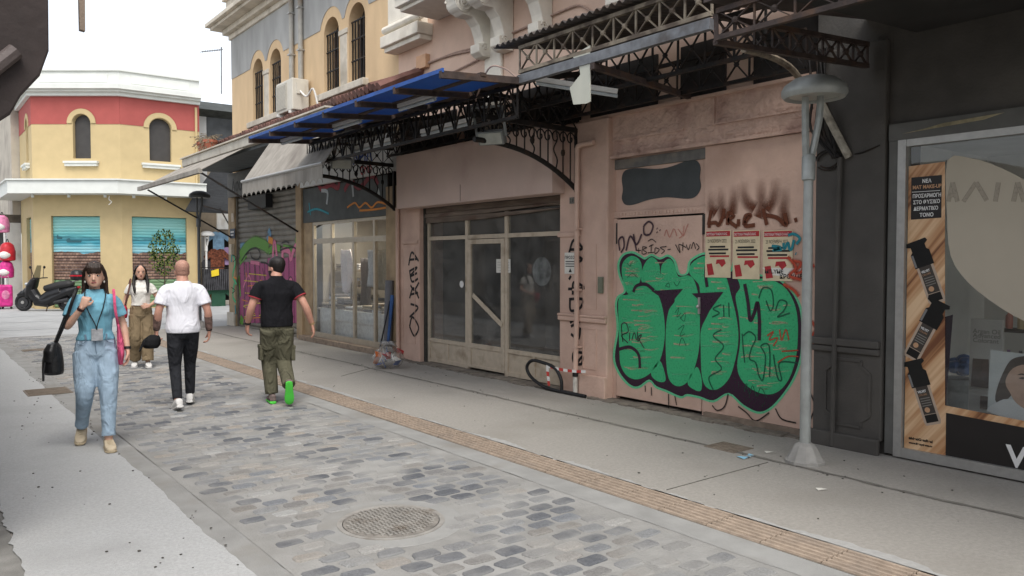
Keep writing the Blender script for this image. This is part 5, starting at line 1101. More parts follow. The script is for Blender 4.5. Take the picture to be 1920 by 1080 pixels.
def backpack(c, s, mat, lab):
    t_ = thing('backpack', lab, 'backpack', (c.x, c.y, c.z - .2 * s), 'children bags hung at the far shop'); o_ = obj('body', MB().rings([((c.x, c.y, c.z - .22 * s), .10 * s, .12 * s), ((c.x, c.y, c.z - .2 * s), .16 * s, .16 * s), ((c.x, c.y, c.z), .17 * s, .17 * s), ((c.x, c.y, c.z + .16 * s), .13 * s, .14 * s), ((c.x, c.y, c.z + .22 * s), .06 * s, .06 * s)], 12), mat, t_, True)
    obj('pocket', MB().ball((c.x - .06 * s, c.y - .13 * s, c.z - .08 * s), .12 * s, .06 * s, .09 * s), m_white if s > 1.2 else mat, t_, True)
    obj('handle', MB().tube(catmull([(c.x - .05, c.y, c.z + .2 * s), (c.x, c.y, c.z + .3 * s), (c.x + .05, c.y, c.z + .2 * s)], 4), .015, 5), m_black, t_)
backpack(z27(14, 472), 1.5, mp_[2], 'red child backpack hanging in the children goods shop'); backpack(z27(12, 505), 1.4, mp_[0], 'magenta backpack hanging under the red one'); backpack(z27(4, 420), 1.4, mp_[1], 'pale pink bag hanging highest in the children goods shop')
for i, (px, py, lab) in enumerate(((10, 556, 'magenta child suitcase standing under the bags, handle up'), (-6, 560, 'second magenta child suitcase beside the first'))):
    c = z27(px, py, 27.6); t_ = thing('suitcase', lab, 'suitcase', (c.x, c.y, 0), 'child suitcases')
    obj('shell', MB().box(c.x - .22, c.x + .22, c.y - .12, c.y + .12, .08, .85), mp_[i % 2 * 0], t_, bevel=.07); split('wheel', MB().tube([(c.x - .17, c.y - .03, .04), (c.x - .17, c.y + .03, .04)], .04, 8).tube([(c.x + .17, c.y - .03, .04), (c.x + .17, c.y + .03, .04)], .04, 8), m_black, t_)
    obj('handle', MB().tube([(c.x - .1, c.y, .85), (c.x - .1, c.y, 1.15), (c.x + .1, c.y, 1.15), (c.x + .1, c.y, .85)], .012, 5), m_alu, t_)
    obj('print', MB().ball((c.x, c.y - .12, .5), .12, .02, .16), mp_[1], t_)
# left side of the street: house row outside the frame, its awning edge shows at the top
lh = thing('street_house', 'plain grey house row along the near side of the street', 'building', (-3, 15, 0))
obj('wall', fbox(-7, .28, 5.4, 27, 0, 3.3), M('grey_brown_render', (.33, .30, .26), .9, .1, 2, .1), lh); obj('wall', fbox(-9, -2.6, -14, 3.2, 0, 4.5), M('grey_brown_render', (0, 0, 0)), lh)
for k in range(6):
    w_ = obj('shop_window', fbox(.285, .30, 6 + k * 3.4, 8.6 + k * 3.4, .4, 2.5), M('dull_glass', (.08, .085, .09), .2, .2, 2), lh)
ad_ = thing('left_awning', 'dark brown folded awning edge overhead at the near house', 'awning', (.4, 4.2, 2.4))
lp = [onY(*p, 3.6) for p in ((88, -40), (92, 0), (93, 95), (76, 142), (40, 180), (20, 215), (-20, 240), (-60, 240), (-60, -40))]
obj('fabric', MB().prism(lp, (-.25, 1.6, 0)), M('brown_awning', (.035, .026, .024), .8, .25, 5, .3, 15), ad_, bevel=.01)
obj('front_bar', MB().tube([onY(30, 95, 3.58), onY(-40, 150, 3.58)], .03, 8), M('bar_grey', (.1, .08, .075), .6, .2), ad_)
obj('slat', MB().prism([onY(*p, 3.6) for p in ((147, -60), (159, -60), (160, 58), (150, 55))], (0, .03, 0)), M('slat_wood', (.22, .17, .13), .8, .2), ad_)
# ================================================================= IRON CANOPY
ic = thing('iron_canopy', 'old iron canopy with blue panels, black lattice trusses and corrugated roof over the shops', 'canopy', (5.5, 8, 3.5))
def truss(name, p0, p1, h, n, mat, par, w_=.03, style='X', chord=.036):
    w_ *= .72
    p0 = Vector(p0); p1 = Vector(p1); U_ = Vector((0, 0, h)); mb = MB()
    mb.bar(p0, p1, chord * 1.2, chord); mb.bar(p0 + U_, p1 + U_, chord * 1.2, chord)
    for k in range(n):
        a = p0.lerp(p1, k / n); b = p0.lerp(p1, (k + 1) / n); mb.bar(a, a + U_, w_, w_ * .6)
        if style == 'X': mb.bar(a, b + U_, w_, w_ * .5); mb.bar(a + U_, b, w_ * .98, w_ * .48)
        else: mb.bar(a, (a + b) / 2 + U_, w_, w_ * .5); mb.bar((a + b) / 2 + U_, b, w_, w_ * .5)
        if style == 'X': c_ = (a + b + U_) / 2; mb.ball(c_, .028, .028, .028, 6, 4)
    mb.bar(p1, p1 + U_, w_, w_ * .6)
    return stuff(obj(name, mb, mat, par))
obj('front_beam', fbox(5.16, 5.22, 4.09, 6.58, 3.555, 3.645), m_silver, ic)
truss('lattice_truss', (5.19, 4.09, 3.68), (5.19, 6.58, 3.68), .25, 9, m_lattice, ic, .028)
truss('lattice_truss', (5.19, 6.62, 3.22), (5.19, 12.0, 3.22), .33, 18, m_iron, ic, .03, 'V')
truss('lattice_truss', (6.0, 4.15, 3.52), (6.0, 12.0, 3.52), .4, 24, m_iron, ic, .03)
truss('lattice_truss', (6.62, 4.15, 3.48), (6.62, 12.05, 3.48), .34, 26, m_iron, ic, .028)
# corrugated sheet
mb = MB(); ny = 150; vs = []
for i in range(ny + 1):
    y = 4.05 + (6.9 - 4.05) * i / ny; dz = .018 * math.sin(i * 2 * math.pi / 5)
    vs += [(5.08, y, 3.985 + dz), (6.74, y, 4.24 + dz)]
mb.add(vs, [(2 * i, 2 * i + 1, 2 * i + 3, 2 * i + 2) for i in range(ny)])
o = obj('corrugated_roof', mb, M('rusty_corrugated', (.06, .05, .045), .8, .3, 5, .2, 30, dirt=(.1, .07, .05), dscale=3), ic, True); sm_ = o.modifiers.new('t', 'SOLIDIFY'); sm_.thickness = .006
obj('roof_sheet', MB().prism([(5.19, 6.9, 3.66), (6.76, 6.9, 4.09), (6.76, 6.9, 4.10), (5.19, 6.9, 3.67)], (0, 5.15, 0)), m_rustiron, ic)
for a, b in ((4.14, 4.9), (5.25, 5.85), (6.2, 7.3), (7.5, 8.9), (9.2, 10.1), (10.35, 12.1)): obj('shade_board', fbox(6.885, 6.915, a, b, 3.475, 4.06), M('canopy_shade_boards', (.028, .024, .022), .9, .3, 6, .2), ic)  # dark boards added for the shade under the roof; gaps leave bright bits
# blue overhang: panels between rafters
m_blue = M('blue_panel', (.04, .125, .32), .5, .12, 3, .05, 30, dirt=(.012, .05, .2), dscale=1.5); m_bluepale = M('pale_tube', (.42, .46, .48), .4, .08)
nb = m_blue.node_tree; tl = nb.nodes.new('ShaderNodeBsdfTranslucent'); tl.inputs[0].default_value = (.05, .15, .36, 1); ms = nb.nodes.new('ShaderNodeMixShader'); ms.inputs[0].default_value = .45
nb.links.new(nb.nodes['Principled BSDF'].outputs[0], ms.inputs[1]); nb.links.new(tl.outputs[0], ms.inputs[2]); nb.links.new(ms.outputs[0], nb.nodes['Material Output'].inputs[0])
raft = [6.58, 7.5, 8.4, 9.3, 10.2, 11.1, 11.95]
zo, zi = 3.545, 3.62
for a, b in zip(raft[:-1], raft[1:]):
    for (xa, xb) in ((4.24, 4.66), (4.74, 5.16)):
        za = zo + (zi - zo) * (xa - 4.23) / .96; zb = zo + (zi - zo) * (xb - 4.23) / .96
        obj('blue_panel', MB().prism([(xa, a + .03, za), (xb, a + .03, zb), (xb, a + .03, zb + .012), (xa, a + .03, za + .012)], (0, b - a - .06, 0)), m_blue, ic)
for k, y in enumerate(raft): obj('rafter', MB().bar((4.20, y, zo - .03), (5.22, y, zi - .03), .045, .07), m_rustiron, ic)
for y in raft[::2]: obj('tie_beam', MB().bar((5.19, y, 3.60), (6.6, y, 3.9), .05, .06), m_iron, ic)
obj('edge_beam', fbox(4.205, 4.225, 6.55, 11.98, 3.535, 3.575), M('blue_edge', (.02, .08, .3), .6, .2), ic); obj('middle_batten', fbox(4.665, 4.735, 6.55, 11.98, 3.565, 3.60), m_rustiron, ic)
a = onX(1110, 133, 5.15); obj('diagonal_brace', MB().bar((5.15, a.y, 3.52), (6.8, onX(1293, 181, 6.8).y, onX(1293, 181, 6.8).z), .05, .06), m_rustiron, ic)
# bracket: arch, uprights, scrolls in a plane across the pavement
def bracket(par, y, x_out, z_out, x_in, z_in, ztop, mat):
    R_ = []
    for i in range(15):
        t = i / 14; x = x_in + (x_out - x_in) * t; z = z_in + (z_out - z_in) * (1 - (1 - t) ** 2.4); R_.append((x, y, z))
    obj('arch_rib', MB().tube(R_, .032, 8), mat, par, True)
    obj('top_bar', MB().bar((x_in, y, ztop), (x_out, y, ztop + .02), .05, .05), mat, par); obj('wall_bar', MB().bar((x_in - .02, y, z_in - .02), (x_in - .02, y, ztop), .04, .04), mat, par)
    mb = MB(); 
    for k in range(1, 13):
        x = x_in + (x_out - x_in) * k / 13; t = k / 13; z = z_in + (z_out - z_in) * (1 - (1 - t) ** 2.4)
        if ztop - z > .08: 
            if k % 3: mb.tube([(x, y, z), (x, y, ztop)], .010, 5)
            else: mb.tube(catmull([(x, y, z), (x + .03, y, z + (ztop - z) * .25), (x - .03, y, z + (ztop - z) * .5), (x + .03, y, z + (ztop - z) * .75), (x, y, ztop)], 4), .010, 5)
            if k % 4 == 2: mb.ball((x, y, (z + ztop) / 2), .03, .03, .05, 6, 4)
            rr = min(.09, (ztop - z) * .3); mb.tube([(x + rr * .8 * math.cos(a_ * .5) * (1 - a_ / 20), y, ztop - rr - .02 + rr * math.sin(a_ * .5) * (1 - a_ / 20)) for a_ in range(15)], .009, 5)
    stuff(obj('scrollwork', mb, mat, par))
    truss('bracket_truss', (x_in, y + .012, ztop + .02), (x_out, y + .012, ztop + .04), .26, 7, mat, par, .022)
for y in (7.42, 12.08): bracket(ic, y, 5.19, 3.08, 6.78, 2.58, 3.33, m_iron)
tag(obj('hanging_sheet', MB().prism([onX(*p, 5.17) for p in ((1072, 105), (1106, 85), (1107, 190), (1100, 194), (1075, 196), (1068, 165), (1088, 140), (1085, 118))], (.008, 0, 0)), M('milky_plastic', (.45, .45, .38), .35, .08, 5, .1), None), 'torn milky plastic sheet hanging from the lattice truss', 'plastic sheet')
tubes = [((4.75, 7.55, 3.50), (4.75, 8.35, 3.50)), ((4.75, 9.35, 3.50), (4.75, 10.15, 3.50)), ((4.7, 11.15, 3.50), (4.7, 11.9, 3.50)), ((5.7, 8.2, 3.42), (5.7, 9.4, 3.42)), ((5.7, 10.2, 3.42), (5.7, 11.4, 3.42))]
labs = ['unlit fluorescent tube under the blue panels nearest the corrugated roof', 'unlit fluorescent tube under the middle blue panels', 'unlit fluorescent tube under the blue panels above the scalloped awning', 'unlit tube deep under the canopy above the sign box', 'unlit tube deep under the canopy before the white shop sign']
for (a, b), lab in zip(tubes, labs):
    t_ = thing('fluorescent_lamp', lab, 'lamp', a, 'fluorescent tubes under the iron canopy'); obj('housing', MB().bar(Vector(a) + Vector((0, 0, .05)), Vector(b) + Vector((0, 0, .05)), .06, .05), m_white, t_); obj('tube', MB().tube([a, b], .02, 8), m_bluepale, t_, True)
a = onX(1005, 148, 5.3); b = onX(1158, 172, 5.9)
t_ = thing('fluorescent_lamp', 'long unlit tube slung across under the corrugated roof by the plastic sheet', 'lamp', a, 'fluorescent tubes under the iron canopy'); obj('housing', MB().bar(a, b, .05, .05), m_white, t_); obj('tube', MB().tube([a - Vector((0, 0, .045)), b - Vector((0, 0, .045))], .018, 8), m_bluepale, t_)
obj('cable', MB().tube(catmull([onX(620, 292, 5.3), onX(820, 150, 4.6), onX(930, 127, 4.9), onX(955, 140, 5.1)], 6), .012, 5), m_cable, ic, True) if False else None
obj('cable', MB().tube(catmull([onX(890, 195, 5.2), onX(915, 130, 5.1), onX(945, 128, 5.15), onX(968, 145, 5.18)], 6), .01, 5), m_cable, ic, True)
def flood(lab, p, rz):
    t_ = thing('floodlight', lab, 'floodlight', p); m_ = M('flood_grey', (.14, .145, .14), .5, .15, 8)
    M_ = Matrix.Translation(p) @ Matrix.Rotation(rz, 4, 'Z') @ Matrix.Rotation(R(25), 4, 'X')
    def tf(mb): mb.v = [tuple(M_ @ Vector(v)) for v in mb.v]; return mb
    obj('housing', tf(MB().box(-.16, .16, -.05, .06, -.09, .07)), m_, t_, bevel=.015); obj('lens', tf(MB().box(-.14, .14, -.058, -.051, -.075, .055)), M('flood_lens', (.3, .3, .26), .2, .2), t_)
    split('stirrup', tf(MB().bar((-.18, 0, 0), (-.18, .02, .34), .02, .03).bar((.18, 0, 0), (.18, .02, .34), .02, .03).bar((-.18, .02, .34), (.18, .02, .34), .03, .02)), m_, t_)
flood('grey floodlight hanging in front of the pink sign box', Vector(onX(922, 256, 5.4)), R(-60)); flood('black floodlight beside the scalloped awning', Vector(onX(640, 305, 5.4)), R(-20))
# second canopy over the dark shop
c2 = thing('dark_canopy', 'rusty brown truss canopy over the cosmetics shop', 'canopy', (5.6, 1.5, 3.4))
truss('lattice_truss', (4.63, 3.6, 3.28), (4.63, -3.2, 3.28), .19, 22, m_rustiron, c2, .022); q0 = onX(1341, 79, 4.63); q1 = onX(1626, 124, 6.62); truss('lattice_truss', q0, q1, .185, 9, m_rustiron, c2, .026)
obj('roof', MB().prism([(4.55, 3.66, 3.53), (6.76, 3.66, 3.82), (6.76, 3.66, 3.84), (4.55, 3.66, 3.55)], (0, -7, 0)), M('brown_sheet', (.055, .042, .038), .8, .25, 4, .2), c2)
obj('ceiling', MB().prism([(4.9, 3.2, 3.50), (6.74, 3.2, 3.60), (6.74, 3.2, 3.61), (4.9, 3.2, 3.51)], (0, -6.4, 0)), M('dark_ceiling', (.03, .028, .026), .8, .25, 2, .1), c2)
obj('arch_rib', MB().tube(catmull([onX(1395, 92, 5.2), onX(1450, 108, 5.9), onX(1485, 130, 6.4), onX(1510, 165, 6.72)], 5), .03, 8), m_lattice, c2, True)
# awnings on the slab
wa = thing('scalloped_awning', 'dirty off white awning with scalloped valance over the glazed shop', 'awning', (5.2, 13, 3.2))
m_canvas = M('dirty_canvas', (.29, .265, .23), .9, .15, 6, .3, 40, dirt=(.16, .14, .12), dscale=1.6, dlo=.48, dhi=.75, stretch=(1.5, 1.5, .5))
obj('fabric', MB().prism([(5.02, 11.1, 3.16), (5.62, 11.1, 4.05), (5.63, 11.1, 4.05), (5.03, 11.1, 3.155)], (0, 3.5, 0)), m_canvas, wa)
obj('front_bar', MB().tube([(5.0, 11.08, 3.15), (5.0, 14.62, 3.15)], .028, 8), m_alu, wa)
vl = []; k = 15
for i in range(k * 6 + 1):
    y = 11.1 + 3.5 * i / (k * 6); vl.append((5.0, y, 2.86 + .07 * abs(math.sin(math.pi * i / 6)) ** .7))
obj('valance', MB().prism([(5.0, 14.6, 3.13), (5.0, 11.1, 3.13)] + vl, (.006, 0, 0)), m_canvas, wa)
text('awning_text', 'ΝΖΣΙ', .2, (5.50, 14.4, 3.88), UY, Vector((.56, 0, .83)), M('faded_ink', (.1, .1, .1), .9, .2), wa)
ra = thing('retracted_awning', 'thin grey awning on long black arms over the graffiti shutter', 'awning', (4.8, 18, 3.5))
obj('fabric', MB().prism([(4.76, 16.3, 3.50), (5.64, 16.3, 4.02), (5.64, 16.3, 4.03), (4.76, 16.3, 3.515)], (0, 5.0, 0)), m_canvas, ra); obj('front_bar', MB().box(4.70, 4.78, 16.28, 21.4, 3.44, 3.53), m_canvas, ra)
split('arm', MB().bar((4.75, 16.32, 3.46), (6.78, 16.32, 2.32), .035).bar((4.78, 20.7, 3.42), (6.78, 20.7, 2.30), .035), m_iron, ra)
# ================================================================= STREET LAMPS
def lamp(x, y, H, lab, mat, name='street_lamp'):
    t_ = thing(name, lab, 'street lamp', (x, y, 0), 'disc headed street lamps'); k = H / 3.2
    obj('base', MB().lathe((x, y, .004), [(.165, 0), (.165, .025), (.15, .03), (.085, .15), (.05, .17)], 10), M('lamp_base', (.30, .29, .27), .7, .2, 8, .2, 50), t_)
    obj('pole', MB().tube([(x, y, .15), (x, y, 1.4), (x, y, 2.5 * k)], [.045, .042, .038], 14), mat, t_, True); obj('collar', MB().lathe((x, y, 2.36 * k), [(.04, 0), (.055, .01), (.055, .2), (.04, .22)], 14), mat, t_, True)
    f_ = MB(); d_ = Vector((RT.x, RT.y, 0)); c = Vector((x, y, 0))
    split('fork_arm', MB().tube(catmull([c + d_ * -.02 + UZ * 2.5 * k, c + d_ * -.03 + UZ * 2.75 * k, c + d_ * -.035 + UZ * 3.05 * k], 4), [.03] * 8 + [.026], 8).tube(catmull([c + d_ * .01 + UZ * 2.5 * k, c + d_ * .05 + UZ * 2.7 * k, c + d_ * .085 + UZ * 2.9 * k, c + d_ * .09 + UZ * 3.1 * k], 4), [.03] * 12 + [.024], 8), mat, t_, True)
    hx = c + d_ * .04; hd_ = obj('head', MB().lathe((hx.x, hx.y, 3.02 * k), [(.20, .035), (.24, .02), (.262, .05), (.262, .085), (.24, .125), (.17, .175), (.09, .20), (.0, .205)], 28, False), mat, t_, True)
    obj('diffuser', MB().lathe((hx.x, hx.y, 3.02 * k), [(.0, .04), (.20, .037)], 24, False), M('lamp_glass', (.4, .4, .36), .3, .05), hd_)
lamp(5.97, 3.70, 3.2, 'pale grey street lamp with a disc head in front of the graffiti wall', m_galv)
lamp(5.97, 20.7, 3.45, 'dark grey disc street lamp at the corner of the beige building', M('dark_lamp', (.09, .095, .10), .5, .15))
p = onY(388, 575, 30.4); lamp(p.x, 30.4, 2.75, 'whitish street lamp before the far clothes shop', m_white)
# ================================================================= PEOPLE
def grow(name, mb, mat, parent, voxel=.009, it=4):
    o = obj(name, mb, mat); rm = o.modifiers.new('r', 'REMESH'); rm.mode = 'VOXEL'; rm.voxel_size = voxel; rm.use_smooth_shade = True
    sm_ = o.modifiers.new('s', 'SMOOTH'); sm_.factor = .5; sm_.iterations = it
    bpy.context.view_layer.update(); me = bpy.data.meshes.new_from_object(o.evaluated_get(bpy.context.evaluated_depsgraph_get()))
    old = o.data; o.modifiers.clear(); o.data = me; bpy.data.meshes.remove(old); me.name = name
    me.polygons.foreach_set('use_smooth', [True] * len(me.polygons))
    if parent: o.parent = parent
    return o
def cloth(name, col, scale=9., strength=.8, rough=.9, var=.1, fine=260, stretch=(1, 1, .6)):
    """woven cloth with soft folds"""
    m = M(name, col, rough, var, 14, 0, spec=.15); n = m.node_tree.nodes; l = m.node_tree.links
    g = n.new('ShaderNodeTexCoord'); mp = n.new('ShaderNodeMapping'); mp.inputs['Scale'].default_value = stretch; l.new(g.outputs['Object'], mp.inputs[0])
    t = n.new('ShaderNodeTexNoise'); t.inputs['Scale'].default_value = scale; t.inputs['Detail'].default_value = 2; t.inputs['Distortion'].default_value = 1.2; l.new(mp.outputs[0], t.inputs['Vector'])
    t2 = n.new('ShaderNodeTexNoise'); t2.inputs['Scale'].default_value = fine; l.new(g.outputs['Object'], t2.inputs['Vector'])
    b1 = n.new('ShaderNodeBump'); b1.inputs['Strength'].default_value = strength; b1.inputs['Distance'].default_value = .06; l.new(t.outputs[0], b1.inputs['Height'])
    b2 = n.new('ShaderNodeBump'); b2.inputs['Strength'].default_value = .25; b2.inputs['Distance'].default_value = .002; l.new(t2.outputs[0], b2.inputs['Height']); l.new(b1.outputs[0], b2.inputs['Normal'])
    l.new(b2.outputs[0], n['Principled BSDF'].inputs['Normal']); return m
def skin(name, col):
    m = M(name, col, .5, .06, 30, .08, 200, spec=.35); b = m.node_tree.nodes['Principled BSDF']; b.inputs['Subsurface Weight'].default_value = .08; b.inputs['Subsurface Radius'].default_value = (.02, .008, .004); return m
V = Vector
def limb(mb, pts, rs, n=12, k=5):
    c = catmull(pts, k); m = len(c); out = []
    for i in range(m):
        t = i / (m - 1) * (len(rs) - 1); a = int(min(t, len(rs) - 2)); out.append(rs[a] + (rs[a + 1] - rs[a]) * (t - a))
    mb.tube(c, out, n)
def hand(mb, wrist, d, palm_n, side, curl=.5, s=1.0):
    """d: direction wrist->knuckles, palm_n: direction the palm faces, side: towards the thumb"""
    d = V(d).normalized(); pn = V(palm_n); pn = (pn - d * pn.dot(d)).normalized(); sd_ = d.cross(pn).normalized()
    if sd_.dot(V(side)) < 0: sd_ = -sd_
    w_ = V(wrist)
    for k, (off, L) in enumerate(((.030, .070), (.010, .078), (-.010, .073), (-.029, .060))):
        kn = w_ + d * .085 * s + sd_ * off * s
        mb.tube([w_ + sd_ * off * .55 * s, (w_ + kn) / 2 + sd_ * off * .15 * s, kn], [.017 * s, .0165 * s, .0115 * s], 8)
        c1 = curl * (1 + .12 * k); d1 = (d * math.cos(c1) + pn * math.sin(c1)); d2 = (d * math.cos(c1 * 2.1) + pn * math.sin(c1 * 2.1)); d3 = (d * math.cos(c1 * 2.8) + pn * math.sin(c1 * 2.8))
        a = kn + d1 * L * .48 * s; b = a + d2 * L * .34 * s; c = b + d3 * L * .28 * s
        mb.tube([kn, a, b, c], [.0105 * s, .0098 * s, .009 * s, .0075 * s], 8)
    t0 = w_ + d * .02 * s + sd_ * .018 * s; t1 = t0 + (sd_ * .75 + d * .55 + pn * .25).normalized() * .04 * s; t2 = t1 + (d * .85 + sd_ * .25 + pn * (.2 + curl * .5)).normalized() * .035 * s; t3 = t2 + (d * .8 + pn * (.2 + curl * .7) - sd_ * .1).normalized() * .026 * s
    mb.tube([t0, t1, t2, t3], [.015 * s, .0135 * s, .011 * s, .0085 * s], 8)
def head_rings(c, yaw, k=1.0, grow_=0.0, lo=0, back=0):
    R_ = [(0, .032, .036, .050), (.012, .048, .052, .038), (.035, .061, .072, .022), (.07, .071, .086, .008), (.11, .0765, .094, .0), (.15, .079, .097, -.004), (.185, .072, .089, -.006), (.212, .053, .067, -.008), (.228, .022, .03, -.008)]
    out = []
    for z, rx, ry, oy in R_[lo:]:
        oy -= back; x = -oy * math.sin(yaw); y = oy * math.cos(yaw)
        out.append(((c[0] + x * k, c[1] + y * k, c[2] + z * k), (rx + grow_) * k, (ry + grow_) * k, yaw))
    return out
def shoe(par, ankle, yaw, pitch, m_up, m_sole, m_tr=None, L=.27, s=1.0):
    """pitch>0: heel raised, turning about the toe"""
    M_ = Matrix.Translation(V(ankle)) @ Matrix.Rotation(yaw, 4, 'Z') @ Matrix.Rotation(-pitch, 4, 'X') @ Matrix.Translation(V((0, 0, -.085 * s)))
    def tf(mb): mb.v = [tuple(M_ @ (V(v) * s)) for v in mb.v]; return mb
    def loft(sec, n=12):
        mb = MB(); o = 0
        for (y, w_, z0, z1) in sec:
            for k in range(n):
                a = 2 * math.pi * k / n; ca, sa = math.cos(a), math.sin(a)
                mb.v.append((w_ * math.copysign(abs(ca) ** .7, ca), y, (z0 + z1) / 2 + (z1 - z0) / 2 * math.copysign(abs(sa) ** .7, sa))); mb.a.append(1.0)
        for i in range(len(sec) - 1):
            for k in range(n): a = i * n + k; b = i * n + (k + 1) % n; mb.f.append((a, b, b + n, a + n))
        mb.f.append(tuple(range(n))); mb.f.append(tuple(len(mb.v) - n + k for k in range(n))); return mb
    up_ = obj('shoe', tf(loft([(-.085, .022, .03, .085), (-.075, .036, .02, .105), (-.04, .040, .02, .115), (.0, .041, .02, .112), (.04, .044, .02, .092), (.09, .049, .02, .072), (.135, .047, .02, .06), (.168, .036, .02, .05), (.18, .018, .022, .04)])), m_up, par, True)
    obj('sole', tf(loft([(-.095, .022, .0, .026), (-.085, .037, .0, .03), (-.03, .042, .0, .028), (.03, .043, .002, .026), (.09, .052, .0, .026), (.145, .05, .0, .026), (.178, .038, .004, .028), (.192, .018, .01, .03)])), m_sole, up_, True)
    lc = MB()
    for k in range(5): yy = .02 + k * .02; zz = .104 - k * .0085; lc.tube([(-.022, yy, zz - .004), (0, yy, zz + .002), (.022, yy, zz - .004)], .004, 5)
    stuff(obj('laces', tf(lc), m_tr or m_sole, up_))
def person(name, label, loc, rz, H, sp):
    t = thing(name, label, 'person', (0, 0, 0)); s = H / 1.72; f = sp.get('f', 0)
    sh = sp.get('shw', .185 if not f else .160); tw = sp.get('tw', 1.0); m_skin = sp['skin']
    J = sp['J']; sk = MB()
    # torso, neck
    hw = .158 if not f else .165
    tors = [((0, 0, .84), hw * .9, .105), ((0, 0, .92), hw, .115), ((0, .003, 1.0), hw * .93 * tw, .108 * tw), ((0, .006, 1.08), (.140 if not f else .122) * tw, .100 * tw), ((0, .008, 1.18), (.152 if not f else .130) * tw, .108 * tw), ((0, .008, 1.28), (.168 if not f else .145) * tw, .116 * tw), ((0, .0, 1.35), (.165 if not f else .138) * tw, .100), ((0, -.010, 1.395), sh * .70, .082), ((0, -.016, 1.43), sh * .46, .066), ((0, -.018, 1.462), .068, .056)]
    sk.rings([(c, rx - .012, ry - .012) for c, rx, ry in tors], 20)
    hc = V(J.get('head', (0, .016, 1.488 if f else 1.476))); yaw = sp.get('yaw', 0)
    nr = .048 if f else .066
    sk.tube([(0, -.02, 1.42), (hc.x * .5, -.012, 1.47), (hc.x, hc.y - .012, hc.z + .05)], [nr + .012, nr, nr - .004], 12)
    sk.rings(head_rings(hc, yaw), 20)
    fy = V((-math.sin(yaw), math.cos(yaw), 0)); fx = V((math.cos(yaw), math.sin(yaw), 0))
    hp = lambda x, y, z: hc + fx * x + fy * y + UZ * z
    sk.tube([hp(0, .088, .115), hp(0, .100, .085), hp(0, .110, .068), hp(0, .092, .060)], [.008, .010, .013, .010], 8)
    sk.tube([hp(-.022, .078, .038), hp(0, .090, .036), hp(.022, .078, .038)], [.006, .011, .006], 6)
    for q in (-1, 1): sk.ball(hp(q * .073, -.004, .088), .010, .020, .032, 8, 6)
    for q in ('L', 'R'):
        sg_ = -1 if q == 'L' else 1
        S_, E_, W_ = V((sg_ * sh, -.01, 1.355)), V(J['elb' + q]), V(J['wr' + q]); ar = .9 if f else sp.get('arm', 1.08)
        limb(sk, [V((sg_ * sh * .55, -.008, 1.375)), S_, S_.lerp(E_, .5), E_.lerp(S_, .08) , E_.lerp(W_, .28), W_], [.050 * ar, .048 * ar, .043 * ar, .037 * ar, .040 * ar, .025 * ar])
        hd_ = J['hand' + q]; hand(sk, W_, hd_[0], hd_[1], hd_[2], hd_[3], .95 if f else 1.08)
        K_, A_ = V(J['kn' + q]), V(J['an' + q]); limb(sk, [V((sg_ * .085, 0, .90)), V((sg_ * .085, 0, .90)).lerp(K_, .5), K_, K_.lerp(A_, .35), A_, A_ - V((0, 0, .03))], [.074, .064, .048, .048, .034, .034])
    body = grow('body', sk, m_skin, t, .0068, 3)
    # face details
    me_ = m_ink; m_lip = M('lips_' + name, sp.get('lip', (.32, .10, .09)), .4, .05)
    if sp.get('face', 1):
        for q in (-1, 1):
            obj('eye_white', MB().ball(hp(q * .031, .081, .103), .0145, .008, .0075, 10, 6), M('eye_white', (.55, .53, .5), .3, .02), t, True); obj('iris', MB().ball(hp(q * .031, .0875, .103), .0065, .003, .0062, 8, 6), M('iris_dark', (.02, .012, .008), .2, .02), t, True)
            obj('eyelid', MB().tube([hp(q * .015, .083, .105), hp(q * .031, .0895, .1115), hp(q * .047, .078, .105)], .0028, 5), M('lash', (.015, .01, .01), .7, .1), t)
            obj('eyebrow', MB().tube([hp(q * .014, .089, .121), hp(q * .032, .089, .127), hp(q * .050, .074, .121)], [.0035, .0042, .002], 5), sp['hair'], t)
        obj('lips', MB().ball(hp(0, .091, .0405), .022, .008, .0085, 10, 6), m_lip, t, True)
    # shirt
    st_ = MB(); hem = sp['hem']; ex = sp.get('loose', .016)
    def interp(z):
        for (c0, a0, b0), (c1, a1, b1) in zip(tors[:-1], tors[1:]):
            if c0[2] <= z <= c1[2]: k = (z - c0[2]) / (c1[2] - c0[2]); return ((0, c0[1] + (c1[1] - c0[1]) * k, z), a0 + (a1 - a0) * k, b0 + (b1 - b0) * k)
    zs = [hem] + [z for z in (.92, 1.0, 1.08, 1.18, 1.28, 1.35, 1.395, 1.43) if z > hem + .02]
    st_.rings([(lambda r: (r[0], r[1] + ex * (1.5 if z < 1.1 and not sp.get('tuck') else 1.0), r[2] + ex * (1.4 if z < 1.1 and not sp.get('tuck') else 1.0)))(interp(z)) for z in zs] + [((0, -.018, 1.466), .078, .066)], 24)
    if f:
        for q in (-1, 1): st_.ball((q * .062, .085, 1.265), .062, .055, .06, 12, 8)
    for q in ('L', 'R'):
        sg_ = -1 if q == 'L' else 1; S_, E_ = V((sg_ * sh, -.01, 1.355)), V(J['elb' + q]); k = sp.get('slv', .62); sr = sp.get('slr', .066 if not f else .058)
        limb(st_, [V((sg_ * sh * .50, -.010, 1.368)), S_ + V((-sg_ * .012, 0, .002)), S_.lerp(E_, k * .5), S_.lerp(E_, k)], [.072 if not f else .058, .066 if not f else .056, sr, sr * 1.05])
        if sp.get('trim'):
            a_ = S_.lerp(E_, k - .02); b_ = S_.lerp(E_, k + .03); obj('sleeve_trim', MB().tube([a_, b_], [sr * 1.06, sr * 1.06], 16), sp['trim'], t, True)
    grow('shirt', st_, sp['shirt'], t, .0085, 4)
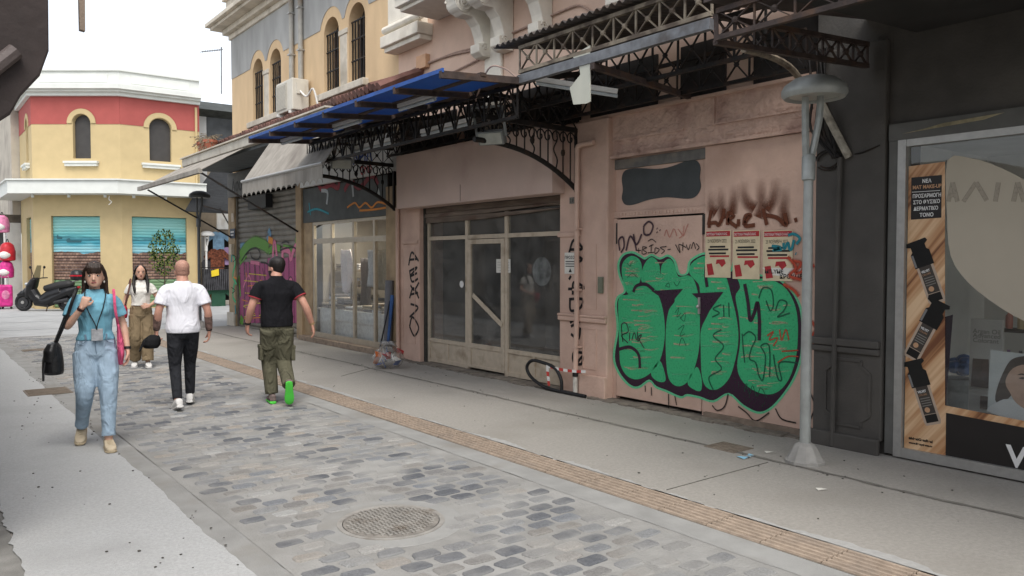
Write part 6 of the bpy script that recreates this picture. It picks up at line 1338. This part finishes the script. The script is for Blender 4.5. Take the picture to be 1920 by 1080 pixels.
    if sp.get('collar'): obj('collar', MB().lathe((0, -.018, 1.44), [(.082, 0), (.074, .03), (.068, .045), (.062, .03)], 20, False), sp['shirt'], t, True)
    # trousers
    tr = MB(); e2 = sp.get('leg', (.098, .092, .072, .066, .062)); wz = sp.get('waist', 1.03)
    tr.rings([(lambda r: (r[0], r[1] + .012, r[2] + .012))(interp(z)) for z in (.86, .92, 1.0) if z < wz - .01] + [(lambda r: (r[0], r[1] + .010, r[2] + .010))(interp(wz))], 24)
    tr.rings([((0, -.005, .80), hw * .62, .085), ((0, -.004, .84), hw * .95, .112), ((0, 0, .88), hw + .010, .125)], 20)
    for q in ('L', 'R'):
        sg_ = -1 if q == 'L' else 1; K_, A_ = V(J['kn' + q]), V(J['an' + q]); h_ = V((sg_ * .083, -.004, .88)); A2 = A_ + (K_ - A_).normalized() * sp.get('crop', .02)
        limb(tr, [h_, h_.lerp(K_, .5), K_, K_.lerp(A2, .5), A2], e2, 14)
    ot = grow('trousers', tr, sp['pants'], t, .0085, 4)
    for q in ('L', 'R'):
        K_, A_ = V(J['kn' + q]), V(J['an' + q])
        if sp.get('cuff'):
            A2 = A_ + (K_ - A_).normalized() * sp.get('crop', .02); obj('cuff', MB().tube([A2 - (K_ - A_).normalized() * .01, A2 + (K_ - A_).normalized() * .03], e2[-1] + .005, 16), sp['pants'], t, True)
        if sp.get('cargo'):
            sg_ = -1 if q == 'L' else 1; c_ = V((sg_ * .083, 0, .88)).lerp(K_, .72) + V((sg_ * (e2[1] - .012), 0, 0)); grow('cargo_pocket', MB().box(c_.x - .022, c_.x + .022, c_.y - .075, c_.y + .075, c_.z - .09, c_.z + .08), sp['pants'], t, .009, 2)
            obj('pocket_flap', MB().box(c_.x - .026, c_.x + .026, c_.y - .078, c_.y + .078, c_.z + .045, c_.z + .088), sp['pants'], t, bevel=.008)
        shoe(t, A_ + V((0, 0, 0)), sp.get('toe' + q, 0), sp.get('lift' + q, 0), sp['shoe'], sp['sole'], sp.get('lace'))
    if sp.get('belt'): obj('waistband', MB().rings([(lambda r: (r[0], r[1] + .014, r[2] + .014))(interp(wz - .035)), (lambda r: (r[0], r[1] + .014, r[2] + .014))(interp(wz))], 24), sp['pants'], t, True)
    # hair
    hr = MB(); hs_ = sp['hairstyle']; 
    if hs_ in ('short', 'stubble'):
        g_ = .008 if hs_ == 'short' else .0015; rr = head_rings(hc, yaw, 1, g_, 4, .010); hr.rings(rr, 20)
        hr.ball(hp(0, -.028, .10), .070 + g_, .068 + g_, .075, 14, 8)
        if hs_ == 'short': hr.ball(hp(0, -.01, .165), .073, .088, .072, 14, 8)
    else:
        hr.ball(hp(0, -.020, .142), .087, .102, .096, 16, 10); hr.ball(hp(0, -.045, .08), .084, .070, .10, 14, 8)
        if hs_ == 'bangs':
            for x_ in (-.05, -.03, -.01, .01, .03, .05): hr.tube([hp(x_ * .8, .06, .215), hp(x_, .098 - abs(x_) * .35, .17), hp(x_ * 1.1, .104 - abs(x_) * .5, .125)], [.022, .018, .008], 8)
        for q in (-1, 1):
            hr.tube(catmull([hp(q * .03, .05, .21), hp(q * .080, .030, .15), hp(q * .090, -.015, .08), hp(q * .092, -.03, -.02), hp(q * (.108 if hs_ == 'bangs' else .095), -.02 if hs_ == 'bangs' else .04, -.10)], 4), [.016] * 8 + [.020] * 5 + [.018] * 3 + [.006], 8)
        hr.tube([hp(0, -.06, .12), hp(0, -.085, .0), hp(0, -.10, -.12), hp(0, -.10, -.2)], [.08, .085, .08, .03], 12)
        if hs_ == 'long':
            for q in (-1, 1): hr.tube(catmull([hp(q * .085, .0, .06), hp(q * .105, .03, -.05), hp(q * .10, .085, -.16), hp(q * .085, .10, -.25)], 4), [.03] * 6 + [.025] * 5 + [.02, .01], 8)
    grow('hair', hr, sp['hair'], t, .008, 2)
    if sp.get('beard'): grow('beard', MB().rings([(c, a + .004, b + .003, z) for (c, a, b, z) in head_rings(hc, yaw)[:4]], 16), sp['hair'], t, .008, 1)
    for fn in sp.get('extra', []): fn(t, hp)
    if sp.get('jeans'):
        sm_ = M('denim_seam', (.15, .21, .28), .9, .1, 40)
        for q in (-1, 1):
            obj('pocket_seam', MB().tube(catmull([(q * .075, .121, 1.03), (q * .095, .116, .985), (q * .150, .072, .965)], 5), .0035, 5), sm_, t); obj('belt_loop', MB().box(q * .085 - .007, q * .085 + .007, .108, .122, 1.015, 1.06), sm_, t)
        obj('fly_seam', MB().tube(catmull([(.004, .130, 1.02), (.006, .131, .95), (.0, .124, .88)], 4), .0035, 5), sm_, t); obj('button', MB().ball((0, .127, 1.035), .011, .005, .011), m_alu, t, True)
    t.location = loc; t.rotation_euler = (0, 0, rz); t.scale = (s, s, s)
    return t
SK1 = skin('skin_light', (.56, .34, .25)); SK2 = skin('skin_tan', (.50, .29, .21)); SK3 = skin('skin_ruddy', (.50, .265, .195))
HB = M('hair_dark_brown', (.028, .016, .011), .5, .35, 40, .4, 90, stretch=(1, 1, .15)); HK = M('hair_black', (.012, .009, .008), .5, .3, 40, .4, 90, stretch=(1, 1, .15)); HS = M('hair_stubble', (.43, .235, .175), .6, .15, 90, .2, 200)
denim = cloth('light_denim', (.31, .41, .51), 8, .7, .9, .14); denim_k = cloth('black_denim', (.022, .023, .027), 9, .8); olive = cloth('olive_cotton', (.095, .09, .06), 8, 1.0); khaki = cloth('khaki_cotton', (.22, .165, .10), 8, .8)
wtee = cloth('white_cotton', (.72, .72, .77), 6, .6, .9, .03); wtee2 = cloth('white_crop', (.66, .64, .59), 7, .6, .9, .03); btee = cloth('blue_cotton', (.17, .39, .50), 7, .6, .9, .08); ktee = cloth('black_pique', (.010, .010, .012), 7, .6)
m_wshoe = M('white_leather', (.6, .59, .57), .5, .06, 20, .05); m_cshoe = M('cream_leather', (.50, .42, .30), .6, .1, 20, .1); m_gum = M('cream_sole', (.46, .38, .26), .7, .1); m_gsole = M('neon_green_rubber', (.08, .55, .06), .5, .08); m_shoe_g = M('grey_red_shoe', (.16, .12, .11), .7, .5, 30, .2)
def bracelet(mat, w_, d_, r=.031):
    def fn(t, hp):
        w__ = V(w_); d__ = V(d_).normalized(); obj('bracelet', MB().tube([w__ - d__ * .012, w__ + d__ * .012], r, 14), mat, t, True)
    return fn
# --- woman walking towards the camera
def lanyard(t, hp):
    obj('lanyard', MB().tube(catmull([(.07, -.02, 1.47), (.085, .08, 1.42), (.07, .13, 1.30), (.01, .16, 1.16), (-.005, .155, 1.10)], 5), .005, 5), m_black, t); obj('lanyard', MB().tube(catmull([(-.07, -.02, 1.47), (-.085, .08, 1.42), (-.06, .14, 1.30), (-.015, .16, 1.16), (-.005, .155, 1.10)], 5), .005, 5), m_black, t)
    obj('badge', MB().box(-.055, .04, .148, .158, 1.0, 1.11), M('badge_clear', (.35, .36, .38), .2, .3, 14), t, bevel=.01)
    for q in (-1, 1): obj('earring', MB().ball(hp(q * .078, .0, .045), .008, .008, .012, 8, 5), M('pearl', (.6, .58, .52), .3, .05), t)
w1 = person('person', 'woman in blue top and light jeans walking with a black shoulder bag', (1.38, 7.97, 0), R(172), 1.69, dict(f=1, skin=SK1, hair=HB, hairstyle='bangs', yaw=R(-6), shirt=btee, pants=denim, tw=.97, jeans=1, shoe=m_cshoe, sole=m_gum, hem=1.0, tuck=1, waist=1.055, belt=1, loose=.018, slv=.60, slr=.064,
    leg=(.112, .100, .076, .064, .054), crop=.055, cuff=1, liftR=R(22), toeR=R(-8), toeL=R(5),
    J=dict(elbR=(.235, .06, 1.12), wrR=(.105, .175, 1.315), handR=((-.35, .0, .9), (-.3, -.9, .1), (-.8, .3, .2), 1.05), elbL=(-.235, -.045, 1.12), wrL=(-.262, .045, .885), handL=((-.02, .15, -1), (.9, .1, 0), (.1, 1, 0), .35), knL=(-.092, .11, .49), anL=(-.085, .18, .085), knR=(.10, .085, .50), anR=(.125, -.24, .15)),
    extra=[lanyard, bracelet(M('dark_bracelet', (.05, .02, .02), .6, .3, 60), (.118, .162, 1.295), (-.5, .5, .8)), bracelet(m_black, (-.26, .035, .91), (0, .3, -1))]))
# --- man in white t-shirt seen from behind
def tattoo(t, hp):
    m = spray('spray_tattoo', (.03, .035, .045)); 
    for a, b in (((-.265, -.010, 1.075), (-.274, .048, .925)), ((.272, -.025, 1.055), (.287, .03, .905))):
        a = V(a); b = V(b); obj('tattoo', MB().tube([a, a.lerp(b, .5), b], [.0458, .0442, .0385], 14, False), M('tattoo_ink', (.20, .125, .105), .6, .6, 26), t, True)
m1 = person('person', 'bald man in white t-shirt and black jeans walking away', (2.55, 9.5, 0), R(-8), 1.72, dict(skin=SK3, hair=HS, hairstyle='stubble', face=0, shirt=wtee, pants=denim_k, shoe=m_wshoe, sole=m_wshoe, lace=m_ink, hem=.87, loose=.022, slv=.64, slr=.074, tw=1.0, shw=.190, arm=1.12,
    leg=(.096, .088, .066, .060, .052), crop=.03, liftL=R(18), liftR=R(12), toeL=R(8), toeR=R(-12),
    J=dict(elbL=(-.262, -.03, 1.11), wrL=(-.275, .06, .90), handL=((-.05, .12, -1), (.9, .2, 0), (.1, 1, 0), .75), elbR=(.268, -.045, 1.10), wrR=(.292, .05, .875), handR=((.0, .15, -1), (-.9, .2, 0), (-.1, 1, 0), .45), knL=(-.09, .0, .48), anL=(-.088, -.17, .105), knR=(.09, .16, .49), anR=(.092, .20, .10)),
    extra=[tattoo, bracelet(m_black, (.291, .045, .89), (0, .1, -1), .034), bracelet(m_black, (-.275, .055, .915), (0, .1, -1), .034)]))
# --- man in black polo, rear foot lifted
m2 = person('person', 'man in black polo and olive cargo trousers with green soled shoes walking away', (3.50, 9.08, 0), R(-12), 1.76, dict(skin=SK3, hair=HK, hairstyle='short', face=0, yaw=R(38), beard=1, shirt=ktee, pants=olive, shoe=m_shoe_g, sole=m_gsole, lace=m_gsole, hem=.90, loose=.018, slv=.50, slr=.074, tw=1.08, shw=.198, arm=1.15, collar=1, trim=M('red_trim', (.3, .03, .04), .8, .1),
    leg=(.112, .106, .088, .080, .074), crop=.02, cargo=1, liftR=R(72), liftL=R(0), toeR=R(-10),
    J=dict(elbL=(-.285, -.02, 1.12), wrL=(-.312, .10, .93), handL=((-.05, .3, -1), (.9, .2, 0), (.1, 1, 0), .4), elbR=(.31, -.09, 1.13), wrR=(.40, -.02, .91), handR=((.25, .1, -1), (-.9, .3, -.2), (-.1, 1, 0), .3), knL=(-.075, .12, .49), anL=(-.055, .06, .09), knR=(.085, .05, .47), anR=(.085, -.27, .235)),
    extra=[bracelet(m_black, (-.311, .09, .945), (0, .5, -1), .036), bracelet(M('beads', (.3, .2, .1), .6, .3, 60), (.394, -.025, .925), (.4, .3, -1), .034)]))
# --- second woman
w2 = person('person', 'woman in white cropped top and khaki trousers with a red bag', (2.99, 13.5, 0), R(168), 1.63, dict(f=1, skin=SK2, hair=HK, hairstyle='long', yaw=R(4), shirt=wtee2, pants=khaki, shoe=m_wshoe, sole=m_wshoe, hem=1.04, waist=1.03, belt=1, loose=.014, slv=.5, slr=.060, lip=(.3, .08, .08),
    leg=(.110, .102, .096, .096, .094), crop=.03, cargo=1, liftR=R(10), toeR=R(-8), toeL=R(8),
    J=dict(elbR=(.235, -.04, 1.12), wrR=(.265, .03, .89), handR=((.0, .15, -1), (-.9, .1, 0), (-.1, 1, 0), .4), elbL=(-.265, .02, 1.13), wrL=(-.125, .17, 1.04), handL=((.75, .3, -.1), (0, -1, -.2), (0, .1, 1), .6), knL=(-.088, .06, .49), anL=(-.09, .10, .09), knR=(.088, .05, .49), anR=(.10, -.12, .105))))
# things they carry
def carried(name, label, cat, person_, fn):
    t = thing(name, label, cat, (0, 0, 0)); fn(t); t.location = person_.location; t.rotation_euler = person_.rotation_euler; t.scale = person_.scale; return t
m_leather = M('black_leather', (.014, .014, .015), .38, .2, 14, .3, 40)
def bag1(t):
    grow('bag_body', MB().rings([((.34, -.02, .70), .075, .11), ((.345, -.02, .73), .09, .14), ((.345, -.02, .84), .085, .145), ((.335, -.02, .95), .06, .12), ((.33, -.02, .99), .03, .09)], 16), m_leather, t, .009, 3)
    grow('flap', MB().rings([((.365, .06, .82), .055, .07), ((.36, .05, .92), .06, .09), ((.345, .03, .985), .04, .08)], 14), m_leather, t, .009, 2)
    obj('strap', MB().tube(catmull([(.15, .03, 1.455), (.185, .10, 1.36), (.235, .10, 1.2), (.29, .05, 1.06), (.325, .02, .97)], 5), .016, 6), m_leather, t, True); obj('strap', MB().tube(catmull([(.15, -.03, 1.455), (.21, -.11, 1.3), (.28, -.09, 1.1), (.33, -.05, .97)], 5), .016, 6), m_leather, t, True)
    obj('tassel', MB().tube([(.40, .08, .86), (.42, .10, .74), (.42, .10, .66)], .01, 6), m_leather, t)
carried('shoulder_bag', 'black leather shoulder bag hanging at the hip of the woman in blue', 'bag', w1, bag1)
def tote(t):
    mp = cloth('pink_canvas', (.62, .10, .20), 8, .9, .9, .1)
    grow('bag_body', MB().rings([((-.20, .055, .76), .018, .055), ((-.205, .06, .86), .03, .085), ((-.20, .06, .98), .028, .075), ((-.19, .065, 1.08), .018, .05), ((-.185, .07, 1.14), .012, .03)], 14), mp, t, .008, 3)
    obj('strap', MB().tube(catmull([(-.185, .07, 1.12), (-.16, .115, 1.28), (-.155, .075, 1.41), (-.155, .0, 1.455), (-.165, -.08, 1.38), (-.19, -.07, 1.12)], 5), .013, 6), mp, t, True)
carried('tote_bag', 'pink cloth tote hanging from the shoulder of the woman in blue', 'bag', w1, tote)
def redbag(t):
    mr = M('red_leather', (.48, .015, .05), .4, .15, 12, .2); grow('bag_body', MB().rings([((.245, .07, .84), .03, .05), ((.25, .07, .88), .05, .08), ((.25, .07, 1.0), .05, .085), ((.245, .07, 1.05), .025, .06)], 14), mr, t, .009, 2)
    obj('strap', MB().tube(catmull([(.24, .10, 1.04), (.19, .12, 1.25), (.15, .05, 1.44), (.16, -.04, 1.45), (.24, -.02, 1.06)], 5), .014, 6), M('brown_strap', (.10, .04, .03), .7, .2), t, True)
carried('handbag', 'small red handbag on a brown strap at the hip of the second woman', 'bag', w2, redbag)
def capf(t):
    grow('crown', MB().rings([((-.33, .07, .70), .07, .07), ((-.335, .07, .74), .105, .09), ((-.32, .07, .80), .095, .085), ((-.30, .07, .85), .05, .05)], 14), cloth('black_cap', (.012, .012, .013)), t, .008, 2)
    obj('peak', MB().prism([(-.42, .0, .76), (-.42, .14, .76), (-.45, .13, .69), (-.46, .07, .665), (-.45, .01, .69)], (.012, 0, 0)), MATS['black_cap'], t, bevel=.004)
carried('cap', 'black peaked cap held in the hand of the man in white', 'cap', m1, capf)
# ================================================================= SCOOTER
sc = thing('scooter', 'black parked motor scooter with top case and windscreen by the yellow building', 'scooter', (0, 0, 0))
m_sb = M('scooter_black', (.012, .012, .013), .3, .2, 10, .03); m_rim = M('scooter_rim', (.03, .03, .032), .4, .2); m_redl = M('tail_red', (.4, .01, .02), .3, .1)
for y, nm in ((.72, 'front'), (-.62, 'rear')):
    w_ = obj('wheel', MB().tube([(-.05, y, .27), (.05, y, .27)], .16, 20), m_rim, sc, True)
    tp = [(0, y + .22 * math.cos(i * math.pi / 12), .27 + .22 * math.sin(i * math.pi / 12)) for i in range(25)]; obj('tyre', MB().tube(tp, .058, 10, False), m_black, w_, True)
    obj('hub', MB().tube([(-.07, y, .27), (.07, y, .27)], .05, 12), m_alu, w_, True)
grow('front_fairing', MB().rings([((0, .56, .40), .10, .12), ((0, .50, .60), .18, .15), ((0, .44, .80), .22, .15), ((0, .36, .98), .17, .12), ((0, .32, 1.04), .10, .07)], 16).tube([(0, .72, .52), (0, .62, .62), (0, .5, .7)], [.09, .11, .12], 10), m_sb, sc, .012, 3)
grow('front_mudguard', MB().tube([(0, .50, .46), (0, .62, .55), (0, .76, .56), (0, .90, .48)], [.06, .08, .08, .05], 10), m_sb, sc, .012, 2)
grow('leg_shield', MB().tube([(0, .46, .62), (0, .34, .42), (0, .15, .30), (0, -.15, .34)], [.17, .17, .16, .18], 12), m_sb, sc, .014, 3)
grow('body', MB().tube([(0, .35, .30), (0, .0, .28), (0, -.3, .42), (0, -.7, .60), (0, -.98, .72)], [.14, .17, .19, .17, .07], 12).tube([(0, .2, .30), (0, -.1, .48), (0, -.5, .60)], [.14, .18, .18], 12), m_sb, sc, .014, 3)
grow('seat', MB().tube([(0, .06, .70), (0, -.2, .74), (0, -.42, .79), (0, -.72, .84), (0, -.86, .86)], [.09, .13, .14, .13, .07], 12), M('seat_vinyl', (.02, .019, .019), .6, .2), sc, .014, 3)
grow('engine', MB().tube([(.10, -.2, .30), (.12, -.62, .28)], [.10, .13], 10).tube([(-.13, -.3, .27), (-.14, -.75, .36)], [.05, .07], 10), m_rim, sc, .014, 2)
tc = grow('top_case', MB().rings([((0, -.98, .96), .16, .15), ((0, -.98, 1.0), .21, .20), ((0, -.98, 1.14), .22, .21), ((0, -.97, 1.24), .18, .17), ((0, -.97, 1.27), .10, .09)], 18), m_sb, sc, .012, 3)
obj('reflector', MB().rings([((0, -.98, 1.08), .226, .216), ((0, -.98, 1.125), .226, .216)], 18), m_redl, tc, True); obj('rack', MB().bar((0, -.75, .88), (0, -1.0, .96), .12, .03), m_alu, sc); obj('tail_light', MB().ball((0, -1.02, .74), .09, .04, .035), m_redl, sc, True)
obj('windscreen', MB().add([(x, .42 - abs(x) * .5 - (z - 1.0) * .35, z) for z in (.98, 1.15, 1.32, 1.42) for x in (-.2 + (z - 1) * .2, -.1, 0, .1, .2 - (z - 1) * .2)], [(r_ * 5 + i, r_ * 5 + i + 1, r_ * 5 + i + 6, r_ * 5 + i + 5) for r_ in range(3) for i in range(4)]), glass('smoked_screen', (.3, .32, .33), 1.5), sc, True)
obj('handlebar', MB().tube(catmull([(-.34, .16, 1.03), (-.15, .26, 1.02), (0, .30, 1.0), (.15, .26, 1.02), (.34, .16, 1.03)], 4), .018, 8), m_black, sc, True)
for q in (-1, 1):
    obj('mirror', MB().ball((q * .36, .27, 1.36), .065, .02, .045), m_sb, sc, True); obj('mirror_stem', MB().tube([(q * .24, .24, 1.04), (q * .33, .27, 1.33)], .009, 6), m_black, sc); obj('headlight', MB().ball((q * .09, .56, .84), .07, .05, .05), M('headlamp', (.4, .42, .44), .1, .1), sc, True)
obj('stand', MB().bar((-.1, -.1, .2), (-.24, -.12, .01), .025), m_iron, sc)
sc.location = onZ(88, 583); sc.location.z = 0; sc.rotation_euler = (0, 0, R(52)); sc.scale = (1.08, 1.08, 1.08)
# ================================================================= SMALL THINGS ON THE PAVEMENT
rbp = onZ(728, 690); rb = thing('rubbish_bag', 'clear plastic rubbish bag of trash against the pink pilaster', 'rubbish bag', (rbp.x, rbp.y, 0))
mt = MB()
grow('trash', MB().rings([((rbp.x, rbp.y, .02), .18, .2), ((rbp.x, rbp.y, .1), .21, .24), ((rbp.x, rbp.y, .2), .19, .2)], 14), M('dark_trash', (.05, .045, .04), .7, .6, 14, .5, 20), rb, .02, 1)
for i in range(16):
    a = random.uniform(0, 6.28); c = V((rbp.x + .19 * math.cos(a), rbp.y + .2 * math.sin(a), random.uniform(.08, .28))); m_ = MB().box(-.06, .06, -.045, .045, -.004, .004); E_ = Euler((random.uniform(0, 3), random.uniform(0, 3), a)).to_matrix()
    m_.v = [tuple(c + E_ @ V(v)) for v in m_.v]; obj('scrap', m_, random.choice([m_paper, M('orange_wrap', (.5, .12, .02), .4, .1), M('red_wrap', (.4, .02, .02), .4, .1), m_white, M('blue_wrap', (.05, .1, .3), .4, .1)]), rb)
bm = bmesh.new(); bmesh.ops.create_icosphere(bm, subdivisions=4, radius=1.0)
for v in bm.verts:
    d = v.co.normalized(); k = 1 + .07 * math.sin(7 * d.x + 3 * d.z) * math.sin(6 * d.y + 5 * d.z) + .03 * math.sin(19 * d.x + 11 * d.y) * math.sin(17 * d.z + 5 * d.x); z = d.z
    v.co = V((rbp.x + d.x * .25 * k * (1 - .25 * max(0, z)), rbp.y + d.y * .28 * k * (1 - .2 * max(0, z)), max(.006, .16 + z * (.16 if z < 0 else .20) * k + .02 * math.sin(11 * d.x) * math.sin(9 * d.y))))
for f_ in bm.faces: f_.smooth = True
me = bpy.data.meshes.new('plastic_film'); bm.to_mesh(me); bm.free(); o = bpy.data.objects.new('plastic_film', me); scene.collection.objects.link(o); o.parent = rb; o.matrix_parent_inverse = rb.matrix_world.inverted(); me.materials.append(glass('clear_film', (.93, .93, .93), 1.3, .22, .16))
kn = MB(); 
for i in range(9): a = i * .7; kn.tube([(rbp.x, rbp.y, .34), (rbp.x + .06 * math.cos(a), rbp.y + .07 * math.sin(a), .40), (rbp.x + .15 * math.cos(a), rbp.y + .17 * math.sin(a), .41 - .04 * (i % 3))], [.012, .03, .004], 6)
stuff(obj('bag_neck', kn, glass('clear_film', (0, 0, 0)), rb, True))
# black hose loop with barrier tape
hz = thing('hose', 'black hose sticking up in a loop before the empty shop', 'hose', (6.5, 7.9, 0))
pts = [(onX(x, y, 6.62)) for x, y in ((1053, 738), (1052, 712), (1040, 690), (1018, 680), (998, 676), (988, 688), (995, 706), (1018, 724), (1042, 734), (1052, 740), (1075, 750), (1098, 760))]
for p_ in pts: p_.z = max(p_.z, .03)
obj('tube', MB().tube(catmull(pts, 6), .022, 10), m_black, hz, True)
tp_ = thing('barrier_tape', 'red and white barrier tape tied from the hose to the drain pipe', 'tape', (6.6, 7.6, .6))
a = onX(1024, 686, 6.6); b = onX(1098, 697, 6.65); n_seg = 9
for i in range(n_seg):
    p_ = a.lerp(b, i / n_seg); q_ = a.lerp(b, (i + 1) / n_seg); sag = lambda t: V((0, 0, -.02 * math.sin(math.pi * t)))
    obj('tape_segment', MB().add([p_ + sag(i / n_seg) + V((0, 0, .018)), q_ + sag((i + 1) / n_seg) + V((0, 0, .018)), q_ + sag((i + 1) / n_seg) - V((0, 0, .018)), p_ + sag(i / n_seg) - V((0, 0, .018))], [(0, 1, 2, 3)]), M('tape_red', (.5, .05, .04), .5, .1) if i % 2 else m_white, tp_)
a = onX(1026, 688, 6.6); 
for i in range(4): obj('tape_tail', MB().add([a + V((0, .03 - .01 * i, -.06 * i)), a + V((0, -.03 - .008 * i, -.06 * i)), a + V((0, -.035 - .008 * i, -.06 * (i + 1))), a + V((0, .02 - .01 * i, -.06 * (i + 1)))], [(0, 1, 2, 3)]), M('tape_red', (0, 0, 0)) if i % 2 else m_white, tp_)
p_ = onZ(1400, 858); mk = MB().add([(p_.x - .09 + .06 * i, p_.y - .04 + .08 * j, .008 + .012 * math.sin(i * 2 + j)) for j in range(2) for i in range(4)], [(i, i + 1, i + 5, i + 4) for i in range(3)])
tag(obj('face_mask', mk, M('mask_blue', (.25, .48, .62), .8, .1), None), 'crumpled pale blue face mask lying by the drain cover', 'mask')
for (px, py, lab) in ((1442, 850, 'small scrap of white paper on the pavement by the lamp base'), (1540, 920, 'small white paper scrap on the open pavement past the lamp')):
    p_ = onZ(px, py); tag(obj('paper_scrap', MB().add([(p_.x - .04, p_.y, .009), (p_.x + .03, p_.y - .03, .014), (p_.x + .04, p_.y + .02, .009), (p_.x - .02, p_.y + .035, .018)], [(0, 1, 2, 3)]), m_paper, None), lab, 'litter', 'paper scraps')
mb = MB()
for i in range(260):
    x = random.choice([random.uniform(4.5, 6.7), random.uniform(.6, 1.45), random.gauss(1.5, .03), random.gauss(5.8, .05)]); y = random.uniform(2, 14); r_ = random.uniform(.004, .012); mb.ball((x, y, .009), r_, r_ * random.uniform(.6, 1.3), r_ * .4, 5, 3)
o = stuff(obj('grit', mb, M('grit_dark', (.08, .075, .065), .9, .4, 40), None));
